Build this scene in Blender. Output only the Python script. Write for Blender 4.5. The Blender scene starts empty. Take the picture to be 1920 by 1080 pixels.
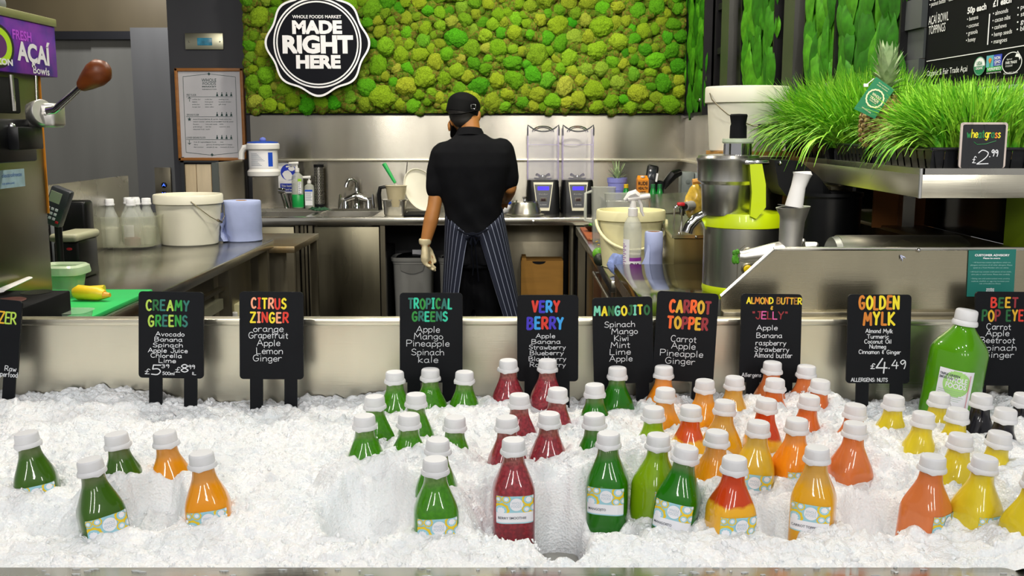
import bpy, bmesh, math, random
import numpy as np
from mathutils import Vector, Matrix
R = math.radians
random.seed(7)
rng = np.random.default_rng(7)
SC = bpy.context.scene
COL = SC.collection

# ------------------------------------------------------------------ camera
F, PITCH, CH = 1930.0, R(8.8), 1.45          # focal length in pixels of the 1920 wide frame, tilt down, height
cd = bpy.data.cameras.new('camera'); cam = bpy.data.objects.new('camera', cd); COL.objects.link(cam)
cd.sensor_width = 36; cd.lens = 36 * F / 1920; cd.clip_start = 0.05; cd.clip_end = 60
cam.location = (0, 0, CH); cam.rotation_euler = (R(90) - PITCH, 0, 0)
SC.camera = cam

# ------------------------------------------------------------------ world, lights, exposure
w = bpy.data.worlds.new('world'); SC.world = w; w.use_nodes = True
w.node_tree.nodes['Background'].inputs[0].default_value = (0.98, 0.97, 0.97, 1)
w.node_tree.nodes['Background'].inputs[1].default_value = 0.40
SC.view_settings.view_transform = 'Standard'
SC.view_settings.look = 'None'
SC.view_settings.gamma = 1
SC.view_settings.use_curve_mapping = False
SC.view_settings.exposure = 0.0
SC.cycles.max_bounces = 8
SC.cycles.diffuse_bounces = 3
SC.cycles.glossy_bounces = 3
SC.cycles.transmission_bounces = 6
SC.cycles.transparent_max_bounces = 12
SC.cycles.caustics_reflective = False
SC.cycles.caustics_refractive = False
SC.cycles.sample_clamp_indirect = 4

def lamp(name, loc, to, power, size, color=(1, 1, 1), size_y=None, spot=None):
    if spot:
        l = bpy.data.lights.new(name, 'SPOT'); l.spot_size = R(spot); l.spot_blend = 0.6; l.shadow_soft_size = size
    else:
        l = bpy.data.lights.new(name, 'AREA'); l.size = size
        if size_y: l.shape = 'RECTANGLE'; l.size_y = size_y
    l.energy = power; l.color = color
    o = bpy.data.objects.new(name, l); COL.objects.link(o); o.location = loc
    o.rotation_euler = (Vector(to) - Vector(loc)).to_track_quat('-Z', 'Y').to_euler()
    return o
# the ceiling lamps over the ice display
for i, x in enumerate((-1.3, -0.45, 0.45, 1.3)):
    lamp('display_lamp', (x, 0.9 + 0.1 * (i % 2), 3.1), (x * 0.8, 1.85, 0.85), 5.2, 0.16, (0.97, 0.98, 1.0))
for i in range(3): lamp('bottle_highlight_fill', (-1.8 + 1.9 * i, -2.6, 3.05), (-1.2 + 1.2 * i, 2.4, 0.95), 34, 0.26, (1.0, 0.97, 0.93), size_y=1.1)  # added unseen lights behind the camera that put highlights on the bottle shoulders
# ceiling lamps over the work area
for x, y, p in ((-1.1, 3.3, 30), (-1.75, 3.5, 16), (-0.1, 3.4, 10), (0.88, 3.3, 30), (-0.7, 5.3, 22), (0.3, 5.2, 22)):
    lamp('ceiling_lamp', (x, y, 3.12), (x, y + 0.1, 0), p, 0.16, (1.0, 0.93, 0.80))
# downlights grazing the moss wall
for x in (-1.0, -0.25, 0.35, 0.95):
    lamp('moss_spotlight', (x, 5.3, 3.1), (x + 0.02, 6.45, 1.60), 46 if x > -0.5 else 17, 0.05, (1.0, 0.95, 0.82), spot=50)
for x in (-0.9, 0.7): lamp('front_fill_spot', (x, -0.3, 3.15), (x * .8, 4.3, 1.15), 120, 0.05, (1.0, 0.96, 0.90), spot=44)  # added fill spots out of view, brightening the work area from the front
lamp('grass_spotlight', (0.8, 1.7, 3.0), (1.1, 2.6, 1.45), 120, 0.05, (1.0, 0.95, 0.86), spot=34)
lamp('elevator_lamp', (-3.4, 8.2, 3.1), (-3.5, 9.4, 0.8), 34, 0.3, (0.95, 0.95, 1.0))

# ------------------------------------------------------------------ pixel helpers (they only locate real positions)
def ray(px, py):
    cx, cy = (px - 960) / F, (540 - py) / F
    c, s = math.cos(PITCH), math.sin(PITCH)
    return Vector((cx, c + cy * s, -s + cy * c))
def PY(px, py, y): d = ray(px, py); return Vector((0, 0, CH)) + d * (y / d.y)
def PX(px, py, x): d = ray(px, py); return Vector((0, 0, CH)) + d * (x / d.x)
def PZ(px, py, z): d = ray(px, py); return Vector((0, 0, CH)) + d * ((z - CH) / d.z)
def proj(p):
    c, s = math.cos(PITCH), math.sin(PITCH)
    dz = p[2] - CH; zc = p[1] * c - dz * s; up = p[1] * s + dz * c
    return 960 + F * p[0] / zc, 540 - F * up / zc

# ------------------------------------------------------------------ materials
def lin(h):
    if not isinstance(h, str): return tuple(h) + (1,)
    v = [int(h[i:i + 2], 16) / 255 for i in (0, 2, 4)]
    return tuple((c / 12.92 if c <= 0.04045 else ((c + 0.055) / 1.055) ** 2.4) for c in v) + (1,)
MATS = {}
def node(nt, t, **kw):
    n = nt.nodes.new(t)
    for k, v in kw.items(): setattr(n, k, v)
    return n
def mat(name, col='808080', rough=0.5, metal=0.0, var=0.06, vscale=8.0, stretch=None, bump=0.0, bscale=60.0,
        bstretch=None, coat=0.0, alpha=1.0, sss=0.0, emit=0.0, aniso=0.0, arot=0.0, rvar=0.0, trans=0.0, ior=None, col2=None, spec=None, ssc=0.01):
    if name in MATS: return MATS[name]
    m = bpy.data.materials.new(name); m.use_nodes = True; nt = m.node_tree
    b = nt.nodes['Principled BSDF']
    tc = node(nt, 'ShaderNodeTexCoord'); mp = node(nt, 'ShaderNodeMapping')
    nt.links.new(tc.outputs['Object'], mp.inputs[0])
    if stretch: mp.inputs['Scale'].default_value = stretch
    nz = node(nt, 'ShaderNodeTexNoise'); nz.inputs['Scale'].default_value = vscale; nz.inputs['Detail'].default_value = 4
    nt.links.new(mp.outputs[0], nz.inputs[0])
    rp = node(nt, 'ShaderNodeValToRGB'); c = lin(col)
    if col2 is None:
        a = tuple(max(0, x * (1 - var)) for x in c[:3]) + (1,); z = tuple(min(1, x * (1 + var)) for x in c[:3]) + (1,)
    else: a, z = c, lin(col2)
    rp.color_ramp.elements[0].position = 0.32; rp.color_ramp.elements[1].position = 0.68
    rp.color_ramp.elements[0].color = a; rp.color_ramp.elements[1].color = z
    nt.links.new(nz.outputs[0], rp.inputs[0]); nt.links.new(rp.outputs[0], b.inputs['Base Color'])
    b.inputs['Roughness'].default_value = rough; b.inputs['Metallic'].default_value = metal
    b.inputs['Alpha'].default_value = alpha
    if coat: b.inputs['Coat Weight'].default_value = coat; b.inputs['Coat Roughness'].default_value = 0.05
    if sss: b.inputs['Subsurface Weight'].default_value = sss; b.inputs['Subsurface Scale'].default_value = ssc; b.inputs['Subsurface Radius'].default_value = (1, 1, 1)
    if emit:
        b.inputs['Emission Strength'].default_value = emit; nt.links.new(rp.outputs[0], b.inputs['Emission Color'])
    if aniso: b.inputs['Anisotropic'].default_value = aniso; b.inputs['Anisotropic Rotation'].default_value = arot
    if trans: b.inputs['Transmission Weight'].default_value = trans
    if ior: b.inputs['IOR'].default_value = ior
    if spec is not None: b.inputs['Specular IOR Level'].default_value = spec
    if rvar:
        mr = node(nt, 'ShaderNodeMapRange'); mr.inputs[3].default_value = rough - rvar; mr.inputs[4].default_value = rough + rvar
        mr.inputs[1].default_value = 0.3; mr.inputs[2].default_value = 0.7
        nt.links.new(nz.outputs[0], mr.inputs[0]); nt.links.new(mr.outputs[0], b.inputs['Roughness'])
    if bump:
        mp2 = node(nt, 'ShaderNodeMapping'); nt.links.new(tc.outputs['Object'], mp2.inputs[0])
        if bstretch: mp2.inputs['Scale'].default_value = bstretch
        n2 = node(nt, 'ShaderNodeTexNoise'); n2.inputs['Scale'].default_value = bscale; n2.inputs['Detail'].default_value = 3
        nt.links.new(mp2.outputs[0], n2.inputs[0])
        bp = node(nt, 'ShaderNodeBump'); bp.inputs['Strength'].default_value = bump; bp.inputs['Distance'].default_value = 0.002
        nt.links.new(n2.outputs[0], bp.inputs['Height']); nt.links.new(bp.outputs[0], b.inputs['Normal'])
    MATS[name] = m
    return m
# brushed steel: grain along x (walls) spreads highlights vertically
STEEL_W = mat('steel_wall', 'b2ada0', 0.20, 1, 0.16, 1.6, (1.6, 1, 0.25), bump=0.02, bscale=14, bstretch=(1, 1, 40), rvar=0.05, aniso=0.92, arot=0.25)
STEEL_V = mat('steel_display', 'e8e2cd', 0.32, 1, 0.08, 2.2, (2.2, 1, 0.3), bump=0.10, bscale=12, bstretch=(1, 1, 45), rvar=0.06)
STEEL_T = mat('steel_top', 'cfccc0', 0.22, 1, 0.08, 3, (1, 1, 1), bump=0.05, bscale=8, bstretch=(4, 20, 4), rvar=0.06)
STEEL = mat('steel', 'c2bfb6', 0.28, 1, 0.08, 4, bump=0.04, bscale=50, rvar=0.05)
STEEL_D = mat('steel_worn', '8a8370', 0.38, 1, 0.25, 2.0, (3, 3, 0.6), bump=0.06, bscale=30, rvar=0.1)
CHROME = mat('chrome', 'cfcfd0', 0.10, 1, 0.03)
ALU = mat('cast_metal', 'd8d6d0', 0.42, 1, 0.05, 20, bump=0.05)
BLACK = mat('black_plastic', '0a0b0d', 0.35, 0, 0.2, 12, bump=0.03, spec=0.3)
BLACKM = mat('black_matte', '0c0d10', 0.7, 0, 0.2, 12, spec=0.15)
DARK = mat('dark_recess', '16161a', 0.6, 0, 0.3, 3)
WHITE = mat('white_plastic', 'e6e4e0', 0.38, 0, 0.02, 6, sss=0.05)
PRINTW = mat('print_white', 'e9e8ea', 0.6, 0, 0.02)
CREAM = mat('cream_plastic', 'eae6d2', 0.42, 0, 0.04, 5, sss=0.05)
CREAMY = mat('yellow_cream_plastic', 'ece5b4', 0.42, 0, 0.04, 5, sss=0.05)
CLEAR = mat('clear_plastic', 'e6e9e4', 0.12, 0, 0.03, alpha=0.28)
FROST = mat('frosted_plastic', 'd9dccf', 0.35, 0, 0.06, alpha=0.5)
CARD = mat('cardboard', 'b58338', 0.8, 0, 0.1, 5, (1, 1, 6))
LIME = mat('lime_paint', 'cfe60a', 0.35, 0, 0.03, coat=0.3)
GREENP = mat('green_plastic', '16a04a', 0.35, 0, 0.05)
BLUEP = mat('blue_plastic', '1f4fc0', 0.4, 0, 0.05)
PAPERB = mat('blue_paper', 'a9b4dc', 0.85, 0, 0.04, 20, bump=0.15, bscale=80)

# ------------------------------------------------------------------ mesh builder
class MB:
    def __init__(s): s.v = []; s.f = []; s.m = []; s.uv = None
    def add(s, vs, fs, m=0, M=None):
        o = len(s.v)
        s.v += [tuple(M @ Vector(p)) if M is not None else tuple(p) for p in vs]
        s.f += [tuple(i + o for i in f) for f in fs]; s.m += [m] * len(fs) if isinstance(m, int) else list(m)
        return s
    def box(s, a, b, m=0, M=None):
        (x0, y0, z0), (x1, y1, z1) = a, b
        v = [(x, y, z) for x in (x0, x1) for y in (y0, y1) for z in (z0, z1)]
        return s.add(v, [(0, 1, 3, 2), (4, 6, 7, 5), (0, 4, 5, 1), (2, 3, 7, 6), (0, 2, 6, 4), (1, 5, 7, 3)], m, M)
    def rbox(s, a, b, r=0.004, m=0, M=None, seg=2):
        bm = bmesh.new(); bmesh.ops.create_cube(bm, size=1)
        for v in bm.verts: v.co = Vector([(a[i] + b[i]) / 2 + v.co[i] * (b[i] - a[i]) for i in range(3)])
        r = min(r, 0.49 * min(abs(b[i] - a[i]) for i in range(3)))
        bmesh.ops.bevel(bm, geom=bm.edges[:], offset=r, segments=seg, affect='EDGES', profile=0.5)
        bm.verts.index_update()
        s.add([v.co[:] for v in bm.verts], [[v.index for v in f.verts] for f in bm.faces], m, M); bm.free(); return s
    def loft(s, rings, m=0, cap=True, closed=True, M=None):
        n = len(rings[0]); vs = [p for r in rings for p in r]; fs = []
        for i in range(len(rings) - 1):
            for j in range(n if closed else n - 1):
                k = (j + 1) % n; fs.append((i * n + j, i * n + k, (i + 1) * n + k, (i + 1) * n + j))
        if cap and closed: fs.append(tuple(range(n - 1, -1, -1))); fs.append(tuple((len(rings) - 1) * n + j for j in range(n)))
        return s.add(vs, fs, m, M)
    def lathe(s, prof, c=(0, 0, 0), n=28, m=0, M=None, cap=True, sx=1, sy=1):
        rings = [[(c[0] + sx * r * math.cos(2 * math.pi * j / n), c[1] + sy * r * math.sin(2 * math.pi * j / n), c[2] + z) for j in range(n)] for r, z in prof]
        return s.loft(rings, m, cap, True, M)
    def cyl(s, p0, p1, r0, r1=None, n=14, m=0):
        return s.tube([p0, p1], [r0, r0 if r1 is None else r1], n, m)
    def tube(s, pts, r, n=10, m=0, cap=True, flat=1.0):
        pts = [Vector(p) for p in pts]; rr = r if isinstance(r, (list, tuple)) else [r] * len(pts)
        rings = []; up = None
        for i, p in enumerate(pts):
            d = (pts[min(i + 1, len(pts) - 1)] - pts[max(i - 1, 0)]).normalized()
            if up is None: up = Vector((0, 0, 1)) if abs(d.z) < 0.9 else Vector((1, 0, 0))
            a = d.cross(up).normalized(); b = a.cross(d).normalized(); up = b
            rings.append([tuple(p + (a * math.cos(2 * math.pi * j / n) + b * flat * math.sin(2 * math.pi * j / n)) * rr[i]) for j in range(n)])
        return s.loft(rings, m, cap)
    def prism(s, poly, y0, y1, m=0, M=None):          # outline in x,z extruded along y
        n = len(poly)
        vs = [(x, y0, z) for x, z in poly] + [(x, y1, z) for x, z in poly]
        fs = [tuple(range(n)), tuple(range(2 * n - 1, n - 1, -1))] + [(i, (i + 1) % n, n + (i + 1) % n, n + i) for i in range(n)]
        return s.add(vs, fs, m, M)
    def sphere(s, c, r, m=0, sub=2, sc=(1, 1, 1), M=None):
        bm = bmesh.new(); bmesh.ops.create_icosphere(bm, subdivisions=sub, radius=1); bm.verts.index_update()
        rr = r if isinstance(r, (tuple, list)) else (r * sc[0], r * sc[1], r * sc[2])
        s.add([(c[0] + v.co.x * rr[0], c[1] + v.co.y * rr[1], c[2] + v.co.z * rr[2]) for v in bm.verts],
              [[v.index for v in f.verts] for f in bm.faces], m, M); bm.free(); return s
    def mesh(s, name, mats, off=None, smooth=35):
        me = bpy.data.meshes.new(name)
        v = s.v if off is None else [(p[0] - off[0], p[1] - off[1], p[2] - off[2]) for p in s.v]
        me.from_pydata(v, [], s.f)
        for q in (mats if isinstance(mats, (list, tuple)) else [mats]): me.materials.append(q)
        if any(s.m): me.polygons.foreach_set('material_index', s.m)
        bm = bmesh.new(); bm.from_mesh(me); bmesh.ops.recalc_face_normals(bm, faces=bm.faces[:]); bm.to_mesh(me); bm.free()
        if smooth:
            me.polygons.foreach_set('use_smooth', [True] * len(me.polygons)); me.set_sharp_from_angle(angle=R(smooth))
        me.update(); return me
ORG = {}
def put(name, me, parent=None):
    o = bpy.data.objects.new(name, me); COL.objects.link(o)
    if parent is not None: o.parent = parent
    return o
def part(name, mb, mats, parent, smooth=35, local=False, label=None):
    """a part whose shape is given in world coordinates (or local ones)"""
    off = None if local or parent is None else ORG.get(parent.name, Vector())
    o = put(name, mb.mesh(name, mats, off, smooth), parent)
    if parent is not None: ORG[o.name] = ORG.get(parent.name, Vector())
    if label: o['label'] = label
    return o
def tag(o, label, cat, group=None):
    o['label'] = label; o['category'] = cat
    if group: o['group'] = group
    return o
def thing(name, label, cat, loc=(0, 0, 0), group=None):
    o = bpy.data.objects.new(name, None); COL.objects.link(o); o.location = loc; o.empty_display_size = 0.05
    ORG[o.name] = Vector(loc); return tag(o, label, cat, group)
def single(name, label, cat, mb, mats, smooth=35, group=None, off=None):
    """a thing that is one mesh; its origin goes to the base of its shape"""
    a = np.array(mb.v); c = Vector(((a[:, 0].min() + a[:, 0].max()) / 2, (a[:, 1].min() + a[:, 1].max()) / 2, a[:, 2].min()))
    o = put(name, mb.mesh(name, mats, c, smooth)); o.location = c; ORG[o.name] = c
    return tag(o, label, cat, group)
def struct(name, mb, mats, parent=None, smooth=35, kind=True):
    o = put(name, mb.mesh(name, mats, None, smooth), parent)
    if parent is None and kind: o['kind'] = 'structure'
    return o
def rrect(x0, z0, x1, z1, r, n=5):
    out = []
    for cx, cz, a0 in ((x1 - r, z1 - r, 0), (x0 + r, z1 - r, 90), (x0 + r, z0 + r, 180), (x1 - r, z0 + r, 270)):
        for k in range(n + 1):
            a = R(a0 + 90 * k / n); out.append((cx + r * math.cos(a), cz + r * math.sin(a)))
    return out

# ------------------------------------------------------------------ lettering: printed (built-in font) and hand-drawn strokes
_tc = {}
def text_mesh(txt, bold=0.0):
    k = (txt, bold)
    if k not in _tc:
        cu = bpy.data.curves.new('t', 'FONT'); cu.body = txt; cu.size = 1; cu.resolution_u = 3; cu.offset = bold
        ob = bpy.data.objects.new('t', cu); COL.objects.link(ob)
        bpy.context.view_layer.update()
        me = bpy.data.meshes.new_from_object(ob.evaluated_get(bpy.context.evaluated_depsgraph_get()))
        vs = [tuple(v.co) for v in me.vertices]; fs = [tuple(p.vertices) for p in me.polygons]
        bpy.data.objects.remove(ob); bpy.data.curves.remove(cu); bpy.data.meshes.remove(me)
        _tc[k] = (vs, fs)
    return _tc[k]
CAPH = None
def fit_text(mb, txt, bl, uw, vh, m=0, bold=0.0, shear=0.0):
    """text from baseline-left point bl; uw = full width vector, vh = capital height vector"""
    global CAPH
    if CAPH is None: CAPH = max(v[1] for v in text_mesh('H')[0])
    vs, fs = text_mesh(txt, bold)
    if not vs: return
    x0 = min(v[0] for v in vs); x1 = max(v[0] for v in vs)
    bl, uw, vh = Vector(bl), Vector(uw), Vector(vh)
    mb.add([bl + uw * ((v[0] - x0) / (x1 - x0)) + (vh + uw.normalized() * shear * vh.length) * (v[1] / CAPH) for v in vs], fs, m)
def bowl(x0, w=4.8): return f"~{x0},4.5 {x0+.52*w},6 {x0+w},4.5 {x0+.96*w},1.4 {x0+.5*w},0 {x0},1.2"
GL = {
'A': (8, "0,0 4,10 8,0;1.5,3.5 6.5,3.5"), 'B': (7, "0,0 0,10;~0,10 5,9.5 5.5,7.5 3,5.3 0,5.2;~0,5.2 5,5 7,2.6 4.5,.2 0,0"),
'C': (6.8, "~6.5,8.5 4.5,10 1.5,8.8 .2,5 1.5,1.2 4,0 6.5,1.2"), 'D': (7.3, "0,0 0,10;~0,10 4.5,9.5 7.2,6 6,1.8 0,0"),
'E': (6, "6,10 .3,10 0,0 6.2,0;0,5.2 5,5.2"), 'F': (5.5, "6,10 0,10 0,0;0,5.2 4.8,5.2"),
'G': (7.4, "~6.6,8.6 4.5,10 1.5,8.8 .2,5 1.5,1.2 4,0 6.8,1.5 7,4.5;7.2,4.5 4,4.5"), 'H': (7, "0,0 0,10;7,0 7,10;0,5 7,5"),
'I': (3.6, "1.8,0 1.8,10;0,10 3.6,10;0,0 3.6,0"), 'J': (5.5, "~5,10 5,3 4,.5 2,0 0,2;2.5,10 6.5,10"),
'K': (6.8, "0,0 0,10;6.5,10 .2,4.6 7,0"), 'L': (5.3, "0,10 0,0 5.5,0"), 'M': (9, "0,0 1,10 4.5,3.5 8,10 9,0"),
'N': (7, "0,0 0,10 7,0 7,10"), 'O': (7.6, "~4,10 .8,8 .2,4.5 2,.8 5,0 7.6,3 7.4,7.2 4,10"),
'P': (6.3, "0,0 0,10;~0,10 5,9.8 6.5,7.5 4.5,4.9 0,4.6"), 'R': (6.8, "0,0 0,10;~0,10 5,9.8 6.3,7.5 4.5,5 0,4.7;2.5,4.8 7,0"),
'S': (6.3, "~6,8.6 3.5,10 .8,8.4 1.2,6 5,4.4 6.2,2.2 3.5,0 0,1.2"), 'T': (7, "3.5,0 3.5,10;0,10 7,10"),
'U': (7, "~0,10 .2,3 2,.2 5,.2 6.8,3 7,10"), 'V': (7, "0,10 3.5,0 7,10"), 'Y': (6.8, "0,10 3.5,5;7,10 3.5,5 3,0"), 'W': (10, "0,10 2.5,0 5,7 7.5,0 10,10"),
'Z': (7, "0,10 7,10 0,0 7,0"),
'a': (5.6, "~5,5 3,6 .6,4.6 .3,1.8 2,0 4.4,1.2 5,5;~5,6 5,2 5.8,0"), 'b': (4.8, "0,10 0,0;" + bowl(0)),
'c': (4.6, "~4.6,5 2.6,6 .4,4.2 .6,1.2 2.6,0 4.8,1"), 'd': (5, "5,10 5,0;~5,4.6 2.6,6 .4,4.4 .4,1.6 2.4,0 5,1.4"),
'e': (4.8, "~.4,3.2 4.8,3.2 4.2,5.4 2.4,6 .4,4.2 .6,1.2 2.8,0 5,1"), 'f': (3.6, "~4,9.5 2.6,10 1.6,8.5 1.5,0;0,6 3.6,6"),
'g': (5, "~5,5 3,6 .5,4.5 .5,1.8 2.4,.2 5,2;~5,6 5,-1.5 3.5,-3 .8,-2.4"), 'h': (4.8, "0,10 0,0;~0,4 2.5,6 4.6,4.8 4.8,0"),
'i': (1.4, ".7,6 .7,0;.7,8.2 .7,8.8"), 'k': (4.7, "0,10 0,0;4.2,6 .2,2.6 4.8,0"), 'l': (1.4, ".7,10 .7,0"),
'm': (7.8, "0,6 0,0;~0,4.2 1.8,6 3.6,5 3.8,0;~3.8,4.2 5.6,6 7.6,5 7.8,0"), 'n': (4.8, "0,6 0,0;~0,4 2.5,6 4.6,4.8 4.8,0"),
'o': (4.8, "~2.5,6 .4,4.4 .4,1.6 2.5,0 4.7,1.6 4.7,4.4 2.5,6"), 'p': (4.8, "0,6 0,-3;" + bowl(0)),
'r': (3.8, "0,6 0,0;~0,3.8 1.8,5.8 4,5.6"), 's': (4, "~4,5.2 2.2,6 .5,4.8 2.2,3.1 4,1.6 2,0 0,.7"),
't': (3.6, "1.8,8.5 1.8,.5 3.6,0;0,6 3.8,6"), 'u': (4.8, "~0,6 .2,1.6 2,0 4.4,1.4;4.8,6 4.8,0"), 'v': (4.6, "0,6 2.3,0 4.6,6"),
'w': (7, "0,6 1.8,0 3.5,4.6 5.2,0 7,6"), 'y': (4.8, "0,6 2.4,.5;4.8,6 1,-3"), 'z': (4.5, "0,6 4.5,6 0,0 4.5,0"),
'0': (6, "~3,10 .3,7.5 .3,2.5 3,0 5.7,2.5 5.7,7.5 3,10"), '1': (1.5, ".8,10 .8,0"), '2': (6, "~.4,8 2.5,10 5.6,8.2 4.5,4.5 0,0;0,0 6.2,.3"),
'3': (5.5, "~.3,9 3,10 5,8 3.6,5.6 2,5.4;~2,5.4 5,4.8 5.4,2 2.6,0 0,1"), '4': (6.5, "3.6,10 0,3.6 6.6,3.6;5,7.5 4.6,0"),
'5': (6, "5.8,10 1,10 .6,5.8;~.6,5.8 4,6.2 5.8,3.6 4,.4 0,.6"), '8': (6, "~3,5.2 .6,7.6 3,10 5.4,7.8 3,5.2 .2,2.4 3,0 5.8,2.4 3,5.2"),
'9': (5.5, "~5.2,8.6 2.8,10 .4,7.6 2.4,5.2 5.2,8 5,3 4,0"), '.': (1.4, ".4,0 1,.5"), ':': (1.4, ".7,1 .7,1.6;.7,5 .7,5.6"),
'&': (4.5, "~4.5,8 2,8.6 1,6.8 3,5.6;~3,5.6 .4,4 1.2,1.6 4.4,2;2.5,10 2.5,0"), '"': (3, ".5,10 .8,8;2.3,10 2.6,8"), "'": (1.5, ".5,10 .8,8"),
'£': (5, "~5,8 3.4,9.6 2,7.6 2,3 0,.4;0,.4 4.6,.4;0,5 3.6,5"), ' ': (4, "")}
def _smooth(p):
    if len(p) < 3: return p
    out = []
    for i in range(len(p) - 1):
        a = p[max(i - 1, 0)]; b = p[i]; c = p[i + 1]; d = p[min(i + 2, len(p) - 1)]
        for t in (0, .25, .5, .75):
            out.append(tuple(0.5 * (2 * b[k] + (c[k] - a[k]) * t + (2 * a[k] - 5 * b[k] + 4 * c[k] - d[k]) * t * t + (3 * b[k] - a[k] - 3 * c[k] + d[k]) * t ** 3) for k in (0, 1)))
    out.append(p[-1]); return out
def strokes(mb, txt, x0, x1, zb, zt, y, sw, ms=0, slope=0.0, jit=0.25, seed=1, gap=1.9):
    """hand lettering on the plane y: from x0 to x1, baseline zb, capital top zt, stroke width sw; ms = material index or one per letter"""
    rd = random.Random(seed); W = sum(GL[c][0] + gap for c in txt) - gap
    kx = (x1 - x0) / W; kz = (zt - zb) / 10; cur = 0; li = 0; eps = 0
    for c in txt:
        wd, st = GL[c]; dz = rd.uniform(-1, 1) * jit; sh = rd.uniform(-.3, .6) * jit * 0.25; mi = ms if isinstance(ms, int) else ms[li % len(ms)]
        if c != ' ': li += 1
        for s in st.split(';'):
            if not s: continue
            sm = s[0] == '~'; pts = [tuple(float(q) for q in a.split(',')) for a in s.lstrip('~').split()]
            if sm: pts = _smooth(pts)
            P = [(x0 + (cur + px_ + sh * pz_) * kx, zb + (pz_ + dz) * kz + slope * (cur + px_) * kx) for px_, pz_ in pts]
            for i in range(len(P) - 1):
                ax, az = P[i]; bx, bz = P[i + 1]; L = math.hypot(bx - ax, bz - az)
                if L < 1e-7: continue
                ux, uz = (bx - ax) / L * sw / 2, (bz - az) / L * sw / 2; eps = (eps + 1) % 9; yy = y - eps * 6e-6
                q = [(ax - ux * .8, yy, az - uz * .8), (ax - uz - ux * .3, yy, az + ux - uz * .3), (bx - uz + ux * .3, yy, bz + ux + uz * .3), (bx + ux * .8, yy, bz + uz * .8), (bx + uz + ux * .3, yy, bz - ux + uz * .3), (ax + uz - ux * .3, yy, az - ux - uz * .3)]
                mb.add(q, [(0, 1, 2, 3, 4, 5)], mi)
        cur += wd + gap
# ================================================================== THE SETTING
TILE = mat('floor_tile', '38332c', 0.35, 0, 0.2, 3)
struct('floor', MB().box((-7, -3, -0.05), (4, 10, 0)), TILE)
struct('ceiling', MB().box((-7, -0.5, 3.3), (4, 10, 3.4)), mat('ceiling_paint', '8f8a80', 0.8, 0, 0.1))
WALLG = mat('wall_grey_paint', '34353b', 0.6, 0, 0.08, 3)
struct('wall_back', MB().box((-1.64, 6.52, 0), (1.5, 6.62, 3.3)), WALLG)
struct('wall_pillar', MB().box((-2.20, 6.75, 0), (-1.64, 6.85, 3.3)), WALLG)
HEADM = mat('header_metal', '5c5138', 0.45, 0.3, 0.12, 2, (1, 1, .4))
struct('wall_left', MB().box((-7, 9.6, 0), (-2.0, 9.7, 3.3)).box((-7, 9.45, 2.30), (-3.06, 9.6, 3.3)), HEADM)
DOORM = mat('lift_door_steel', '7b7a72', 0.40, 0.3, 0.10, 1.5, (2, 1, .3), rvar=0.05)
d1 = bpy.data.objects.new('door_1', None); COL.objects.link(d1); d1['kind'] = 'structure'
for a, b, yy in ((PY(40, 300, 9.5).x, PY(181, 300, 9.5).x, 9.56), (PY(181, 300, 9.5).x, PY(263, 300, 9.5).x, 9.53)):
    struct('door_panel', MB().box((a, yy, 0), (b, yy + .03, 2.28)), DOORM, d1)
struct('jamb', MB().box((PY(263, 300, 9.5).x, 9.42, 0), (-3.06, 9.6, 2.34)), mat('lift_jamb_steel', '6e6e6c', 0.42, 0.45, 0.10, 1.5, (2, 1, .3)), d1)
struct('lintel', MB().box((-7, 9.43, 2.24), (PY(263, 300, 9.5).x, 9.6, 2.31)), mat('lintel_dark', '1d1d20', 0.5, 0.5), d1)
# lift call panel
cp = thing('call_panel', 'flat metal lift call panel with two blue lit arrows on the door jamb', 'panel', PY(307, 372, 9.41))
a, b = PY(293, 372, 9.41), PY(320, 314, 9.41)
part('face_plate', MB().rbox((a.x, 9.395, a.z), (b.x, 9.42, b.z), .004), STEEL_D, cp)
BLUEL = mat('blue_light', '3a62ff', 0.5, 0, 0.02, emit=2.2)
for py, s in ((347, 1), (363, -1)):
    c = PY(307, py, 9.38); k = 9.4 / F
    part('button', MB().lathe([(5.2 * k, 0), (5.2 * k, .01), (4.6 * k, .012)], n=18, M=Matrix.Translation((c.x, 9.396, c.z)) @ Matrix.Rotation(R(90), 4, 'X')), BLACK, cp)
    part('arrow', MB().prism([(c.x - 3.2 * k, c.z - s * 2.6 * k), (c.x, c.z + s * 3 * k), (c.x + 3.2 * k, c.z - s * 2.6 * k), (c.x, c.z - s * .6 * k)], 9.378, 9.382), BLUEL, cp)
# steel plate with a small screen on the pillar
ds = thing('lift_display', 'brushed steel plate with a small blue screen on the dark pillar', 'display', PY(383, 93, 6.74))
a, b = PY(348, 93, 6.74), PY(418, 62, 6.74)
part('face_plate', MB().rbox((a.x, 6.735, a.z), (b.x, 6.75, b.z), .003), mat('plate_steel', 'b4b29a', .35, 1, .05), ds)
a, b = PY(370, 85, 6.73), PY(397, 71, 6.73)
part('screen', MB().rbox((a.x, 6.728, a.z), (b.x, 6.737, b.z), .002), mat('blue_screen', '2f6f86', .25, 0, .3, 30, emit=.35), ds)
part('screw', MB().sphere(PY(354, 78, 6.732), .005).sphere(PY(412, 78, 6.732), .005), STEEL, ds)
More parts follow.
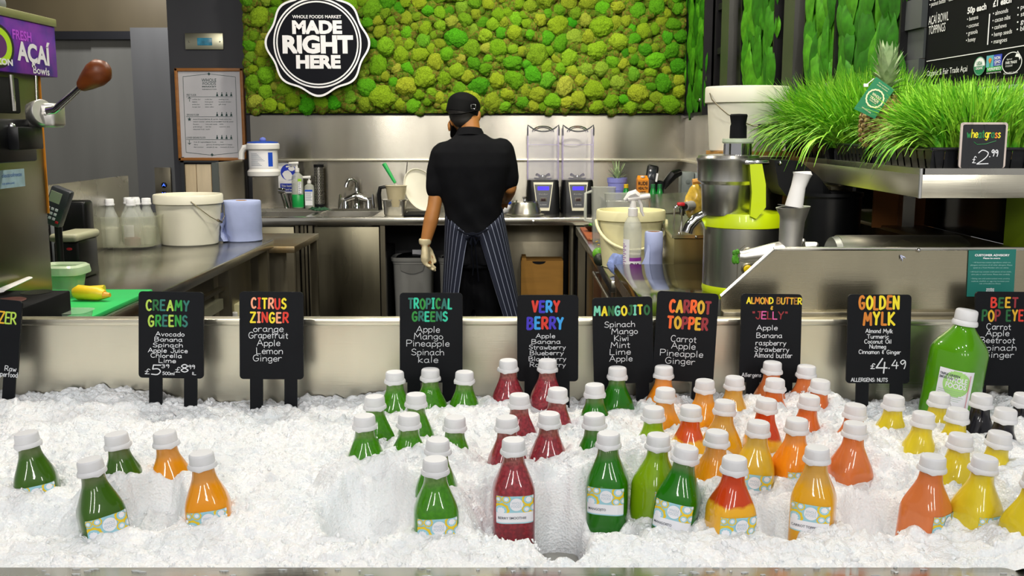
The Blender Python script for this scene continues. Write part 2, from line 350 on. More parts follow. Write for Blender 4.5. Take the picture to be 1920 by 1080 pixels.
# plank cladding under the notice
PLK = [mat('plank_a', 'cbb795', .6, 0, .1, 3, (8, 8, 1)), mat('plank_b', 'd8c6a6', .6, 0, .1, 3, (8, 8, 1))]
pc = thing('plank_panel', 'pale wooden plank panel with dark frame under the framed notice', 'panel', (PY(375, 400, 6.73).x, 6.73, 0))
for i, (u, v) in enumerate(((347.5, 368), (369, 396), (397.5, 412))):
    a, b = PY(u, 308, 6.73), PY(v, 308, 6.73)
    part('plank', MB().rbox((a.x, 6.715, 0), (b.x, 6.745, a.z), .003), PLK[i % 2], pc)
a, b = PY(341, 303, 6.73), PY(347, 303, 6.73)
part('frame', MB().box((a.x, 6.70, 0), (b.x, 6.748, a.z + .03)).box((a.x, 6.70, a.z - .005), (PY(412, 300, 6.73).x, 6.748, a.z + .02)), mat('frame_dark', '22262c', .5), pc)

# framed store directory
Yn = 6.72
nt_ = thing('framed_notice', 'white store directory notice in a thin wooden frame on the dark pillar', 'notice', PY(397, 301, Yn))
a, b = PY(336.5, 301, Yn), PY(456, 128, Yn); fw = .019
WOODF = mat('frame_wood', 'a0662a', .5, 0, .15, 6, (1, 1, 6))
fr = MB()
for q in (((a.x, 0, a.z), (a.x + fw, 0, b.z)), ((b.x - fw, 0, a.z), (b.x, 0, b.z)), ((a.x, 0, a.z), (b.x, 0, a.z + fw)), ((a.x, 0, b.z - fw), (b.x, 0, b.z))):
    fr.rbox((q[0][0], Yn - .022, q[0][2]), (q[1][0], Yn + .02, q[1][2]), .003)
part('frame', fr, WOODF, nt_)
pp = part('paper', MB().box((a.x + .01, Yn - .006, a.z + .01), (b.x - .01, Yn, b.z - .01)), mat('notice_paper', 'c9c8cd', .6, 0, .04, 6), nt_)
INK = mat('ink_green_grey', '2c4a48', .7)
ink = MB(); Yp = Yn - .0075; kk = Yn * .985 / F
def nb(px, py): p = PY(px, py, Yp); return p
def npx(q, r=1.0):                                    # zoomed notice pixel -> world (crop 320..470 / 120..310 at 5.687)
    return nb(320 + q / 5.687, 120 + r / 5.687)
def nline(p, q, wd=.9):
    d = (q - p); n = Vector((-d.z, 0, d.x)).normalized() * kk * wd / 2
    ink.add([p + n, p - n, q - n, q + n], [(0, 1, 2, 3)])
O1 = [(130, 135), (405, 105), (690, 137), (718, 945), (440, 972), (165, 942), (130, 135)]
for p, q in zip(O1, O1[1:]): nline(npx(*p), npx(*q), .7)
for cx_, cy_ in ((408, 106), (442, 968)): p = npx(cx_, cy_); ink.prism([(p.x - 3 * kk, p.z), (p.x, p.z + 3 * kk), (p.x + 3 * kk, p.z), (p.x, p.z - 3 * kk)], Yp - .0003, Yp)
def ntext(t, x0, x1, yb, yt, bold=0.0):
    p, q, tt = npx(x0, yb), npx(x1, yb), npx(x0, yt); fit_text(ink, t, (p.x, Yp, p.z), (q.x - p.x, 0, 0), (0, 0, tt.z - p.z), 0, bold)
ntext('WHOLE', 330, 488, 190, 155); ntext('FOODS', 342, 482, 224, 194); ntext('MARKET', 336, 488, 247, 236, .03); ntext('KENSINGTON', 338, 488, 276, 264)
for yy, hd, hx, ar in ((350, 'FIRST FLOOR', 272, 1), (562, 'GROUND FLOOR', 302, 0), (806, 'LOWER GROUND FLOOR', 372, -1)):
    ntext(hd, 170, hx, yy - 10, yy - 30); nline(npx(165, yy), npx(662, yy), .6)
    for k in range(4):
        c = npx(495 + 50 * k, yy - 24); ink.prism([(c.x - 2.2 * kk, c.z - 3 * kk), (c.x + 2.2 * kk, c.z - 3 * kk), (c.x + 1.2 * kk, c.z + 1.5 * kk), (c.x - .6 * kk, c.z + 2 * kk)], Yp - .0003, Yp); ink.sphere((c.x + .2 * kk, Yp, c.z + 3.2 * kk), 1.1 * kk, sub=1, sc=(1, .05, 1))
    c = npx(200, yy + 28)
    if ar:
        nline(c + Vector((0, 0, 4 * kk)), c - Vector((0, 0, 4 * kk))); t = c + Vector((0, 0, ar * 4 * kk))
        for sx in (-1, 1): nline(t, t + Vector((sx * 3 * kk, 0, -ar * 3 * kk)))
    else:
        st = [(c.x + math.sin(k * math.pi / 5) * kk * (4 if k % 2 == 0 else 1.7), c.z + math.cos(k * math.pi / 5) * kk * (4 if k % 2 == 0 else 1.7)) for k in range(10)]
        ink.prism(st, Yp - .0003, Yp)
rows = {350: [('coffee bar', 'sushi bar', 'seating area'), ('bakery', 'home goods', 'bodycare & skin'), ('pizza bar', 'juice bar', 'gift shop'), ('burger bar', 'wine cellar', '')],
        562: [('bread & pastries', 'wines & spirits', 'fresh juice bar'), ('cheese counter', 'olives & antipasti', 'hot food & salads'), ('flowers', 'nuts and seeds', 'tills'), ('grab and go', 'raw bar', 'customer desk'), ('seasonal fruit', 'sushi', '')],
        806: [('fruit & vegetables', 'frozen foods', 'meat'), ('dairy', 'grocery & baking', 'health & beauty'), ('fish counter', 'cereals & tea', 'cookware & linens')]}
for yy, rr_ in rows.items():
    for i, cells in enumerate(rr_):
        for j, t in enumerate(cells):
            if t: x = (232, 366, 512)[j] + (yy - 350) * .035; ntext(t, x, x + 9.2 * len(t) * .95, yy + 32 + 27 * i, yy + 20 + 27 * i)
part('lettering', ink, INK, pp, smooth=0)

# ------------------------------------------------------------------ back wall: steel splashback, ledge
sp = bpy.data.objects.new('trim_1', None); COL.objects.link(sp); sp['kind'] = 'structure'
xl = -1.63
struct('steel_sheet', MB().box((xl, 6.49, 1.262), (1.078, 6.52, 1.533)), STEEL_W, sp)
struct('steel_sheet', MB().box((xl, 6.49, 0.95), (1.078, 6.52, 1.250)), STEEL_W, sp)
struct('steel_ledge', MB().rbox((xl, 6.462, 1.248), (1.08, 6.52, 1.264), .003), STEEL_V, sp)
struct('steel_sheet', MB().box((1.078, 3.3, 0.9), (1.10, 6.5, 1.250)).box((1.078, 3.9, 1.262), (1.10, 6.5, 1.525)), STEEL_W, sp)
struct('steel_ledge', MB().rbox((1.05, 3.4, 1.248), (1.10, 6.462, 1.264), .003), STEEL_V, sp)
struct('dark_edge', MB().box((xl - .02, 6.47, 1.533), (1.10, 6.52, 1.541)), BLACKM, sp)

# ------------------------------------------------------------------ moss wall
def moss_mat(name, base):
    m = bpy.data.materials.new(name); m.use_nodes = True; nt = m.node_tree; b = nt.nodes['Principled BSDF']
    tc = node(nt, 'ShaderNodeTexCoord'); oi = node(nt, 'ShaderNodeObjectInfo')
    rp = node(nt, 'ShaderNodeValToRGB'); cr = rp.color_ramp; cr.interpolation = 'LINEAR'
    cols = ['3f8a10', '6f9c16', '93a824', '52a814', '9fae2c', '7c9420', '38a010', 'a8ac40'] if not base else ['4a6a14', '64701c', '4c7a14', '7a6e2c', '5a8a18', '6a5a24', '568018', '7a8a26']
    while len(cr.elements) < 8: cr.elements.new(0.5)
    for i, c in enumerate(cols): cr.elements[i].position = i / 7; cr.elements[i].color = lin(c)
    if base:
        nn = node(nt, 'ShaderNodeTexNoise'); nn.inputs['Scale'].default_value = 14; nn.inputs['Detail'].default_value = 5
        nt.links.new(tc.outputs['Object'], nn.inputs[0]); mr = node(nt, 'ShaderNodeMapRange'); mr.inputs[1].default_value = .3; mr.inputs[2].default_value = .7
        nt.links.new(nn.outputs[0], mr.inputs[0]); nt.links.new(mr.outputs[0], rp.inputs[0])
    else: nt.links.new(oi.outputs['Random'], rp.inputs[0])
    n1 = node(nt, 'ShaderNodeTexNoise'); n1.inputs['Scale'].default_value = 95 if base else 8; n1.inputs['Detail'].default_value = 6; n1.inputs['Roughness'].default_value = .72
    nt.links.new(tc.outputs['Object'], n1.inputs[0])
    mx = node(nt, 'ShaderNodeMix', data_type='RGBA', blend_type='MULTIPLY'); mx.inputs[0].default_value = .8
    r2 = node(nt, 'ShaderNodeValToRGB'); r2.color_ramp.elements[0].position = .35; r2.color_ramp.elements[0].color = (.35, .36, .25, 1); r2.color_ramp.elements[1].position = .62; r2.color_ramp.elements[1].color = (1.25, 1.2, 1.1, 1)
    nt.links.new(n1.outputs[0], r2.inputs[0]); nt.links.new(rp.outputs[0], mx.inputs[6]); nt.links.new(r2.outputs[0], mx.inputs[7]); nt.links.new(mx.outputs[2], b.inputs['Base Color'])
    bp = node(nt, 'ShaderNodeBump'); bp.inputs['Strength'].default_value = .9; bp.inputs['Distance'].default_value = .008
    nt.links.new(n1.outputs[0], bp.inputs['Height']); nt.links.new(bp.outputs[0], b.inputs['Normal']); b.inputs['Roughness'].default_value = .9; b.inputs['Specular IOR Level'].default_value = .15
    return m
MOSS, MOSSB = moss_mat('moss', False), moss_mat('moss_base', True)
def vnoise(P, freq, seed):                    # smooth value noise, vectorised, P (N,3)
    r_ = np.random.default_rng(seed); T = r_.random(4096); q = P * freq; i = np.floor(q).astype(int); f = q - i; f = f * f * (3 - 2 * f)
    def h(a, b, c): return T[((i[:, 0] + a) * 73856093 ^ (i[:, 1] + b) * 19349663 ^ (i[:, 2] + c) * 83492791) & 4095]
    x = f[:, 0]; y = f[:, 1]; z = f[:, 2]
    l = lambda a, b, t: a + (b - a) * t
    return l(l(l(h(0, 0, 0), h(1, 0, 0), x), l(h(0, 1, 0), h(1, 1, 0), x), y), l(l(h(0, 0, 1), h(1, 0, 1), x), l(h(0, 1, 1), h(1, 1, 1), x), y), z) * 2 - 1
def tuft_verts(seed, sub):
    bm = bmesh.new(); bmesh.ops.create_icosphere(bm, subdivisions=sub, radius=1); bm.verts.index_update()
    V = np.array([v.co[:] for v in bm.verts]); Fs = [[v.index for v in f.verts] for f in bm.faces]; bm.free()
    d = 1 + .15 * vnoise(V + 9, 1.3, seed) + .09 * vnoise(V + 9, 3.3, seed + 1) + .05 * vnoise(V + 9, 9, seed + 2) + (.045 * vnoise(V + 9, 22, seed + 3) if sub > 3 else 0)
    V = V * d[:, None]; V[:, 1] *= .62
    return V, Fs
XM0, XM1, ZM0, ZM1 = -1.645, 1.07, 1.545, 2.62
mw = thing('moss_wall', 'green wall panel packed with cushions of preserved moss above the steel splashback', 'moss wall', ((XM0 + XM1) / 2, 6.5, ZM0))
nx, nz = 300, 118
gx, gz = np.meshgrid(np.linspace(XM0, XM1, nx), np.linspace(ZM0, ZM1, nz)); P3 = np.stack([gx.ravel(), np.zeros(nx * nz), gz.ravel()], 1)
dy = .012 * vnoise(P3, 18, 3) + .010 * vnoise(P3, 45, 4) + .006 * vnoise(P3, 90, 5)
Vb = np.stack([P3[:, 0], 6.468 - dy, P3[:, 2]], 1)
fb = [(j * nx + i, j * nx + i + 1, (j + 1) * nx + i + 1, (j + 1) * nx + i) for j in range(nz - 1) for i in range(nx - 1)]
o = part('moss_bed', MB().add(Vb.tolist(), fb).box((XM0, 6.485, ZM0), (XM1, 6.518, ZM1)), MOSSB, mw, smooth=180); o['kind'] = 'stuff'
TM = []
for k in range(9):
    V, Fs = tuft_verts(40 + 5 * k, 5); mb = MB().add(V.tolist(), Fs); TM.append(mb.mesh('moss_tuft', MOSS, None, 180))
rd = random.Random(5); spots = []; tries = 0
while len(spots) < 300 and tries < 60000:
    tries += 1; r_ = rd.uniform(.036, .072) * (1 if rd.random() < .75 else .8)
    x, z = rd.uniform(XM0 + .04, XM1 - .03), ZM0 + (2.30 - ZM0) * rd.random() ** 1.0 + .035
    if (x + 1.195) ** 2 + (z - 1.985) ** 2 < .23 ** 2: continue
    if all((x - a) ** 2 + (z - b) ** 2 > (.80 * (r_ + c)) ** 2 for a, b, c in spots) and z - r_ * .75 > ZM0: spots.append((x, z, r_))
for i, (x, z, r_) in enumerate(spots):
    o = put('moss_tuft', TM[i % 9], mw); o.location = Vector((x, 6.452, z)) - ORG[mw.name]
    o.rotation_euler = (0, rd.uniform(0, 6.28), 0); o.scale = (r_ * rd.uniform(.9, 1.15), r_ * rd.uniform(.8, 1.1), r_ * rd.uniform(.8, 1.0))
small = MB(); V, Fs = tuft_verts(91, 2)
for i in range(2000):
    r_ = rd.uniform(.016, .038); x, z = rd.uniform(XM0 + .02, XM1 - .02), rd.uniform(ZM0 + .01, ZM1 - .03)
    a = rd.uniform(0, 6.28); ca, sa = math.cos(a) * r_, math.sin(a) * r_
    small.add([(x + ca * v[0] - sa * v[2], 6.458 + r_ * v[1], z + sa * v[0] + ca * v[2]) for v in V], Fs)
MOSSS = moss_mat('moss_small', True)
o = part('moss_clumps', small, MOSSS, mw, smooth=180); o['kind'] = 'stuff'
trim = MB().box((XM1 - .004, 6.40, ZM0), (XM1 + .012, 6.52, ZM1)); part('metal_edge', trim, BLACKM, mw)

# ------------------------------------------------------------------ round badge sign
bc = PY(595, 81, 6.36); k = 6.36 * .985 / F
bs = thing('badge_sign', 'round scalloped black sign with white lettering hanging on the moss wall', 'sign', (bc.x, 6.40, bc.z - 98 * k))
NAVY = mat('sign_black', '0a0c14', .6, 0, .06, spec=.12)
def lobe(R0, A, n=160): return [(bc.x + (R0 + A * (math.cos(8 * t) * .75 + .25 * math.cos(4 * t))) * k * math.cos(t), bc.z + (R0 + A * (math.cos(8 * t) * .75 + .25 * math.cos(4 * t))) * k * math.sin(t)) for t in [2 * math.pi * i / n for i in range(n)]]
part('board', MB().prism(lobe(93, 5.2), 6.362, 6.385), NAVY, bs)
def band(mb, a, b, y, m=0):
    n = len(a); mb.add([(p[0], y, p[1]) for p in a] + [(p[0], y, p[1]) for p in b], [(i, (i + 1) % n, n + (i + 1) % n, n + i) for i in range(n)], m)
def circ(cx, cz, r, n=64): return [(cx + r * math.cos(2 * math.pi * i / n), cz + r * math.sin(2 * math.pi * i / n)) for i in range(n)]
o_ = MB(); band(o_, lobe(93, 5.2), lobe(89.2, 5.0), 6.3612); band(o_, circ(bc.x, bc.z, 82 * k), circ(bc.x, bc.z, 79 * k), 6.3612); band(o_, circ(bc.x, bc.z, 76.5 * k), circ(bc.x, bc.z, 73.8 * k), 6.3612)
part('white_border', o_, PRINTW, bs, smooth=0)
o_ = MB()
for t, x0, x1, yb, yt, bo in (('WHOLE FOODS MARKET', 548, 640, 34.2, 28.5, .02), ('MADE', 548, 641.5, 62, 40, .055), ('RIGHT', 530, 662.5, 98, 68.5, .055), ('HERE', 555.5, 639, 127, 105, .055)):
    p, q, tt = PY(x0, yb, 6.361), PY(x1, yb, 6.361), PY(x0, yt, 6.361)
    fit_text(o_, t, p, (q.x - p.x, 0, 0), (0, 0, tt.z - p.z), 0, bo)
part('lettering', o_, PRINTW, bs, smooth=0)

# ------------------------------------------------------------------ leaf panel wall on the right
DARKM = mat('dark_metal', '2b2a2c', .4, .7, .15, 4)
LEAFS = [mat('leaf_a', '357a0e', .6, 0, .3, 30, bump=.2, spec=.2), mat('leaf_b', '28680a', .6, 0, .3, 30, bump=.2, spec=.2), mat('leaf_c', '4a9016', .6, 0, .3, 30, bump=.2, spec=.2)]
A0, A1 = Vector((1.095, 6.45, 0)), Vector((1.235, 3.25, 0)); AD = (A1 - A0).normalized(); AN = Vector((-AD.y, AD.x, 0)); AN = -AN if AN.x > 0 else AN
def onwall(px):                                # where the ray of this column meets the wall
    d = ray(px, 180); t_ = (A0.x * AD.y - A0.y * AD.x) / (d.x * AD.y - d.y * AD.x); return Vector((d.x * t_, d.y * t_, 0))
struct('wall_right', MB().add([A0 + Vector((.10, 0, 0)), A1 + Vector((.10, 0, 0)), A1 + Vector((.22, 0, 0)), A0 + Vector((.22, 0, 0)), A0 + Vector((.10, 0, 3.3)), A1 + Vector((.10, 0, 3.3)), A1 + Vector((.22, 0, 3.3)), A0 + Vector((.22, 0, 3.3))],
        [(0, 1, 2, 3), (4, 5, 6, 7), (0, 1, 5, 4), (1, 2, 6, 5), (2, 3, 7, 6), (3, 0, 4, 7)]).box((1.245, 3.7, 0), (1.36, 6.52, 1.5)), DARK)
def slab(p, q, d0, d1, z0, z1, mb):
    a_, b_, c_, e_ = p + AN * d0, q + AN * d0, q + AN * d1, p + AN * d1
    return mb.add([(v.x, v.y, z) for z in (z0, z1) for v in (a_, b_, c_, e_)], [(0, 1, 2, 3), (4, 5, 6, 7), (0, 1, 5, 4), (1, 2, 6, 5), (2, 3, 7, 6), (3, 0, 4, 7)])
ZL0, ZL1 = 1.545, 2.75
def leaf_mesh(L, W, seed, curl=.02):
    rd_ = random.Random(seed); mb = MB(); n = 9; prof = [0.02, .45, .8, .97, 1, .9, .7, .42, .02]
    bend = rd_.uniform(-.15, .15); pts = []
    for i in range(n):
        t = i / (n - 1); w_ = W / 2 * prof[i]; cx = bend * L * math.sin(t * math.pi); zc = L * (t - .5)
        for s in (-1, -.5, 0, .5, 1):
            pts.append((cx + s * w_, -.004 - curl * (1 - abs(s)) * math.sin(t * 3.14) + (.004 if s == 0 else 0) + .004 * math.sin(5 * t + s * 3 + seed), zc))
    mb.add(pts, [(i * 5 + j, i * 5 + j + 1, (i + 1) * 5 + j + 1, (i + 1) * 5 + j) for i in range(n - 1) for j in range(4)])
    return mb
LM = []
for k_ in range(9): LM.append(leaf_mesh(.27, .125 + .015 * (k_ % 4), k_).mesh('leaf', LEAFS[k_ % 3], None, 180))
def leaf_panel(pa, pb, label, n, seed):
    p, q = onwall(pa), onwall(pb); W = (q - p).length; c = (p + q) / 2
    t = thing('leaf_display', label, 'wall panel', (c.x, c.y, ZL0), 'leaf covered panels on the right wall')
    part('backing', slab(p, q, -.01, .0, ZL0, ZL1, MB()), mat('leaf_backing', '245a0a', .7, 0, .4, 14), t)
    part('frame', slab(p - AD * .012, p, -.02, .028, ZL0 - .02, ZL1, slab(q, q + AD * .012, -.02, .028, ZL0 - .02, ZL1, slab(p, q, -.02, .028, ZL0 - .03, ZL0, MB()))), DARKM, t)
    ang = math.atan2(AN.y, AN.x) + R(90); rd_ = random.Random(seed); k2 = 0
    rows_ = 11
    for r_ in range(rows_):
        for j in range(n + 3):
            u = (j + .5 + rd_.uniform(-.3, .3)) / (n + 3) * W; z = ZL0 + .11 + r_ * .10 + rd_.uniform(-.05, .05); sc_ = rd_.uniform(.62, 1.0)
            tilt = rd_.uniform(-.42, .42)
            if u < W * .22: tilt = abs(tilt) * .4
            if u > W * .78: tilt = -abs(tilt) * .4
            o = put('leaf', LM[rd_.randrange(9)], t); u = min(max(u, .05 * sc_ + .01), W - .055 * sc_ - .01); pt = p + AD * u + AN * (.004 + .022 * ((k2 * 7) % 5) / 5)
            o.location = Vector((pt.x, pt.y, z)) - ORG[t.name]; o.rotation_euler = (0, tilt, 0); o.rotation_mode = 'XYZ'
            o.matrix_local = Matrix.Translation(o.location) @ Matrix.Rotation(ang, 4, 'Z') @ Matrix.Rotation(tilt + (math.pi if rd_.random() < .4 else 0), 4, 'Y') @ Matrix.Diagonal((sc_ * min(1.25, W / .5 + .3), 1, sc_, 1)); k2 += 1
    kp = q - AD * .03 + AN * .03
    part('knob', MB().sphere((kp.x, kp.y, ZL0 + .07), .011).cyl((kp.x, kp.y, ZL0 + .07), tuple(kp - AN * .03 + Vector((0, 0, ZL0 + .07))), .005), CHROME, t)
leaf_panel(1290, 1325, 'narrow green leaf panel next to the moss wall corner', 4, 1)
leaf_panel(1396, 1457, 'green leaf panel behind the white bucket between black gaps', 5, 2)
leaf_panel(1517, 1572, 'green leaf panel between a grey post and a thin dark joint', 4, 3)
leaf_panel(1575, 1695, 'widest green leaf panel, behind the pineapple crown', 7, 4)
for pa, pb, d, l in ((1358, 1372, .09, 'thin grey metal post left of the white bucket gap'), (1477, 1497, .10, 'grey metal post right of the white bucket')):
    p, q = onwall(pa), onwall(pb); single('metal_post', l, 'post', slab(p, q, -.02, d * .3, 1.3, 2.9, MB()), mat('post_metal', '6a6a66', .4, .8, .15, 3), group='metal posts of the panel wall')
p, q = onwall(1330), onwall(1356)
rk = MB()
for z in (1.62, 1.86, 2.10, 2.34): slab(p, q, -.06, -.03, z, z + .035, rk)
single('shelf_rack', 'dark rack with metal rungs in the gap beside the narrow leaf panel', 'rack', slab(p, p + AD * .02, -.07, -.02, 1.5, 2.8, rk), DARKM)
# corrugated grey strip then the menu board
p, q = onwall(1696), onwall(1728)
cs = MB()
for i in range(16):
    z = 1.3 + .09 * i; slab(p, q, -.01, .015 if i % 2 else .004, z, z + .088, cs)
struct('wall_trim', cs, mat('grey_panel', '5c5f61', .5, .4, .1, 6), kind=True)
bpy.data.objects['wall_trim'].name = 'trim_2'
XB = 1.24
mbd = thing('menu_board', 'black topping menu board with white printed prices above the wheatgrass', 'menu board', (XB, 2.8, 1.6))
pa, pb = PX(1730, 149, XB), PX(1960, 140, XB); y0b, y1b = pb.y - .35, pa.y
part('board', MB().box((XB + .002, y0b, 1.575), (XB + .02, y1b, 2.6)), mat('menu_black', '0c0d10', .6, 0, .1, 5, spec=.08), mbd)
part('frame', MB().box((XB - .004, y1b, 1.56), (XB + .022, y1b + .016, 2.6)).box((XB - .004, y0b, 1.56), (XB + .022, y1b + .016, 1.575)), mat('board_frame', '4a3c30', .5, .4), mbd)
tx = MB()
def bt(t, x0, y0, x1, h, m=0, bold=0.0):
    p = PX(x0, y0, XB); q = PX(x1, y0, XB); tt = PX(x0, y0 - h, XB)
    fit_text(tx, t, (XB - .0005 * (1 + m), p.y, p.z), (0, q.y - p.y, 0), (0, 0, tt.z - p.z), m, bold)
bt('• peanut butter • cacao nibs', 1743, 13, 1800, 8); bt('Organic granola', 1743, 2, 1790, 8)
bt('AÇAÍ BOWL', 1741, 47, 1778, 15.5); bt('TOPPINGS', 1741, 65, 1772, 15)
bt('50p each', 1814, 26, 1849, 11, 0, .03); bt('£1 each', 1862, 13, 1896, 11, 0, .03)
for i, t in enumerate(('banana', 'coconut', 'granola', 'honey')): bt('• ' + t, 1813.5 - i * .7, 40 + 13.2 * i, (1834, 1835, 1833, 1829)[i], 7.5)
for i, t in enumerate(('almonds', 'cacao nibs', 'cashews', 'hemp seeds', 'mangoes')): bt('• ' + t, 1862 - i * .8, 29.5 + 13.3 * i, (1890, 1894, 1887, 1897, 1888)[i], 8)
for i, t in enumerate(('peaches', 'strawberries', 'goji berries', 'blueberries')): bt('• ' + t, 1908 - i * .6, 19 + 13.5 * i, 1908 + 5.2 * len(t), 8.5)
bt('Organic & Fair Trade Açai', 1738, 143, 1813, 10)
def bline(x0, y0, x1, wd):
    p = PX(x0, y0, XB); q = PX(x1, y0, XB); tx.box((XB - .001, q.y, p.z - wd / 2), (XB, p.y, p.z + wd / 2), 0)
bline(1738, 115, 1990, .0022)
p = PX(1856, 26, XB); q = PX(1852, 84, XB); tx.box((XB - .001, p.y - .002, q.z), (XB, p.y + .002, p.z))
# certification marks
def disc(cx, cy, ru, rz, m, off, half=None, inner=0.0):
    c = PX(cx, cy, XB); a_ = np.linspace(*(half or (0, 2 * math.pi)), 33)
    if inner: tx.add([(XB - off, c.y - ru * s * math.cos(t), c.z + rz * s * math.sin(t)) for s in (1, inner) for t in a_], [(i, i + 1, 33 + i + 1, 33 + i) for i in range(32)], m)
    else: tx.add([(XB - off, c.y - ru * math.cos(t), c.z + rz * math.sin(t)) for t in a_], [tuple(range(33))], m)
disc(1837.5, 124, .034, .0245, 0, .0012); disc(1837.5, 124, .031, .022, 2, .0016, (math.pi, 2 * math.pi)); disc(1837.5, 124, .0345, .0247, 2, .0018, None, .93)
def bt2(t, x0, y0, x1, h, m, off, bold=.02):
    p = PX(x0, y0, XB); q = PX(x1, y0, XB); tt = PX(x0, y0 - h, XB); fit_text(tx, t, (XB - off, p.y, p.z), (0, q.y - p.y, 0), (0, 0, tt.z - p.z), m, bold)
bt2('USDA', 1832.5, 122.5, 1842.5, 6.5, 2, .0022); bt2('ORGANIC', 1830.8, 131, 1844, 4.5, 0, .0022)
def brect(x0, y0, x1, y1, m, off):
    p = PX(x0, y0, XB); q = PX(x1, y0, XB); r_ = PX(x0, y1, XB); tx.box((XB - off, q.y, r_.z), (XB, p.y, p.z), m)
brect(1851, 105, 1864.5, 126.5, 3, .0012); brect(1864.5, 103, 1879, 124, 4, .0012); brect(1851, 126.5, 1879, 135, 5, .0012)
c = PX(1857.5, 116, XB); tx.add([(XB - .002, c.y + .010, c.z + .006), (XB - .002, c.y, c.z + .011), (XB - .002, c.y - .010, c.z + .006), (XB - .002, c.y, c.z - .006)], [(0, 1, 2, 3)], 6)
tx.add([(XB - .002, c.y + .003, c.z - .004), (XB - .002, c.y - .003, c.z - .004), (XB - .002, c.y - .002, c.z - .017), (XB - .002, c.y + .002, c.z - .017)], [(0, 1, 2, 3)], 5)
bt2('NON', 1866, 112, 1877, 5.5, 0, .0022); bt2('GMO', 1866, 119.5, 1877, 5.5, 0, .0022); bt2('Project', 1866.5, 123.5, 1877, 3, 0, .0022, 0); bt2('VERIFIED', 1852.5, 133, 1877.5, 5, 0, .0022); bt2('nongmoproject.org', 1851, 138.5, 1878, 2.8, 0, .0022, 0)
disc(1898, 118, .052, .027, 0, .0012, (.9, 2 * math.pi), .93); disc(1898, 118, .052, .027, 0, .0012, (0, .55), .93)
c = PX(1910, 104, XB); tx.add([(XB - .0012, c.y + .004, c.z + .012), (XB - .0012, c.y - .016, c.z - .004), (XB - .0012, c.y - .008, c.z - .012), (XB - .0012, c.y - .004, c.z - .004), (XB - .0012, c.y + .016, c.z - .002)], [(0, 1, 2, 3, 4)], 0)
bt2('Approved', 1889, 113, 1899, 3, 0, .0022, 0); bt2('FAIR TRADE', 1887, 120.5, 1908, 4.6, 0, .0022); bt2('BY ECOCERT', 1887, 126, 1900, 3.2, 0, .0022, 0); bt2('AÇAÍ SUPPLY CHAIN', 1883, 140, 1909, 3.6, 0, .0022, 0)
part('lettering', tx, [PRINTW, BLACK, mat('cert_green', '0f7a4e', .6), mat('cert_teal', '58a8b4', .6), mat('cert_blue', '2c3fb0', .6), mat('cert_leaf', '37a244', .6), mat('cert_orange', 'd8801c', .6)], mbd, smooth=0)
# ================================================================== BACK COUNTER AND WHAT STANDS ON IT
ZC = 0.95
ct = thing('back_counter', 'long stainless steel sink counter along the back wall behind the worker', 'counter', (-.3, 6.2, 0))
b0, b1 = PZ(492, 395, ZC), PZ(565, 395, ZC)
top = MB().rbox((-1.62, 5.85, .905), (1.07, 5.93, ZC), .004).box((-1.62, 6.36, .93), (1.07, 6.49, ZC + .012)).box((-.80, 5.93, .93), (1.07, 6.36, ZC)).box((-1.19, 5.93, .93), (-1.15, 6.36, ZC))
part('worktop', top, STEEL_T, ct)
for x0, x1 in ((-1.60, -1.19), (-1.15, -.80)):
    part('basin', MB().box((x0, 5.93, .76), (x1, 6.36, .775)).box((x0, 5.93, .76), (x0 + .01, 6.36, .945)).box((x1 - .01, 5.93, .76), (x1, 6.36, .945)).box((x0, 6.35, .76), (x1, 6.36, .945)).box((x0, 5.93, .76), (x1, 5.94, .945)), STEEL, ct)
def cabx(px): return PY(px, 480, 5.88).x
for u, v in ((405, 553), (591, 712)):
    part('cabinet_door', MB().rbox((cabx(u), 5.875, .06), (cabx(v), 5.895, .895), .003), mat('door_steel', '6f6a58', .35, 1, .2, 1.6, (3, 3, .5), rvar=.08), ct)
for u, v in ((556, 562), (566, 571), (573, 577), (580, 588), (714, 723)):
    part('upright', MB().box((cabx(u), 5.87, 0), (cabx(v), 5.93, .905)), STEEL_D, ct)
part('rear_panel', MB().box((-1.62, 6.44, 0), (1.07, 6.46, .93)), DARK, ct)
part('side_panel', MB().rbox((cabx(940), 6.22, .05), (cabx(1062), 6.24, .905), .003), STEEL_D, ct)
part('rear_carcass', MB().box((-1.62, 5.93, 0), (cabx(720), 6.44, .74)), DARK, ct)
part('leg', MB().cyl((cabx(1074), 5.95, 0), (cabx(1074), 5.95, .91), .02), STEEL_D, ct)
part('bolt', MB().lathe([(0, 0), (.012, 0), (.010, .006), (0, .008)], n=14, cap=False, M=Matrix.Translation((PY(1000, 411, 5.85).x, 5.851, .928)) @ Matrix.Rotation(R(90), 4, 'X')), STEEL, ct)
es = thing('splash_panel', 'steel end panel on the left of the sink counter, below the wipes tub', 'panel', (-1.66, 6.2, .95))
part('sheet', MB().box((-1.665, 5.80, .951), (-1.655, 6.50, 1.262)), STEEL_W, es)
part('edge_post', MB().box((-1.678, 5.785, .951), (-1.642, 5.80, 1.262)), mat('grey_green', '4c514e', .5), es)

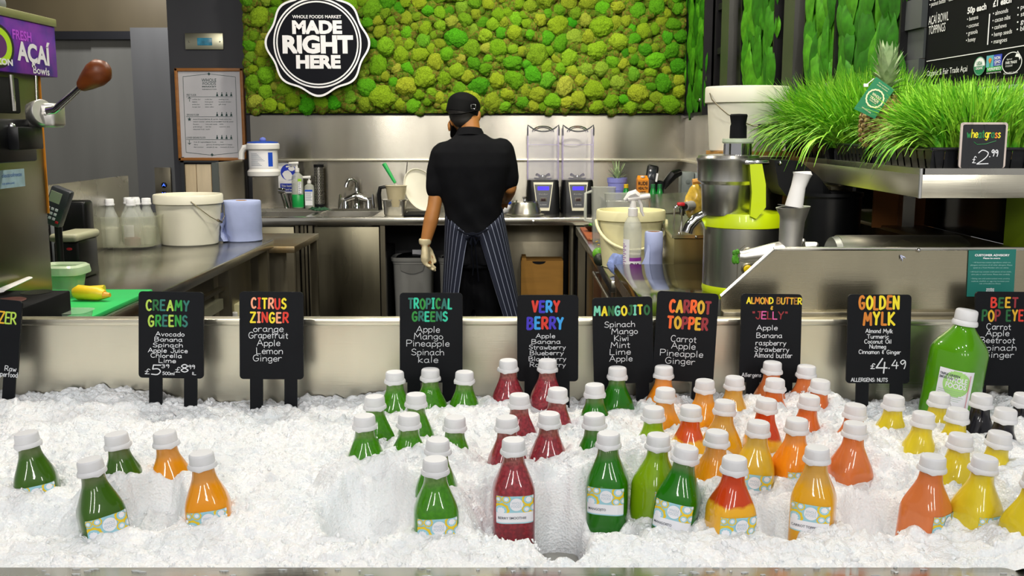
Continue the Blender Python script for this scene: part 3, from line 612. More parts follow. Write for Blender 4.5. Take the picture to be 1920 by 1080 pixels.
# bridge tap
def on(px, py, y=6.2): return PY(px, py, y)
f0 = on(669, 384, 6.40); tp = thing('sink_tap', 'chrome bridge sink tap with a swan neck and two lever handles', 'tap', (f0.x, 6.41, .962))
x, y = f0.x, 6.41; z = .962
part('body', MB().lathe([(.024, 0), (.022, .012), (.015, .03), (.022, .055), (.024, .075), (.014, .09), (.012, .13)], (x, y, z), 18).tube([(x - .07, y, z + .05), (x, y, z + .075), (x + .07, y, z + .05)], [.016, .024, .016], 12), CHROME, tp)
part('spout', MB().tube([(x, y, z + .12), (x, y - .005, z + .16), (x - .02, y - .01, z + .178), (x - .045, y - .02, z + .175), (x - .06, y - .025, z + .145), (x - .062, y - .026, z + .13)], [.011, .011, .010, .010, .011, .013], 12), CHROME, tp)
for s in (-1, 1):
    part('handle', MB().cyl((x + s * .07, y, z + .055), (x + s * .105, y - .01, z + .06), .009).tube([(x + s * .10, y - .01, z + .085), (x + s * .104, y - .012, z + .03), (x + s * .108, y - .014, z + .0)], [.007, .010, .009], 10), CHROME, tp)
    part('foot', MB().lathe([(.022, 0), (.018, .02), (.012, .05)], (x + s * .07, y, z - .001), 14), CHROME, tp)
# small push tap
p = on(537, 385, 6.40)
st_ = thing('push_tap', 'short tilted steel push tap by the left basin', 'tap', (p.x, 6.41, .962))
part('post', MB().cyl((p.x, 6.41, .962), (p.x - .022, 6.40, 1.055), .014, .013), CHROME, st_)
part('button', MB().tube([(p.x - .045, 6.40, 1.072), (p.x - .005, 6.40, 1.066)], [.018, .018], 14).sphere((p.x - .025, 6.40, 1.075), .02, sc=(1, .8, .7)), CHROME, st_)
# wipes tub with holder
wx, wy = on(494, 300, 6.0).x, 6.0; kz = 6.0 * .985 / F; z0 = on(494, 331, 6.0).z
wt = thing('wipes_tub', 'white wipes tub with a blue lid in a white wall bracket', 'tub', (wx, wy, z0))
part('tub', MB().lathe([(.078, 0), (.092, .006), (.094, .03), (.086, .04), (.082, .045), (.082, .150), (.09, .156), (.094, .16), (.094, .185), (.088, .192)], (wx, wy, z0), 32), WHITE, wt)
part('lid', MB().lathe([(.088, .190), (.088, .198), (.05, .203), (.02, .204)], (wx, wy, z0), 32), BLUEP, wt)
part('wipe', MB().sphere((wx, wy, z0 + .212), .016, sc=(1.2, 1, .9)), mat('wipe', '6a79c8', .8), wt)
part('bracket', MB().tube([(wx - .075, wy, z0 + .172), (wx - .11, wy, z0 + .165), (wx - .125, wy, z0 + .14), (wx - .128, wy, z0 + .10)], .018, 10), WHITE, wt)
lb = MB(); lab_r = .0826
th = np.linspace(R(-150), R(-35), 16)
lb.add([(wx + lab_r * math.cos(t), wy + lab_r * math.sin(t), z0 + zz) for zz in (.052, .145) for t in th], [(i, i + 1, 17 + i, 16 + i) for i in range(15)], 0)
for i in range(11):
    a = [(wx + (lab_r + .0004) * math.cos(t), wy + (lab_r + .0004) * math.sin(t)) for t in np.linspace(R(-132), R(-132 + 30 + (i * 37) % 32), 6)]
    zz = z0 + .135 - i * .0068; lb.add([(q[0], q[1], zz - d) for d in (0, .0022) for q in a], [(j, j + 1, 7 + j, 6 + j) for j in range(5)], 1)
a = [(wx + (lab_r + .0004) * math.cos(t), wy + (lab_r + .0004) * math.sin(t)) for t in np.linspace(R(-58), R(-38), 5)]
lb.add([(q[0], q[1], z0 + d) for d in (.06, .14) for q in a], [(j, j + 1, 6 + j, 5 + j) for j in range(4)], 2)
part('label', lb, [PRINTW, mat('ink_grey', '7d8796', .7), BLUEP], wt)
# hand wash sign
yS = 6.486
a, b = on(523, 362, yS), on(556, 305, yS)
hw = thing('handwash_sign', 'white sign with a blue round hand washing symbol on the splashback', 'sign', ((a.x + b.x) / 2, yS, a.z))
part('sheet', MB().box((a.x, yS - .003, a.z), (b.x, yS + .002, b.z)), PRINTW, hw)
s_ = MB(); kk2 = yS * .985 / F; c = on(541.5, 323, yS)
s_.add([(q[0], yS - .0035, q[1]) for q in circ(c.x, c.z, 15.3 * kk2, 32)], [tuple(range(32))], 0)
q0, q1 = on(526, 359, yS), on(554, 344, yS); s_.box((q0.x, yS - .0037, q0.z), (q1.x, yS - .003, q1.z), 0)
for pts in ([(533, 334), (529, 326), (533, 321), (540, 319), (545, 323), (549, 330), (546, 337), (538, 338)], [(540, 316), (545, 311), (551, 313), (553, 318), (548, 321), (543, 320)], [(536, 311), (548, 309), (552, 312), (536, 314)]):
    s_.add([tuple(on(u, v, yS - .0042)) for u, v in pts], [tuple(range(len(pts)))], 1)
for t, yb in (('This basin is', 350.5), ('for hand wash', 357)):
    p_, q_, t_ = on(527.5, yb, yS - .0042), on(552.5, yb, yS - .0042), on(527.5, yb - 4, yS - .0042); fit_text(s_, t, p_, (q_.x - p_.x, 0, 0), (0, 0, t_.z - p_.z), 1, .03)
part('print', s_, [mat('sign_blue', '1c37b8', .5), PRINTW], hw, smooth=0)
# soap and sanitiser bottles
def pump_bottle(px, w, h, y, name, label, m, liquid=None, body_label=None):
    x = on(px, 386, y).x; z = .963; t = thing(name, label, 'bottle', (x, y, z))
    part('bottle_body', MB().lathe([(w * .92, 0), (w, .006), (w, h * .62), (w * .92, h * .70), (w * .38, h * .76), (w * .36, h * .80)], (x, y, z), 24, sy=.8), m, t)
    if liquid: part('liquid', MB().lathe([(w * .95, .002), (w * 1.02, .008), (w * 1.02, h * .29), (w * .97, h * .30)], (x, y, z), 24, sy=.8), liquid, t)
    part('pump', MB().lathe([(w * .40, h * .78), (w * .40, h * .86), (w * .16, h * .87), (w * .16, h * .95)], (x, y, z), 14).tube([(x + .01, y, z + h * .97), (x - w * 1.3, y - .01, z + h * .965), (x - w * 1.4, y - .01, z + h * .94)], [.010, .008, .005], 8), WHITE, t)
    if body_label:
        q = MB(); q.box((x + w * body_label[0], y - w * .86, z + h * body_label[2]), (x + w * body_label[1], y - w * .80, z + h * body_label[3]), 0)
        for i in range(7): q.box((x + w * (body_label[0] + .1), y - w * .865, z + h * (body_label[3] - .1 - i * .04)), (x + w * (body_label[1] - .12 - .1 * (i % 3)), y - w * .85, z + h * (body_label[3] - .085 - i * .04)), 1)
        q.box((x + w * body_label[0], y - w * .868, z + h * (body_label[3] - .06)), (x + w * body_label[1], y - w * .85, z + h * body_label[3]), 2)
        part('label', q, [PRINTW, mat('ink_grey', '7d8796', .7), body_label[4]], t)
pump_bottle(559, .036, .285, 6.40, 'soap_bottle', 'tall clear pump bottle half full of green soap by the sink', FROST, GREENP, (.25, .85, .32, .64, mat('lime_print', '9cd62a', .6)))
pump_bottle(581, .031, .195, 6.42, 'sanitiser_bottle', 'small clear pump bottle with a blue and white label beside the green soap', FROST, None, (-.75, .75, .08, .58, BLUEP))
# perforated tube
x, y, z = on(599.5, 384, 6.42).x, 6.42, .963
pt_ = thing('perforated_tube', 'tall perforated steel tube with dark rims standing on the sink ledge', 'tube', (x, y, z)); q = MB(); r_ = .027
for i in range(22):
    for j in range(14):
        a = 2 * math.pi * (j + .5 * (i % 2)) / 14; q.sphere((x + r_ * math.cos(a), y + r_ * math.sin(a), z + .03 + i * .0105), .0038, sub=1)
part('tube', MB().lathe([(r_, .01), (r_, .262)], (x, y, z), 24, cap=False), STEEL, pt_); part('holes', q, BLACK, pt_)['kind'] = 'stuff'
part('rim', MB().lathe([(.030, 0), (.030, .022), (.027, .024)], (x, y, z), 24).lathe([(.028, .252), (.031, .254), (.031, .268), (.026, .268), (.026, .25)], (x, y, z), 24), BLACKM, pt_)
# green leaves trimmed onto the sink
x, y, z = on(598, 392, 6.2).x, 6.2, .955; q = MB()
for i in range(9):
    a = -2.7 + i * .65; L = .05 + .02 * (i % 3); q.add([(x, y, z + .012), (x + L * .5 * math.cos(a) - .012 * math.sin(a), y + .3 * L * math.sin(a), z + .03), (x + L * math.cos(a), y + .4 * L * math.sin(a), z + .004 + .016 * math.sin(a) ** 2), (x + L * .5 * math.cos(a) + .01 * math.sin(a), y + .3 * L * math.sin(a), z + .018)], [(0, 1, 2, 3)])
    q.sphere((x + L * .4 * math.cos(a), y + .2 * L * math.sin(a), z + .014), (.022, .014, .010), sub=1)
single('leaf_bunch', 'dark green bunch of leaves lying between the two basins', 'leaves', q, mat('dark_leaf', '2c5a3c', .6, 0, .2, 20))
# steel pan with plastic jug, spatula, tall steel, plate
x, y, z = on(741, 402, 6.02).x, 6.02, ZC
gp = thing('steel_pan', 'small deep steel container holding a plastic jug on the counter', 'pan', (x, y, z))
def rlath(mb, prof, x, y, z, asp=.62, n=28):
    rings = []
    for r_, h_ in prof:
        rings.append([(x + r_ * math.copysign(abs(math.cos(t)) ** .45, math.cos(t)), y + r_ * asp * math.copysign(abs(math.sin(t)) ** .45, math.sin(t)), z + h_) for t in [2 * math.pi * i / n for i in range(n)]])
    return mb.loft(rings)
part('pan_body', rlath(MB(), [(.056, 0), (.063, .006), (.067, .085), (.074, .088), (.074, .092)], x, y, z), STEEL, gp)
jg = thing('plastic_jug', 'beige translucent measuring jug with a black handle sitting in the steel pan', 'jug', (x, y, z + .06))
part('jug_body', MB().lathe([(.045, .05), (.050, .09), (.062, .168), (.066, .172)], (x + .008, y, z), 26), mat('beige_clear', 'cdbf98', .3, 0, .05, alpha=.8), jg)
part('handle', MB().tube([(x - .05, y, z + .165), (x - .085, y, z + .16), (x - .093, y, z + .12), (x - .086, y, z + .03)], [.010, .012, .013, .012], 10), BLACK, jg)
p0, p1 = on(720, 307, 6.08), on(741, 343, 6.05)
gs = thing('green_spatula', 'green handled kitchen spatula leaning out of the beige jug', 'spatula', p1)
part('handle', MB().tube([p0, p0.lerp(p1, .5), p1], [.013, .011, .009], 10), GREENP, gs)
part('blade', MB().tube([p1, p1 + (p1 - p0) * .9], [.006, .014], 8, flat=.3), FROST, gs)
p0, p1 = on(764, 302, 6.30), on(756, 380, 6.25)
single('steel_scoop', 'narrow steel utensil standing upright behind the oval lid', 'utensil', MB().tube([p0, p0.lerp(p1, .3), p1], [.006, .008, .015], 8, flat=.4), STEEL)
# white oval lid leaning
c = on(790, 356, 6.1)
pl = MB(); M = Matrix.Translation(c) @ Matrix.Rotation(R(-30), 4, 'Y') @ Matrix.Rotation(R(76), 4, 'X')
pl.lathe([(0, .0), (.115, 0), (.128, .004), (.135, .014), (.139, .014), (.134, -.004), (.118, -.008), (0, -.008)], n=40, M=M, cap=False, sx=.56 * 1.2, sy=.98)
single('oval_lid', 'large off-white round tub lid leaning behind the worker arm', 'lid', pl, CREAM)
x, y = on(768, 398, 6.0).x, 6.05
single('rubber_mat', 'black rubber mat on the counter beside the steel pan', 'mat', MB().rbox((on(760, 400, 6.0).x, 5.90, ZC), (on(815, 400, 6.0).x, 6.15, ZC + .012), .004), BLACKM)
# steel dome lid
x, y, z = on(984, 400, 6.08).x, 6.05, ZC
dl = thing('dome_lid', 'round steel pot lid lying upside down on the counter before the blenders', 'lid', (x, y, z))
part('dome', MB().lathe([(.118, 0), (.119, .004), (.098, .010), (.076, .072), (.072, .076), (0, .078)], (x, y, z), 36, cap=False), CHROME if False else STEEL, dl)
part('knob', MB().lathe([(.010, .076), (.008, .09), (.014, .096), (.014, .104), (.004, .108)], (x, y, z), 14), CHROME, dl)
q = MB()
for a in range(8): q.sphere((x + .07 * math.cos(a * .785), y + .07 * math.sin(a * .785), z + .078), .005, sub=1)
part('rivet', q, CHROME, dl)
# cleaning brush blue/white
p = on(948, 390, 5.96)
cb = thing('scrub_brush', 'blue topped white scrub brush at the right hip of the worker', 'brush', (p.x, 5.96, ZC))
part('base', MB().tube([(p.x - .04, 5.96, ZC + .014), (p.x, 5.95, ZC + .035), (p.x + .025, 5.95, ZC + .06)], [.018, .022, .012], 10), PRINTW, cb)
part('grip', MB().sphere((p.x + .005, 5.96, ZC + .075), (.032, .022, .014)), BLUEP, cb)

# blenders
def blender(px0, px1, label):
    yb = 6.20; x0, x1 = on(px0, 398, yb - .1).x, on(px1, 398, yb - .1).x; cx = (x0 + x1) / 2; W = (x1 - x0) / 2; z = ZC
    t = thing('blender', label, 'blender', (cx, yb, z), 'two countertop blenders')
    rings = []
    for zz, wx_, dy_ in ((0, 1, .13), (.02, 1.0, .13), (.12, .97, .12), (.19, .93, .105), (.20, .88, .10)):
        rings.append([(cx + W * wx_ * math.copysign(abs(math.cos(a)) ** .3, math.cos(a)), yb + dy_ * math.copysign(abs(math.sin(a)) ** .3, math.sin(a)), z + zz) for a in [2 * math.pi * (i + .5) / 32 for i in range(32)]])
    part('base', MB().loft(rings), BLACK, t)
    yf = yb - .131
    def trap(w0, w1, za, zb, y, m, mb): return mb.add([(cx - w0, y, z + za), (cx + w0, y, z + za), (cx + w1, y + .017, z + zb), (cx - w1, y + .017, z + zb)], [(0, 1, 2, 3)], m)
    fp = MB(); trap(W * .36, W * .58, .022, .188, yf - .004, 0, fp); trap(W * .33, W * .52, .040, .176, yf - .0052, 1, fp)
    part('control_panel', fp, [mat('panel_silver', 'b9b49c', .35, .8, .05), mat('panel_black', '15161a', .25)], t, smooth=0)
    part('display', MB().box((cx - W * .33, yf - .001 + .010, z + .143), (cx + W * .33, yf + .012, z + .163)).box((cx - W * .33, yf + .006, z + .143), (cx + W * .33, yf + .009, z + .163)), mat('lcd_blue', '3a2cff', .4, 0, .05, 40, emit=1.6), t)
    sw = part('switch', MB().rbox((cx - W * .20, yf - .003, z + .076), (cx + W * .20, yf + .006, z + .099), .002), mat('switch_grey', '6a665c', .5), t)
    part('rocker', MB().rbox((cx - W * .13, yf - .006, z + .080), (cx + W * .13, yf + .001, z + .095), .002), mat('rocker_dark', '2a0c10', .4), sw)
    tx_ = MB(); fit_text(tx_, 'Blendtec', (cx - W * .26, yf - .0005, z + .115), (W * .52, 0, 0), (0, 0, .009)); fit_text(tx_, 'Q-SERIES', (cx - W * .20, yf - .0065, z + .054), (W * .4, 0, 0), (0, 0, .006), 0, .03)
    part('lettering', tx_, mat('grey_print', 'a8a8a8', .6), t, smooth=0)
    zt = z + .20; PUR = mat('purple_clear', 'b3a6dc', .1, 0, .03, alpha=.42); H = .30
    PAN = mat('pale_clear', 'e4e2ee', .08, 0, .02, alpha=.10)
    enc = MB()
    for s in (-1, 1): enc.rbox((cx + s * W * .90 - .004, yb - .075, zt), (cx + s * W * .90 + .004, yb + .08, zt + H), .002)
    part('side_wall', enc, PUR, t)
    k_ = [(cx - W * .9, zt)] + [(cx + W * .9, zt)] + [(cx + W * .9 * math.cos(a) if False else cx + W * .9 * (1 - 2 * u), zt + H + .035 * (abs(1 - 2 * u) ** 2.2) - .018) for u, a in [(i / 16, 0) for i in range(17)]]
    part('front_wall', MB().prism(k_, yb - .078, yb - .074), PAN, t)
    part('rear_wall', MB().box((cx - W * .9, yb + .078, zt), (cx + W * .9, yb + .082, zt + H - .01)), PAN, t)
    part('top_seal', MB().tube([(cx - W * .92, yb - .076, zt + H - .04), (cx - W * .92, yb - .076, zt + H)] + [(cx - W * .9 + W * 1.8 * i / 12, yb - .076, zt + H + .037 * (abs(1 - 2 * i / 12) ** 2.2) - .016) for i in range(13)] + [(cx + W * .92, yb - .076, zt + H), (cx + W * .92, yb - .076, zt + H - .04)], .0042, 8), mat('seal', '45474c', .5), t)
    part('hinge_line', MB().box((cx - W * .86, yb - .0795, zt + .205), (cx + W * .86, yb - .078, zt + .208)), PUR, t)
    part('lid_ring', MB().tube([(cx + W * .62 * math.cos(a), yb - .01, zt + H - .02 + .034 * math.sin(a)) for a in np.linspace(0, math.pi, 15)], .004, 8).tube([(cx + W * .5 * math.cos(a), yb - .01, zt + H - .02 + .026 * math.sin(a)) for a in np.linspace(0, math.pi, 15)], .003, 8), CHROME, t)
    dr = MB().lathe([(.052, .003), (.055, .006), (.052, .012), (.02, .014)], (cx, yb - .01, zt), 24).lathe([(.012, .01), (.010, .026), (.003, .03)], (cx, yb - .01, zt), 12)
    for s in (-1, 1): dr.tube([(cx + s * .012, yb - .01, zt + .016), (cx + s * .038, yb - .03, zt + .030)], [.006, .010], 6)
    part('drive_plate', dr, CHROME, t)
blender(986.5, 1050, 'left one of two black countertop blenders with clear lilac hoods')
blender(1052, 1114.5, 'right one of two black countertop blenders, by the clear jugs')

# waste bins and box under the counter
def bin_(px0, px1, pyt, y, label, h):
    a, b = PY(px0, pyt, y), PY(px1, pyt, y); cx = (a.x + b.x) / 2; W = (b.x - a.x) / 2; zt = a.z; yc = y + W * .9
    t = thing('waste_bin', label, 'bin', (cx, yc, 0), 'grey waste bins under the back counter')
    BG = mat('bin_grey', '8c8c88', .5, 0, .06, 6)
    part('bin_body', rlath(MB(), [(W * .72, 0), (W * .76, .02), (W * .9, zt - .03), (W * .93, zt - .028), (W * .93, zt - .012)], cx, yc, 0, .9), BG, t)
    part('rim', rlath(MB(), [(W * .98, zt - .014), (W * 1.0, zt - .008), (W * 1.0, zt + .006), (W * .95, zt + .01), (W * .9, zt - .01)], cx, yc, 0, .9), BG, t)
    part('handle', MB().prism([(cx - W * .55, zt - .03), (cx + W * .55, zt - .03), (cx + W * .5, zt - .065)] + [(cx + W * .5 - i * W * .1, zt - .065 - .02 * math.sin(math.pi * i / 10)) for i in range(1, 11)], yc - W * .865, yc - W * .78), mat('bin_handle', '777773', .5), t)
    part('liner', MB().sphere((cx, yc, zt), (W * .8, W * .7, .03), sub=3), BLACK, t)
bin_(730, 814, 487, 6.03, 'larger grey waste bin under the back counter, by the gloved hand', .6)
bin_(820, 880, 487, 6.10, 'narrow grey waste bin mostly hidden behind the striped apron', .6)
x0 = PY(776, 488, 6.08)
single('packet', 'white and blue packet sticking out of the larger waste bin', 'packet', MB().rbox((x0.x, 6.10, x0.z), (x0.x + .07, 6.12, x0.z + .045), .004).box((x0.x - .01, 6.098, x0.z + .035), (x0.x + .05, 6.122, x0.z + .06)), [PRINTW])
a, b = PY(977, 488, 6.0), PY(1056, 488, 6.0)
bx = thing('cardboard_box', 'open brown cardboard box standing under the back counter right of the worker', 'box', ((a.x + b.x) / 2, 6.1, 0))
part('carton', MB().box((a.x, 6.0, 0), (b.x, 6.2, a.z - .003)), CARD, bx)
part('hand_hole', MB().add([(a.x + .105 + .04 * math.cos(t), 5.998, a.z - .006 + .018 * min(0, math.sin(t))) for t in np.linspace(0, 2 * math.pi, 18)], [tuple(range(18))]), BLACK, bx)
part('flap', MB().box((a.x + .004, 6.0, a.z - .004), (a.x + .03, 6.2, a.z + .012)).add([(b.x, 6.0, a.z), (b.x, 6.2, a.z), (b.x + .02, 6.2, a.z - .05), (b.x + .02, 6.0, a.z - .05)], [(0, 1, 2, 3)]), CARD, bx)

# ------------------------------------------------------------------ LEFT COUNTER
lc = thing('left_counter', 'long polished steel work table running away on the left with open shelves', 'counter', (-1.39, 3.5, 0))
XR = -1.088
part('worktop', MB().rbox((-1.70, 2.26, .912), (XR, 4.68, ZC), .005), STEEL_T, lc)
part('splash_back', MB().box((-1.712, 2.95, .95), (-1.70, 4.58, 1.245)), STEEL, lc)
for y in (2.40, 3.30, 3.98, 4.62): part('leg', MB().box((XR - .055, y - .02, 0), (XR - .015, y + .02, .912)), STEEL_D, lc)
for y in (2.4, 4.62): part('leg', MB().box((-1.69, y - .02, 0), (-1.65, y + .02, .912)), STEEL_D, lc)
part('side_panel', MB().box((XR - .10, 4.02, .05), (XR - .09, 4.60, .912)), STEEL_D, lc)
part('rear_panel', MB().box((-1.66, 2.3, .05), (-1.64, 4.6, .912)), DARK, lc)
for z in (.83, .70, .57):
    part('shelf_runner', MB().box((XR - .055, 3.32, z), (XR - .03, 3.96, z + .012)), STEEL_D, lc)
part('tray', MB().box((XR - .4, 3.35, .76), (XR - .03, 3.93, .80)).box((XR - .4, 3.35, .63), (XR - .03, 3.93, .65)), mat('tray_clear', '8b8a74', .3, 0, .1, alpha=.6), lc)
p = PY(436, 575, 4.3)
wb = thing('white_carton', 'cream container on the low shelf seen between the two left signs', 'container', (p.x, 4.35, .3))
part('body', MB().rbox((p.x - .03, 4.30, .45), (p.x + .045, 4.42, PY(430, 571, 4.3).z), .006), CREAMY, wb); part('cap', MB().lathe([(.014, 0), (.014, .016), (.010, .02)], (p.x + .012, 4.28, .665), 14), WHITE, wb)
single('low_shelf', 'low steel shelf under the left work table holding the cream container', 'shelf', MB().box((-1.62, 4.06, .43), (-1.02 , 4.55, .449)), STEEL_D)

# low table behind
ltb = thing('low_table', 'small steel table with rust stains between work table and sinks', 'table', (-1.33, 5.15, 0))
part('tabletop', MB().rbox((-1.62, 4.84, .868), (-1.028, 5.46, .90), .003), mat('rusty_top', '8a8676', .38, .9, .3, 6, col2='80683e'), ltb)
for x, y in ((-1.05, 4.86), (-1.05, 5.43), (-1.60, 4.86), (-1.60, 5.43)): part('leg', MB().box((x - .018, y - .018, 0), (x + .018, y + .018, .87)), STEEL_D, ltb)
part('side_sheet', MB().box((-1.59, 4.95, .05), (-1.085, 4.955, .86)), STEEL_D, ltb)

# white bucket, left counter
def bucket(name, label, cx, cy, z, rt, rb, h, m, rimh=.04, group=None):
    t = thing(name, label, 'bucket', (cx, cy, z), group)
    part('bucket_body', MB().lathe([(rb - .004, 0), (rb, .004), (rt - .004, h - rimh), (rt + .002, h - rimh), (rt + .005, h - rimh + .002), (rt + .005, h - .006), (rt + .002, h), (rt - .006, h), (rt - .008, h - .01), (rb - .006, .012), (0, .01)], (cx, cy, z), 44, cap=False), m, t)
    return t
z = ZC; p = PZ(354, 463, ZC); cy = p.y + .13
b_ = bucket('plastic_bucket', 'white plastic bucket with wire handle on the left work table', PY(354, 400, cy).x, cy, z, .143, .122, .218, CREAM)
cx = PY(354, 400, cy).x
part('handle', MB().tube([(cx + .055, cy - .140, z + .195), (cx + .085, cy - .128, z + .165), (cx + .125, cy - .10, z + .125), (cx + .150, cy - .03, z + .095), (cx + .150, cy + .02, z + .12), (cx + .146, cy + .03, z + .17)], .0022, 6).cyl((cx + .143, cy - .06, z + .108), (cx + .152, cy - .035, z + .098), .006), STEEL_D, b_)
# paper roll
p = PZ(454, 455, ZC); cy = p.y + .09; cx = PY(454, 420, cy).x
pr = thing('paper_roll', 'fat roll of pale blue paper towel standing on the end of the left work table', 'paper roll', (cx, cy, ZC))
part('roll', MB().lathe([(.024, 0), (.084, 0), (.088, .004), (.086, .05), (.088, .056), (.086, .16), (.086, .176), (.083, .181), (.024, .181), (.024, .0)], (cx, cy, ZC), 40, cap=False), PAPERB, pr)
part('core', MB().lathe([(.024, .002), (.024, .182), (.020, .182), (.020, .002)], (cx, cy, ZC), 24, cap=False), CARD, pr)
q = MB(); vs = []
for i in range(7):
    for j in range(6): vs.append((cx - .075 - .022 * math.sin(i * .9) * .5 - .035 + .012 * j + .010 * math.sin(i * 1.7 + j), cy - .055 - .02 * (j % 2) - .004 * i, ZC + .125 * (1 - i / 6) + .006))
q.add(vs, [(i * 6 + j, i * 6 + j + 1, i * 6 + 7 + j, i * 6 + 6 + j) for i in range(6) for j in range(5)]); part('loose_sheet', q, PAPERB, pr, smooth=60)

# plastic tub of bottles
p = PZ(230, 463, ZC); cy = 4.36; cx = PY(231, 430, cy).x
tb_ = thing('bottle_tub', 'clear plastic tub crowded with used juice bottles beside the white bucket', 'tub', (cx, cy, ZC))
q = MB(); rlath(q, [(.125, 0), (.142, .01), (.155, .13), (.163, .134), (.163, .140), (.153, .137), (.140, .012), (.02, .008)], cx, cy, ZC, .75, 40)
part('tub_wall', q, mat('tub_clear', 'd6d8b8', .25, 0, .08, alpha=.24), tb_)
GLASSY = mat('bottle_clear', 'dfe3dc', .08, 0, .04, alpha=.33)
CAPM = mat('cap_white', 'e2e2e4', .42, 0, .015, 9, sss=.05, ssc=.004)
BP = [(.0325, 0), (.0345, .006), (.0345, .110), (.0325, .120), (.026, .135), (.0195, .150), (.0165, .162), (.0165, .176)]
RES = {'milky': mat('residue_milky', 'c9c7ae', .5, 0, .1, 20), 'red': mat('residue_red', '8a1f3a', .4, 0, .15, 30), 'green': mat('residue_green', '9db37c', .4, 0, .2, 30)}
for i, (px, py, dyy, res, lab) in enumerate(((188, 376, .0, 'milky', 'empty bottle at the left end of the clear tub'), (205, 381, -.04, 'milky', 'bottle with milky dregs second from the left in the clear tub'), (240, 373, .06, 'green', 'rear bottle in the middle of the clear tub, left of the tallest'), (253, 370, .07, 'green', 'tallest standing bottle at the rear of the clear tub'), (254, 378, .0, 'milky', 'bottle behind the one with red dregs in the clear tub'), (245, 383, -.06, 'red', 'bottle with dark red dregs and a label at the front of the clear tub'), (274, 377, .02, 'milky', 'bottle at the right end of the clear tub by the bucket'))):
    yy = cy + dyy; x = PY(px, py, yy).x; zt = PY(px, py, yy).z; z = zt - .197
    t = thing('used_bottle', lab, 'bottle', (x, yy, max(z, ZC + .012)), 'used bottles in the clear tub'); z = max(z, ZC + .012)
    part('bottle_body', MB().lathe(BP, (x, yy, z), 20), GLASSY, t)
    part('dregs', MB().lathe([(.03, .003), (.033, .008), (.033, .035 if res == 'red' else .075), (.02, .08 if res != 'red' else .036)], (x, yy, z), 18), RES[res], t)
    part('cap', MB().lathe([(.0205, .170), (.0205, .176), (.0188, .177), (.0185, .194), (.0165, .197), (0, .1975)], (x, yy, z), 20, cap=False), CAPM, t)
    if res == 'red': part('label', MB().add([(x + .035 * math.cos(a), yy + .035 * math.sin(a), z + zz) for zz in (.042, .092) for a in np.linspace(-2.3, -1.0, 8)], [(k, k + 1, 9 + k, 8 + k) for k in range(7)]), PRINTW, t)

# cutting board with mango pieces, clear boxes, card reader, dispenser
gb = MB().rbox((-1.60, 2.30, ZC), (-1.10, 3.115, ZC + .014), .004)
single('cutting_board', 'bright green cutting board at the near end of the left work table', 'cutting board', gb, mat('board_green', '19b559', .5, 0, .12, 5, bump=.1))
MANGO = mat('mango_yellow', 'e9c31e', .45, 0, .12, 12, sss=.1)
p = PZ(175, 563, ZC + .014); x, y, z = p.x, p.y, ZC + .014
mg = thing('mango_piece', 'thick peeled yellow fruit piece lying at the front of the green board', 'fruit', (x, y, z))
part('flesh', MB().tube([(x - .055, y, z + .021), (x - .04, y, z + .023), (x + .02, y - .01, z + .021), (x + .038, y - .014, z + .018)], [.014, .022, .020, .013], 12), MANGO, mg)
part('cut_end', MB().tube([(x + .034, y - .014, z + .017), (x + .056, y - .018, z + .018)], [.012, .006], 9), mat('fruit_core', 'e79a2c', .5, 0, .2, 30), mg)
p = PZ(168, 549, ZC + .014); x, y = p.x, p.y
mg = thing('fruit_slice', 'thin yellow fruit slice behind the thick piece on the green board', 'fruit', (x, y, z))
part('flesh', MB().tube([(x - .05, y, z + .010), (x, y, z + .012), (x + .045, y, z + .012)], [.008, .009, .012], 10), MANGO, mg)
part('cut_end', MB().sphere((x - .05, y, z + .012), (.014, .010, .010)), mat('fruit_core', 'e79a2c'), mg)
# big clear lidded box next to the machine
GC = mat('green_clear', 'b9dcae', .22, 0, .05, alpha=.5)
p = PZ(120, 555, ZC + .014)
cbx = thing('storage_box', 'tall translucent green tinted food box with an open rim beside the machine', 'box', (-1.42, 2.97, ZC + .014))
xa, xb = PY(85, 540, 3.0).x, PY(142, 540, 2.95).x
q = MB(); cxx, W = (xa + xb) / 2, (xb - xa) / 2; zt = PY(140, 505, 3.0).z
rlath(q, [(W * .80, 0), (W * .84, .006), (W * 1.0, zt - ZC - .03), (W * 1.02, zt - ZC - .025)], cxx, 3.0, ZC + .014, .9); part('box_wall', q, GC, cbx)
q = MB(); rlath(q, [(W * 1.22, 0), (W * 1.24, .004), (W * 1.18, .022), (W * 1.02, .028), (W * .9, .020), (W * .9, 0)], cxx, 3.0, zt - .012, .92); part('rim', q, mat('green_clear_rim', 'd5e6c4', .25, 0, .05, alpha=.7), cbx)
p = PZ(95, 590, ZC + .014)
cb2 = thing('clear_tray', 'low clear plastic tray lying on the green board below the black drip tray', 'tray', (-1.19, 2.5, ZC + .014))
xa, xb = PY(55, 590, 2.45).x, PY(147, 570, 2.45).x
q = MB(); rlath(q, [((xb - xa) / 2 * .8, 0), ((xb - xa) / 2 * .93, .035), ((xb - xa) / 2, .038)], (xa + xb) / 2, 2.52, ZC + .0145, .8); part('tray_wall', q, mat('clear_tray', 'cfe0c8', .1, 0, .05, alpha=.35), cb2)
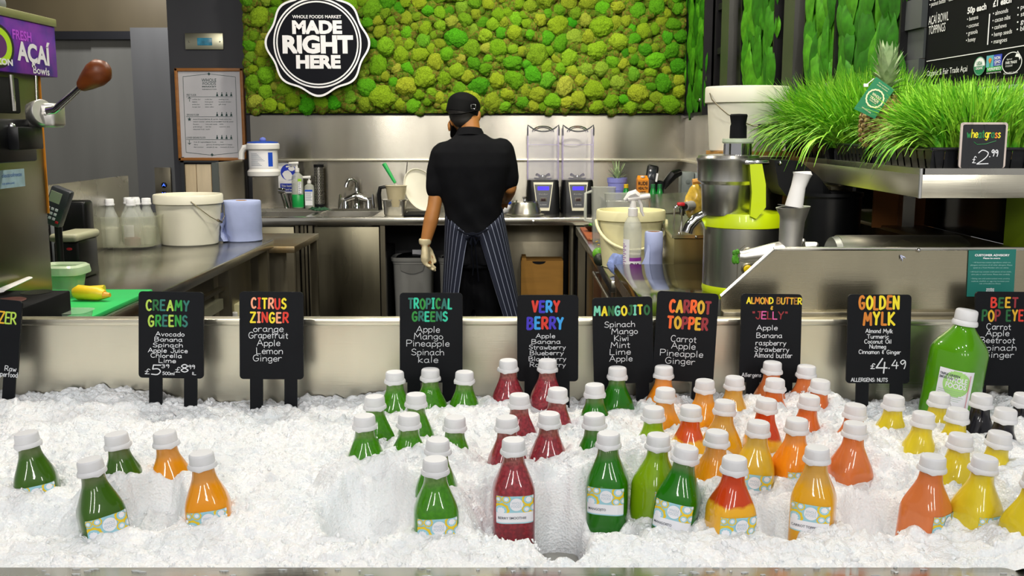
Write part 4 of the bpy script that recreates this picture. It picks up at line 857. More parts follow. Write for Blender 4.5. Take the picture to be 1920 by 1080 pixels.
# card terminal
c = PY(110, 392, 3.3)
ctm = thing('card_terminal', 'dark card payment terminal tilted on a stand at the machine edge', 'terminal', (c.x, 3.3, ZC))
M = Matrix.Translation(c + Vector((.0, 0, .01))) @ Matrix.Rotation(R(22), 4, 'Y')
part('body', MB().rbox((-.035, -.02, -.065), (.030, .02, .06), .008, M=M), mat('terminal_grey', '34373c', .4), ctm)
part('screen', MB().box((-.028, -.022, .01), (.008, -.0195, .045), M=M), mat('pale_screen', 'b9bfa0', .3), ctm)
q = MB()
for i in range(3):
    for j in range(3): q.rbox((-.024 + i * .013, -.023, -.045 + j * .015), (-.015 + i * .013, -.0195, -.036 + j * .015), .001, M=M)
part('key', q, PRINTW, ctm); part('red_key', MB().rbox((.014, -.023, -.052), (.024, -.0195, -.044), .001, M=M), mat('red', 'c8202a', .4), ctm)
part('stand', MB().cyl((c.x - .01, 3.31, ZC), (c.x - .01, 3.31, c.z - .03), .012).lathe([(.05, 0), (.05, .006), (.02, .012)], (c.x - .01, 3.31, ZC), 20), BLACK, ctm)
# handheld scanner base in front
c = PZ(127, 478, ZC)
sc_ = thing('label_printer', 'small dark label printer with a pale hood behind the translucent box', 'printer', (-1.49, 3.48, ZC))
a, b = PY(94, 470, 3.38), PY(144, 470, 3.38)
part('body', MB().rbox((a.x, 3.40, ZC), (b.x, 3.56, PY(100, 452, 3.4).z), .012), BLACK, sc_)
part('hood', MB().rbox((a.x - .004, 3.38, PY(100, 455, 3.38).z), (b.x + .002, 3.58, PY(100, 439, 3.38).z), .012, seg=3), mat('hood_grey', 'a9a88c', .4), sc_)
part('badge', MB().sphere((PY(130, 467, 3.4).x, 3.402, PY(130, 467, 3.4).z), (.012, .004, .006)), mat('red', 'c8202a'), sc_)
# black dispenser
a, b = PY(119, 440, 3.78), PY(165, 376, 3.78)
dp = thing('towel_dispenser', 'black and white dispenser with a rounded hood between terminal and bottle tub', 'dispenser', ((a.x + b.x) / 2, 3.8, ZC))
part('hood', MB().rbox((a.x + .006, 3.75, a.z), (b.x, 3.83, b.z), .014, seg=3), BLACK, dp)
part('side', MB().rbox((a.x - .045, 3.77, ZC), (a.x + .008, 3.86, b.z - .008), .008), mat('light_grey_plastic', 'b8bcbc', .4), dp)
part('foot', MB().box((a.x + .02, 3.78, ZC), (b.x - .01, 3.86, a.z + .004)), BLACK, dp)

# ------------------------------------------------------------------ SOFT SERVE MACHINE, far left
XF = -1.255
ms = thing('soft_serve_machine', 'steel frozen dessert machine with purple banner at the left edge', 'machine', (-1.6, 2.6, ZC))
MST = mat('machine_steel', '86826c', .32, 1, .15, 3, bump=.05)
yb_ = PX(97, 500, XF - .02).y
part('housing', MB().rbox((-1.69, 2.24, .966), (XF - .02, yb_, 1.40), .006).rbox((-1.69, 2.24, 1.395), (XF - .02, yb_ - .0, 1.60), .004), MST, ms)
part('orange_edge', MB().box((XF - .026, yb_ - .001, 1.22), (XF - .017, yb_ + .004, 1.60)), mat('orange_edge', 'd9861c', .5), ms)
yb2 = PX(105, 90, XF).y; za, zb = PX(105, 145, XF).z, PX(105, 52, XF).z
bn = part('banner_box', MB().rbox((XF - .10, 2.24, za), (XF, yb2, zb), .002), mat('banner_purple', '200c8e', .4, 0, .1, 14, col2='8a1cae'), ms, label='purple and blue printed banner panel')
bn_t = MB()
def mt(t, x0, y0, x1, h, m=0, bold=0.0, sl=0.0):
    p = PX(x0, y0, XF); q = PX(x1, y0, XF); tt = PX(x0, y0 - h, XF)
    fit_text(bn_t, t, (XF + .0012, p.y, p.z), (0, q.y - p.y, sl * (q.y - p.y)), (0, 0, tt.z - p.z), m, bold)
mt('AÇAÍ', 32, 111, 94, 33, 0, .04, -.02); mt('FRESH', 23, 72, 58, 17, 1, .02); 
p_, q_ = PX(62, 137, XF), PX(92, 137, XF)
mt('Bowls', 62, 137, 92, 14, 0, .01, -.02)
mt('AMAZON', -40, 115, 23, 11, 0, .05)
c = PX(-6, 85, XF)
for r_, m_ in ((.060, 2), (.052, 3), (.034, 4)): bn_t.add([(XF + .0006 + .0001 * m_, c.y + r_ * 1.45 * math.cos(t), c.z + r_ * .9 * math.sin(t)) for t in np.linspace(0, 2 * math.pi, 33)[:-1]], [tuple(range(32))], m_)
part('lettering', bn_t, [PRINTW, mat('lilac_print', 'c24fe0', .5), mat('logo_black', '101010', .5), mat('logo_lime', 'b4e020', .5), mat('logo_purple', '5c1a6a', .5)], bn, smooth=0)
part('top_trim', MB().rbox((XF - .13, 2.24, zb), (XF + .004, yb2 + .006, zb + .022), .003), mat('trim_cream', '8f9060', .4, .3), ms)
part('top_knob', MB().rbox((XF - .09, 2.24, zb + .022), (XF - .03, PX(17, 30, XF - .03).y, zb + .055), .012), mat('knob_grey', '8d9096', .4, 0, .05, alpha=.8), ms)
# freezer door block, handle
yc = PX(48, 212, -1.20).y; zc_ = PX(48, 212, -1.20).z
q = MB().rbox((XF - .02, 2.24, PX(60, 302, -1.2).z), (-1.19, PX(62, 270, -1.2).y, zc_ - .015), .006).rbox((-1.21, PX(40, 270, -1.16).y, PX(70, 280, -1.16).z), (-1.165, PX(82, 270, -1.165).y, PX(80, 238, -1.165).z), .003)
part('dispensing_block', q, BLACK, ms)
part('rear_plate', MB().rbox((XF - .02, 2.24, zc_), (XF - .008, PX(46, 200, XF).y, zc_ + .09), .006), BLACKM, ms)
for px, py in ((22, 237), (38, 255)): part('bolt', MB().sphere(PX(px, py, -1.186), .009), CHROME, ms)
q = MB().lathe([(0, -.015), (.030, -.015), (.032, -.012), (.032, .012), (.030, .015), (0, .015)], n=28, cap=False, M=Matrix.Translation((-1.165, yc, zc_)) @ Matrix.Rotation(R(78), 4, 'Y') @ Matrix.Rotation(R(30), 4, 'X'))
q.sphere((-1.148, yc - .005, zc_ - .001), .008)
part('pivot_disc', q, ALU, ms, label='round metal disc of the lever')
e = PX(86, 212, -1.13)
part('pivot_arm', MB().rbox((-1.20, yc - .01, zc_ - .035), (-1.125, yc + .06, zc_ + .024), .010, seg=3), ALU, ms)
L0, L1, L2, L3, L4 = PX(88, 208, -1.12), PX(103, 206, -1.10), PX(113, 198, -1.085), PX(152, 162, -1.02), PX(192, 130, -.955)
part('lever_rod', MB().tube([L0, L1, L2, L3], [.0095, .0095, .009, .008], 12), CHROME, ms)
d = (L4 - L3); part('wooden_grip', MB().tube([L3 - d * .03, L3 + d * .05, L3 + d * .35, L3 + d * .7, L3 + d * .95, L3 + d * 1.12, L3 + d * 1.18], [.010, .015, .023, .030, .029, .018, .004], 24), mat('grip_wood', '6e3614', .4, 0, .3, 9, (1, 1, 3), spec=.3), ms, smooth=180, label='polished brown wooden lever grip')
part('rod', MB().cyl(PX(20, 140, -1.22), PX(26, 208, -1.22), .006).cyl(PX(67, 142, -1.24), PX(69, 200, -1.24), .004), STEEL, ms)
part('info_sticker', MB().box((XF - .0205, PX(-10, 330, XF - .02).y, PX(20, 352, XF - .02).z), (XF - .0185, PX(45, 330, XF - .02).y, PX(20, 318, XF - .02).z)), mat('sticker', 'a8c4d4', .5, 0, .2, 20), ms)
stx = MB(); p = PX(4, 342, XF - .018); q_ = PX(42, 342, XF - .018)
fit_text(stx, 'electrofreeze', (XF - .0178, p.y, PX(20, 333, XF).z), (0, q_.y - p.y, 0), (0, 0, .010)); fit_text(stx, '020 8994 6440', (XF - .0178, p.y, PX(20, 347, XF).z), (0, (q_.y - p.y) * .6, 0), (0, 0, .005)); 
part('sticker_lettering', stx, mat('ink_blue', '2a62b0', .6), ms, smooth=0)
dt = part('drip_tray', MB().rbox((XF - .01, 2.24, .99), (-1.10, PX(132, 545, -1.10).y, 1.052), .004), BLACKM, ms)
part('drain_hole', MB().lathe([(.035, 0), (.035, .0015), (.03, .002)], (-1.17, 2.50, 1.0515), 24, sy=1.2), BLACK, dt)
part('drain_hole', MB().lathe([(.05, 0), (.05, .001)], (-1.185, 2.33, 1.0515), 24, sx=.9), BLACK, dt)
part('puree_puddle', MB().lathe([(.034, 0), (.030, .002), (0, .003)], (-1.175, 2.37, 1.053), 18, sy=1.6, cap=False), mat('acai_brown', '5a2a22', .6, 0, .3, 60), dt)
part('ladle', MB().tube([PZ(0, 545, 1.065), PZ(55, 521, 1.065)], [.012, .009], 8, flat=.4), WHITE, dt)
part('tray_bracket', MB().box((XF - .02, 2.25, .966), (-1.20, 2.5, .992)), BLACKM, ms)
# ================================================================== RIGHT COUNTERS
ZA, ZB = 0.90, 0.97
ra = thing('right_counter', 'rear steel counter on the right with the chopping board and cream bucket', 'counter', (.7, 4.9, 0))
part('worktop', MB().rbox((.362, 3.72, ZA - .045), (1.075, 5.845, ZA), .004), STEEL_T, ra)
part('leg', MB().box((.375, 3.76, 0), (.415, 3.80, ZA - .045)), STEEL_D, ra); part('leg', MB().box((.375, 5.78, 0), (.415, 5.82, ZA - .045)), STEEL_D, ra)
WENGE = mat('cabinet_brown', '4a2a1a', .45, 0, .25, 5, (1, 1, 5))
for k_ in range(4): part('cabinet_door', MB().rbox((.42, 3.84 + k_ * .48, .08), (.44, 4.30 + k_ * .48, ZA - .06), .004), WENGE if k_ % 2 == 0 else STEEL_D, ra)
part('carcass', MB().box((.44, 3.8, .02), (1.07, 5.83, ZA - .046)), DARK, ra)
part('towel_rail', MB().cyl((.385, 4.0, .78), (.385, 4.8, .78), .008).cyl((.385, 4.0, .78), (.42, 4.0, .78), .006).cyl((.385, 4.8, .78), (.42, 4.8, .78), .006), STEEL, ra)
rb = thing('front_counter', 'polished steel counter on the right carrying the juicer', 'counter', (.8, 3.0, 0))
part('worktop', MB().rbox((.366, 2.26, ZB - .03), (1.24, 3.66, ZB), .003), mat('steel_mirror', '8f9088', .10, 1, .06, 3, rvar=.03), rb)
part('side_panel', MB().box((.39, 2.3, .05), (.41, 3.62, ZB - .03)), WENGE, rb)
part('leg', MB().box((.37, 3.60, 0), (.41, 3.64, ZB - .03)), STEEL_D, rb); part('rear_panel', MB().box((.41, 3.60, .05), (1.20, 3.62, ZB - .03)), STEEL_D, rb)
part('edge_strip', MB().box((.366, 2.30, ZB - .07), (.372, 3.64, ZB - .03)), STEEL, rb)

# chopping board, avocado, lime
a = PZ(1106, 450, ZA)
bb = thing('chopping_board', 'terracotta brown chopping board on the left edge of the rear counter', 'chopping board', (.46, 5.0, ZA))
part('board', MB().rbox((.375, PZ(1120, 451, ZA).y, ZA), (.60, PZ(1100, 430, ZA).y, ZA + .012), .003), mat('board_brown', 'a4552e', .6, 0, .15, 10), bb)
q = MB(); rd = random.Random(3)
for i in range(9): q.sphere((rd.uniform(.39, .45), rd.uniform(4.7, 5.1), ZA + .013), .005, sub=1, sc=(1.4, 1, .5))
part('crumb', q, mat('crumb', 'c9a83a', .7), bb)
single('white_board', 'white slab board under the front edge of the terracotta chopping board', 'chopping board', MB().rbox((.385, 4.32, ZA), (.62, 4.60, ZA + .022), .003), WHITE)
p = PZ(1104, 415, ZA + .03)
av = thing('salad_bowl', 'shallow black bowl of green leaves at the far corner of the rear counter', 'bowl', (p.x + .02, 5.4, ZA))
part('bowl', MB().lathe([(.03, 0), (.06, .015), (.085, .04), (.088, .042), (.08, .036), (0, .02)], (p.x + .03, 5.45, ZA), 28, cap=False), BLACK, av)
q = MB(); rd = random.Random(4)
for i in range(14): q.sphere((p.x + .03 + rd.uniform(-.055, .055), 5.45 + rd.uniform(-.05, .05), ZA + .045 + rd.uniform(0, .015)), (.03, .02, .010), sub=1)
part('greens', q, mat('salad_green', '5fa23a', .5, 0, .3, 25), av)
p = PZ(1122, 452, ZA); single('lime', 'half lime peeking out beside the cream bucket', 'fruit', MB().sphere((PY(1123, 447, 4.28).x, 4.28, ZA + .032), .027, sub=3), mat('lime_skin', '68b42a', .4, 0, .15, 30, bump=.15))
single('avocado', 'dark round avocado in front of the lime', 'fruit', MB().sphere((PY(1124, 458, 4.15).x, 4.14, ZA + .026), (.024, .028, .026), sub=3), mat('avocado_skin', '1c2418', .5, 0, .2, 30, bump=.3))
# cream bucket
cy = 4.12; cx = PY(1182, 440, cy).x
cb_ = bucket('cream_bucket', 'pale yellow round bucket with a plastic bail behind the spray bottle', cx, cy, ZA, .133, .112, PY(1182, 396, 3.99).z - ZA - .004, CREAMY)
hb = PY(1182, 396, 3.99).z - ZA
part('handle', MB().tube([(cx + .140 * math.cos(t), cy - .02 - .13 * math.sin(t) * .98, ZA + hb - .045 - .105 * math.sin(t)) for t in np.linspace(0, math.pi, 19)], .0065, 8), CREAMY, cb_)
# crumpled towel, spray bottle, roll
p = PY(1159, 480, 3.86)
q = MB(); V, Fs = tuft_verts(77, 3); q.add([(p.x + .042 * v[0], 3.86 + .045 * v[1], ZA + .042 + .045 * v[2]) for v in V], Fs)
single('crumpled_towel', 'crumpled blue paper towel at the foot of the spray bottle', 'towel', q, mat('towel_blue', '8494c8', .85, 0, .25, 60, bump=.5, bscale=120), smooth=20)
y = 3.80; cx = PY(1186, 440, y).x; z0 = ZA; zt_ = PY(1186, 402, y).z
sb = thing('spray_bottle', 'white trigger spray bottle with purple striped label', 'bottle', (cx, y, z0))
H = zt_ - z0
part('bottle_body', MB().lathe([(.030, 0), (.033, .006), (.034, H * .78), (.031, H * .86), (.018, H * .96), (.014, H)], (cx, y, z0), 28), FROST, sb)
part('liquid', MB().lathe([(.029, .004), (.032, .01), (.032, H * .38)], (cx, y, z0), 24), mat('murky', 'cfcac2', .3, 0, .05), sb)
part('trigger_head', MB().lathe([(.018, H - .006), (.018, H + .022), (.013, H + .024), (.012, H + .05)], (cx, y, z0), 20).tube([(cx - .032, y, z0 + H + .052), (cx - .012, y, z0 + H + .072), (cx + .006, y, z0 + H + .078), (cx + .022, y, z0 + H + .066)], [.006, .014, .015, .010], 10).tube([(cx - .02, y, z0 + H + .056), (cx + .05, y, z0 + H + .066), (cx + .062, y, z0 + H + .068)], [.012, .010, .008], 12), WHITE, sb)
part('trigger', MB().tube([(cx + .018, y, z0 + H + .06), (cx + .030, y, z0 + H + .035), (cx + .032, y, z0 + H + .012), (cx + .040, y, z0 + H - .006)], [.008, .007, .006, .004], 8), WHITE, sb)
q = MB(); R_ = .0346
def cyl_patch(mb, cx, y, r, t0, t1, za, zb, m, n=12): mb.add([(cx + r * math.cos(t), y + r * math.sin(t), zz) for zz in (za, zb) for t in np.linspace(R(t0), R(t1), n)], [(i, i + 1, n + 1 + i, n + i) for i in range(n - 1)], m)
cyl_patch(q, cx, y, R_, -175, -115, z0 + .004, z0 + H * .62, 0); cyl_patch(q, cx, y, R_, -115, -20, z0 + .004, z0 + H * .28, 0); cyl_patch(q, cx, y, R_ + .0004, -112, -24, z0 + H * .28, z0 + H * .335, 1)
for i in range(17): cyl_patch(q, cx, y, R_ + .0004, -170, -150 + (i * 13) % 26, z0 + .012 + i * .0072, z0 + .0145 + i * .0072, 1, 4)
fit_text(q, 'D10', (cx - .010, y - R_ - .0008, z0 + H * .19), (.032, 0, 0), (0, 0, .014), 2, .04); fit_text(q, 'Suma Bac', (cx - .012, y - R_ - .0008, z0 + H * .12), (.036, 0, 0), (0, 0, .0065), 2, .03)
part('label', q, [PRINTW, mat('purple_print', '8a2f9a', .5), mat('ink_black', '202020', .6)], sb, smooth=0)
cx2 = PY(1226, 440, y).x; zt2 = PY(1226, 434, y).z
pr2 = thing('nearly_empty_roll', 'thin blue paper towel roll with a loose edge standing right of the spray bottle', 'paper roll', (cx2, y, ZA))
part('roll', MB().lathe([(.031, 0), (.0345, .003), (.0335, (zt2 - ZA) * .55), (.0345, (zt2 - ZA) * .57), (.0335, zt2 - ZA - .004), (.031, zt2 - ZA), (.024, zt2 - ZA), (.023, 0)], (cx2, y, ZA), 32, cap=False), PAPERB, pr2)
part('core', MB().lathe([(.024, zt2 - ZA - .0005), (.022, zt2 - ZA - .0005), (.022, .01)], (cx2, y, ZA), 20, cap=False), CARD, pr2)
part('loose_sheet', MB().add([(cx2 - .024, y - .024, ZA + .13), (cx2 - .036, y - .02, ZA + .075), (cx2 - .058, y - .012, ZA + .025), (cx2 - .068, y - .01, ZA + .002), (cx2 - .02, y - .03, ZA + .002), (cx2 - .018, y - .03, ZA + .12)], [(0, 1, 2, 5), (2, 3, 4, 5)]), PAPERB, pr2)

# steel riser, jugs and things on it
zr = 1.075
a, b = PY(1128, 362, 5.7), PY(1312, 362, 5.7)
ru = thing('steel_riser', 'raised steel shelf unit in the far right corner with bottles and a pot on it', 'shelf', (.8, 5.6, ZA))
part('shelf_top', MB().rbox((a.x, 5.45, zr - .02), (1.074, 5.86, zr), .003), STEEL_T, ru); part('front_panel', MB().box((a.x + .01, 5.47, ZA), (1.07, 5.48, zr - .02)), STEEL, ru)
part('side_panel', MB().box((a.x + .01, 5.48, ZA), (a.x + .02, 5.84, zr - .02)), STEEL, ru)
def onr(px, py=362, y=5.62): return PY(px, py, y)
x = onr(1156).x; y = 5.60
pt2 = thing('plant_pot', 'lilac ridged pot holding a pineapple crown in the far corner', 'pot', (x, y, zr))
part('pot', MB().lathe([(.040, 0), (.046, .045), (.048, .046), (.050, .085), (.053, .087), (.055, .112), (.050, .112), (.047, .09), (0, .088)], (x, y, zr), 30, cap=False), mat('pot_lilac', '8f93dc', .4), pt2)
PINL = mat('crown_leaf_mat', '6b8a5a', .55, 0, .25, 30, col2='b4c694')
def crown(parent, cx, cy, cz, n, L, spread, seed, wd=.022, lean=0, rise=None):
    rd_ = random.Random(seed)
    for i in range(n):
        t = i / n; a = i * 2.4; el = R(15 + 70 * t) ; LL = L * (.55 + .45 * t if t < .6 else 1.0 - (t - .6) * .3) * rd_.uniform(.85, 1.1)
        dx, dy = math.cos(a), math.sin(a); pts = []; m_ = 5
        for k in range(m_ + 1):
            s = k / m_; r = .010 + LL * s * math.cos(el) * spread; zz = cz + (.55 * L * t * .8 if rise is None else rise * t) + LL * s * math.sin(el) - .25 * LL * s * s * (1 - t)
            w_ = wd * (1 - s) ** .6 * (.8 + .2 * math.sin(3 * s)); nx, ny = -dy, dx
            c = (cx + dx * r + lean * (zz - cz), cy + dy * r, zz)
            pts += [(c[0] + nx * w_ / 2, c[1] + ny * w_ / 2, zz + w_ * .18), (c[0], c[1], zz), (c[0] - nx * w_ / 2, c[1] - ny * w_ / 2, zz + w_ * .18)]
        part('crown_leaf', MB().add(pts, [(k * 3 + j, k * 3 + j + 1, k * 3 + 4 + j, k * 3 + 3 + j) for k in range(m_) for j in range(2)]), PINL, parent)
crown(pt2, x, y, zr + .09, 26, .10, 1.0, 3, .014)
x = onr(1201).x; y = 5.55; W = .030; h = PY(1200, 337, 5.5).z - zr
cr = thing('drink_carton', 'orange drink carton with black lettering on the steel riser', 'carton', (x, y, zr))
ORC = mat('carton_orange', 'e08a12', .45, 0, .05)
part('carton_body', MB().box((x - W, y - W, zr), (x + W, y + W, zr + h)).add([(x - W, y - W, zr + h), (x + W, y - W, zr + h), (x + W, y + W, zr + h), (x - W, y + W, zr + h), (x - W * .85, y + .2 * W, zr + h + .02), (x + W * .85, y + .2 * W, zr + h + .02)], [(0, 1, 5, 4), (1, 2, 5), (2, 3, 4, 5), (3, 0, 4)]), ORC, cr)
part('cap', MB().lathe([(.012, 0), (.012, .008), (0, .009)], (x, y - .01, zr + h + .010), 16, cap=False), WHITE, cr)
q = MB()
for t, zz, hh, w_ in (('RUDE', .72, .018, .85), ('HEALTH', .50, .014, .85), ('ALMOND', .34, .008, .5)): fit_text(q, t, (x - W * w_, y - W - .0006, zr + h * zz), (2 * W * w_, 0, 0), (0, 0, hh), 0, .04)
part('lettering', q, BLACK, cr, smooth=0)
GGL = mat('green_glass', '1f8f3c', .12, 0, .1, 10, alpha=.85); YC = mat('cap_yellow', 'd8b41c', .4); GCp = mat('cap_green', '1d6a3c', .4)
for px, cm, lab, yy in ((1174, YC, 'green glass bottle with a yellow cap right of the lilac pot', 5.48), (1224.5, GCp, 'left one of two green glass bottles with green caps', 5.50), (1237, GCp, 'right one of two green glass bottles with green caps', 5.50)):
    x = PY(px, 350, yy).x; h = PY(px, 346, yy).z - zr
    t = thing('glass_bottle', lab, 'bottle', (x, yy, zr), 'small green glass bottles on the riser')
    part('bottle_body', MB().lathe([(.02, 0), (.0215, .004), (.0215, h * .30), (.012, h * .72), (.0105, h * .80)], (x, yy, zr), 20), GGL, t)
    part('cap', MB().lathe([(.0125, h * .78), (.0125, h), (.011, h + .002), (0, h + .002)], (x, yy, zr), 18, cap=False), cm, t)
# handset in cradle
c = onr(1222, 332, 5.68)
hs = thing('handheld_scanner', 'black handheld scanner standing in its cradle behind the green bottles', 'scanner', (c.x + .02, 5.7, zr))
M = Matrix.Translation(c) @ Matrix.Rotation(R(10), 4, 'Y') @ Matrix.Rotation(R(-12), 4, 'X')
part('body', MB().rbox((-.034, -.018, -.10), (.030, .018, .066), .014, M=M, seg=3), BLACK, hs)
part('screen', MB().rbox((-.024, -.020, -.018), (.016, -.0175, .040), .002, M=M), mat('screen_dark', '2c3038', .15), hs)
part('sticker', MB().box((.020, -.0195, -.025), (.030, -.0178, .022), M=M), PRINTW, hs)
part('cradle', MB().rbox((c.x + .005, 5.68, zr), (c.x + .07, 5.78, zr + .09), .012), BLACKM, hs)
# wall box and black arm
a, b = onr(1275, 357, 5.8), onr(1300, 322, 5.8)
wbx = thing('junction_box', 'grey electrical box with black bracket arm at the corner of the splashback', 'electrical box', ((a.x + b.x) / 2, 5.8, a.z))
part('case', MB().rbox((a.x, 5.76, zr), (b.x, 5.86, b.z), .006).rbox((b.x + .003, 5.77, zr), (1.072, 5.85, b.z - .004), .006), mat('box_grey', '7d8581', .45), wbx)
part('dial', MB().lathe([(.012, 0), (.012, .006), (0, .007)], n=18, cap=False, M=Matrix.Translation(((a.x + b.x) / 2, 5.76, (a.z + b.z) / 2 + .0)) @ Matrix.Rotation(R(90), 4, 'X')), mat('box_grey_dark', '6b7370', .45), wbx)
part('arm', MB().tube([onr(1244, 354, 5.72), onr(1250, 342, 5.72), onr(1262, 328, 5.72), onr(1275, 323, 5.74)], [.010, .022, .026, .020], 10), BLACK, wbx)
# clear jugs
for px0, px1, pyt, yy, lab in ((1110, 1157, 352, 4.95, 'frosted tall jug with measuring marks, left of the cream bucket'), (1135, 1222, 364, 4.72, 'wide frosted plastic tub behind the cream bucket')):
    a, b = PY(px0, pyt, yy), PY(px1, pyt, yy); W = (b.x - a.x) / 2; cx = (a.x + b.x) / 2
    t = thing('plastic_jug' if px0 == 1110 else 'plastic_tub', lab, 'jug' if px0 == 1110 else 'tub', (cx, yy + .06, ZA))
    q = MB(); rlath(q, [(W * .8, 0), (W * .85, .004), (W * .97, a.z - ZA - .01), (W, a.z - ZA), (W * .95, a.z - ZA - .002)], cx, yy + .06, ZA, .8 if px0 == 1110 else .5); part('wall', q, mat('jug_clear', 'b9bcb2', .18, 0, .06, alpha=.5), t)
    if px0 == 1110:
        part('handle', MB().tube([(cx - W * .9, yy + .06, a.z - .02), (cx - W * 1.45, yy + .05, a.z - .03), (cx - W * 1.45, yy + .05, a.z - .16), (cx - W * .85, yy + .06, a.z - .17)], .008, 8), FROST, t)
        q = MB()
        for i in range(5): q.box((cx - W * .45, yy + .06 - W * .83, ZA + .05 + .022 * i), (cx - W * .25, yy + .06 - W * .80, ZA + .053 + .022 * i))
        part('marks', q, BLACKM, t)
# steel food well with sloping lid
x0, x1 = .665, .93; yf, yr = 3.70, 4.42
fw_ = thing('food_well', 'square steel food well with hinged sloping lid and wire handle', 'food well', ((x0 + x1) / 2, 4.05, ZA))
zf, zr2 = PY(1290, 449, 3.72).z, PY(1290, 408, 4.4).z
xq = PY(1266, 440, 3.72).x
part('body', MB().add([(xq, 3.735, ZA), (1.0, 3.735, ZA), (1.0, 4.42, ZA), (xq + .03, 4.42, ZA), (xq, 3.735, zf), (1.0, 3.735, zf), (1.0, 4.42, zr2 - .02), (xq + .03, 4.42, zr2 - .02)], [(0, 1, 2, 3), (4, 5, 6, 7), (0, 1, 5, 4), (1, 2, 6, 5), (2, 3, 7, 6), (3, 0, 4, 7)]), mat('steel_warm', 'a39a70', .35, 1, .08, 4), fw_)
part('lid', MB().add([(xq - .012, 3.72, zf + .004), (1.0, 3.72, zf + .004), (1.0, 4.43, zr2), (xq + .02, 4.43, zr2), (xq - .012, 3.72, zf + .016), (1.0, 3.72, zf + .016), (1.0, 4.43, zr2 + .012), (xq + .02, 4.43, zr2 + .012)], [(0, 1, 2, 3), (4, 5, 6, 7), (0, 1, 5, 4), (1, 2, 6, 5), (2, 3, 7, 6), (3, 0, 4, 7)]), STEEL_T, fw_)
hx, hy = PY(1264, 415, 4.1).x, 4.05; hz = zf + (zr2 - zf) * .5 + .014
part('lid_handle', MB().tube([(hx - .008, hy, hz - .004), (hx - .008, hy, hz + .062), (hx, hy, hz + .072), (hx + .014, hy, hz + .07), (hx + .018, hy - .02, hz + .058), (hx + .018, hy - .02, hz - .006)], .004, 8), CHROME, fw_)
part('bolt', MB().sphere((PY(1306, 441, 3.72).x, 3.719, zf + .009), .006), CHROME, fw_); part('bolt', MB().sphere((xq + .02, 3.75, zf + .018), .006), CHROME, fw_)
# sloping steel lid unit behind
a = PY(1212, 400, 4.9)
single('steel_chute', 'sloping sheet steel cover between the riser and the food well', 'cover', MB().add([(a.x, 4.55, ZA), (1.07, 4.55, ZA), (1.07, 5.42, ZA), (a.x + .02, 5.42, ZA), (a.x, 4.55, PY(1212, 402, 4.55).z), (1.07, 4.55, PY(1300, 380, 4.55).z), (1.07, 5.42, PY(1300, 357, 5.42).z), (a.x + .02, 5.42, PY(1212, 366, 5.42).z)], [(0, 1, 2, 3), (4, 5, 6, 7), (0, 1, 5, 4), (1, 2, 6, 5), (2, 3, 7, 6), (3, 0, 4, 7)]), STEEL_T, smooth=0)
# bagged drink dispenser with red tap
c = PY(1303, 378, 4.2)
bg = thing('juice_bag', 'clear bag of yellow cubes hanging beside the juicer with a red tap', 'bag', (c.x, 4.2, c.z - .06))
q = MB(); V, Fs = tuft_verts(33, 3); q.add([(c.x + .045 * v[0] * (1 - .35 * max(0, v[2])), 4.2 + .06 * v[1], c.z + .075 * v[2]) for v in V], Fs)
part('bag', q, mat('bag_yellow', 'c9a640', .15, 0, .35, 40, bump=.4, bscale=60, coat=.6), bg, smooth=25)
part('tie', MB().tube([(c.x - .012, 4.2, c.z + .08), (c.x + .03, 4.2, c.z + .085)], [.012, .012], 8), mat('tie_orange', 'd89a4a', .6), bg)
t1, t2 = PY(1292, 386, 4.15), PY(1278, 388, 4.12)
part('neck', MB().cyl(t1 + Vector((.015, .02, 0)), t1.lerp(t2, .5), .020, .018), mat('neck_grey', '9a9a98', .4), bg)
part('tap', MB().cyl(t1.lerp(t2, .3), t2, .012).cyl(t2, t2 - Vector((-.004, 0, .035)), .011, .008), BLACK, bg)
part('tap_lever', MB().rbox((t2.x - .018, t2.y - .012, t2.z + .004), (t2.x + .012, t2.y + .012, t2.z + .018), .004), mat('red', 'c8202a'), bg)

# ------------------------------------------------------------------ THE JUICER
yj = 3.06; kj = (yj * .99 + .05) / F
def J(px, py, y=yj): return PY(px, py, y)
c = J(1390, 540); xj = c.x
jc = thing('citrus_juicer', 'large steel centrifugal juicer with lime green band and black pusher', 'juicer', (xj, yj, ZB))
rj = 73 * kj
zb0, zb1, zb2, zb3 = ZB, J(1390, 545, yj - rj).z, J(1390, 431, yj - rj).z, J(1390, 403, yj - rj).z
part('base_ring', MB().lathe([(rj * 1.0, 0), (rj * 1.02, .01), (rj * 1.0, zb1 - ZB + .004)], (xj, yj, ZB), 48), LIME, jc)
part('drum', MB().lathe([(rj, zb1 - ZB), (rj, zb2 - ZB + .004)], (xj, yj, ZB), 48), mat('drum_steel', 'd2d1cb', .28, 1, .08, 1.5, (30, 30, .3), bump=.03), jc)
part('band', MB().lathe([(rj * .99, zb2 - ZB - .001), (rj * 1.03, zb2 - ZB + .002), (rj * 1.03, zb2 - ZB + .018), (rj * .97, zb3 - ZB), (rj * .6, zb3 - ZB + .004)], (xj, yj, ZB), 48), LIME, jc)
for py, m_, r_ in ((475, mat('button_green', '2a9a3a', .4, 0, .3, 60), 7.5), (504, mat('button_yellow', 'e8c90c', .4), 7.5)):
    a_ = math.asin((1383 - 1390) * kj / rj); px_ = xj + rj * math.sin(a_); M = Matrix.Translation((px_, yj - rj * math.cos(a_) - .001, J(1383, py, yj - rj).z)) @ Matrix.Rotation(R(90), 4, 'X')
    part('button_ring', MB().lathe([(11 * kj, -.004), (11 * kj, .003), (9 * kj, .005), (8 * kj, .003), (0, .003)], n=24, cap=False, M=M), STEEL_D, jc)
    part('button', MB().lathe([(r_ * kj, .002), (r_ * kj, .008), (5 * kj, .011), (0, .011)], n=24, cap=False, M=M), m_, jc)
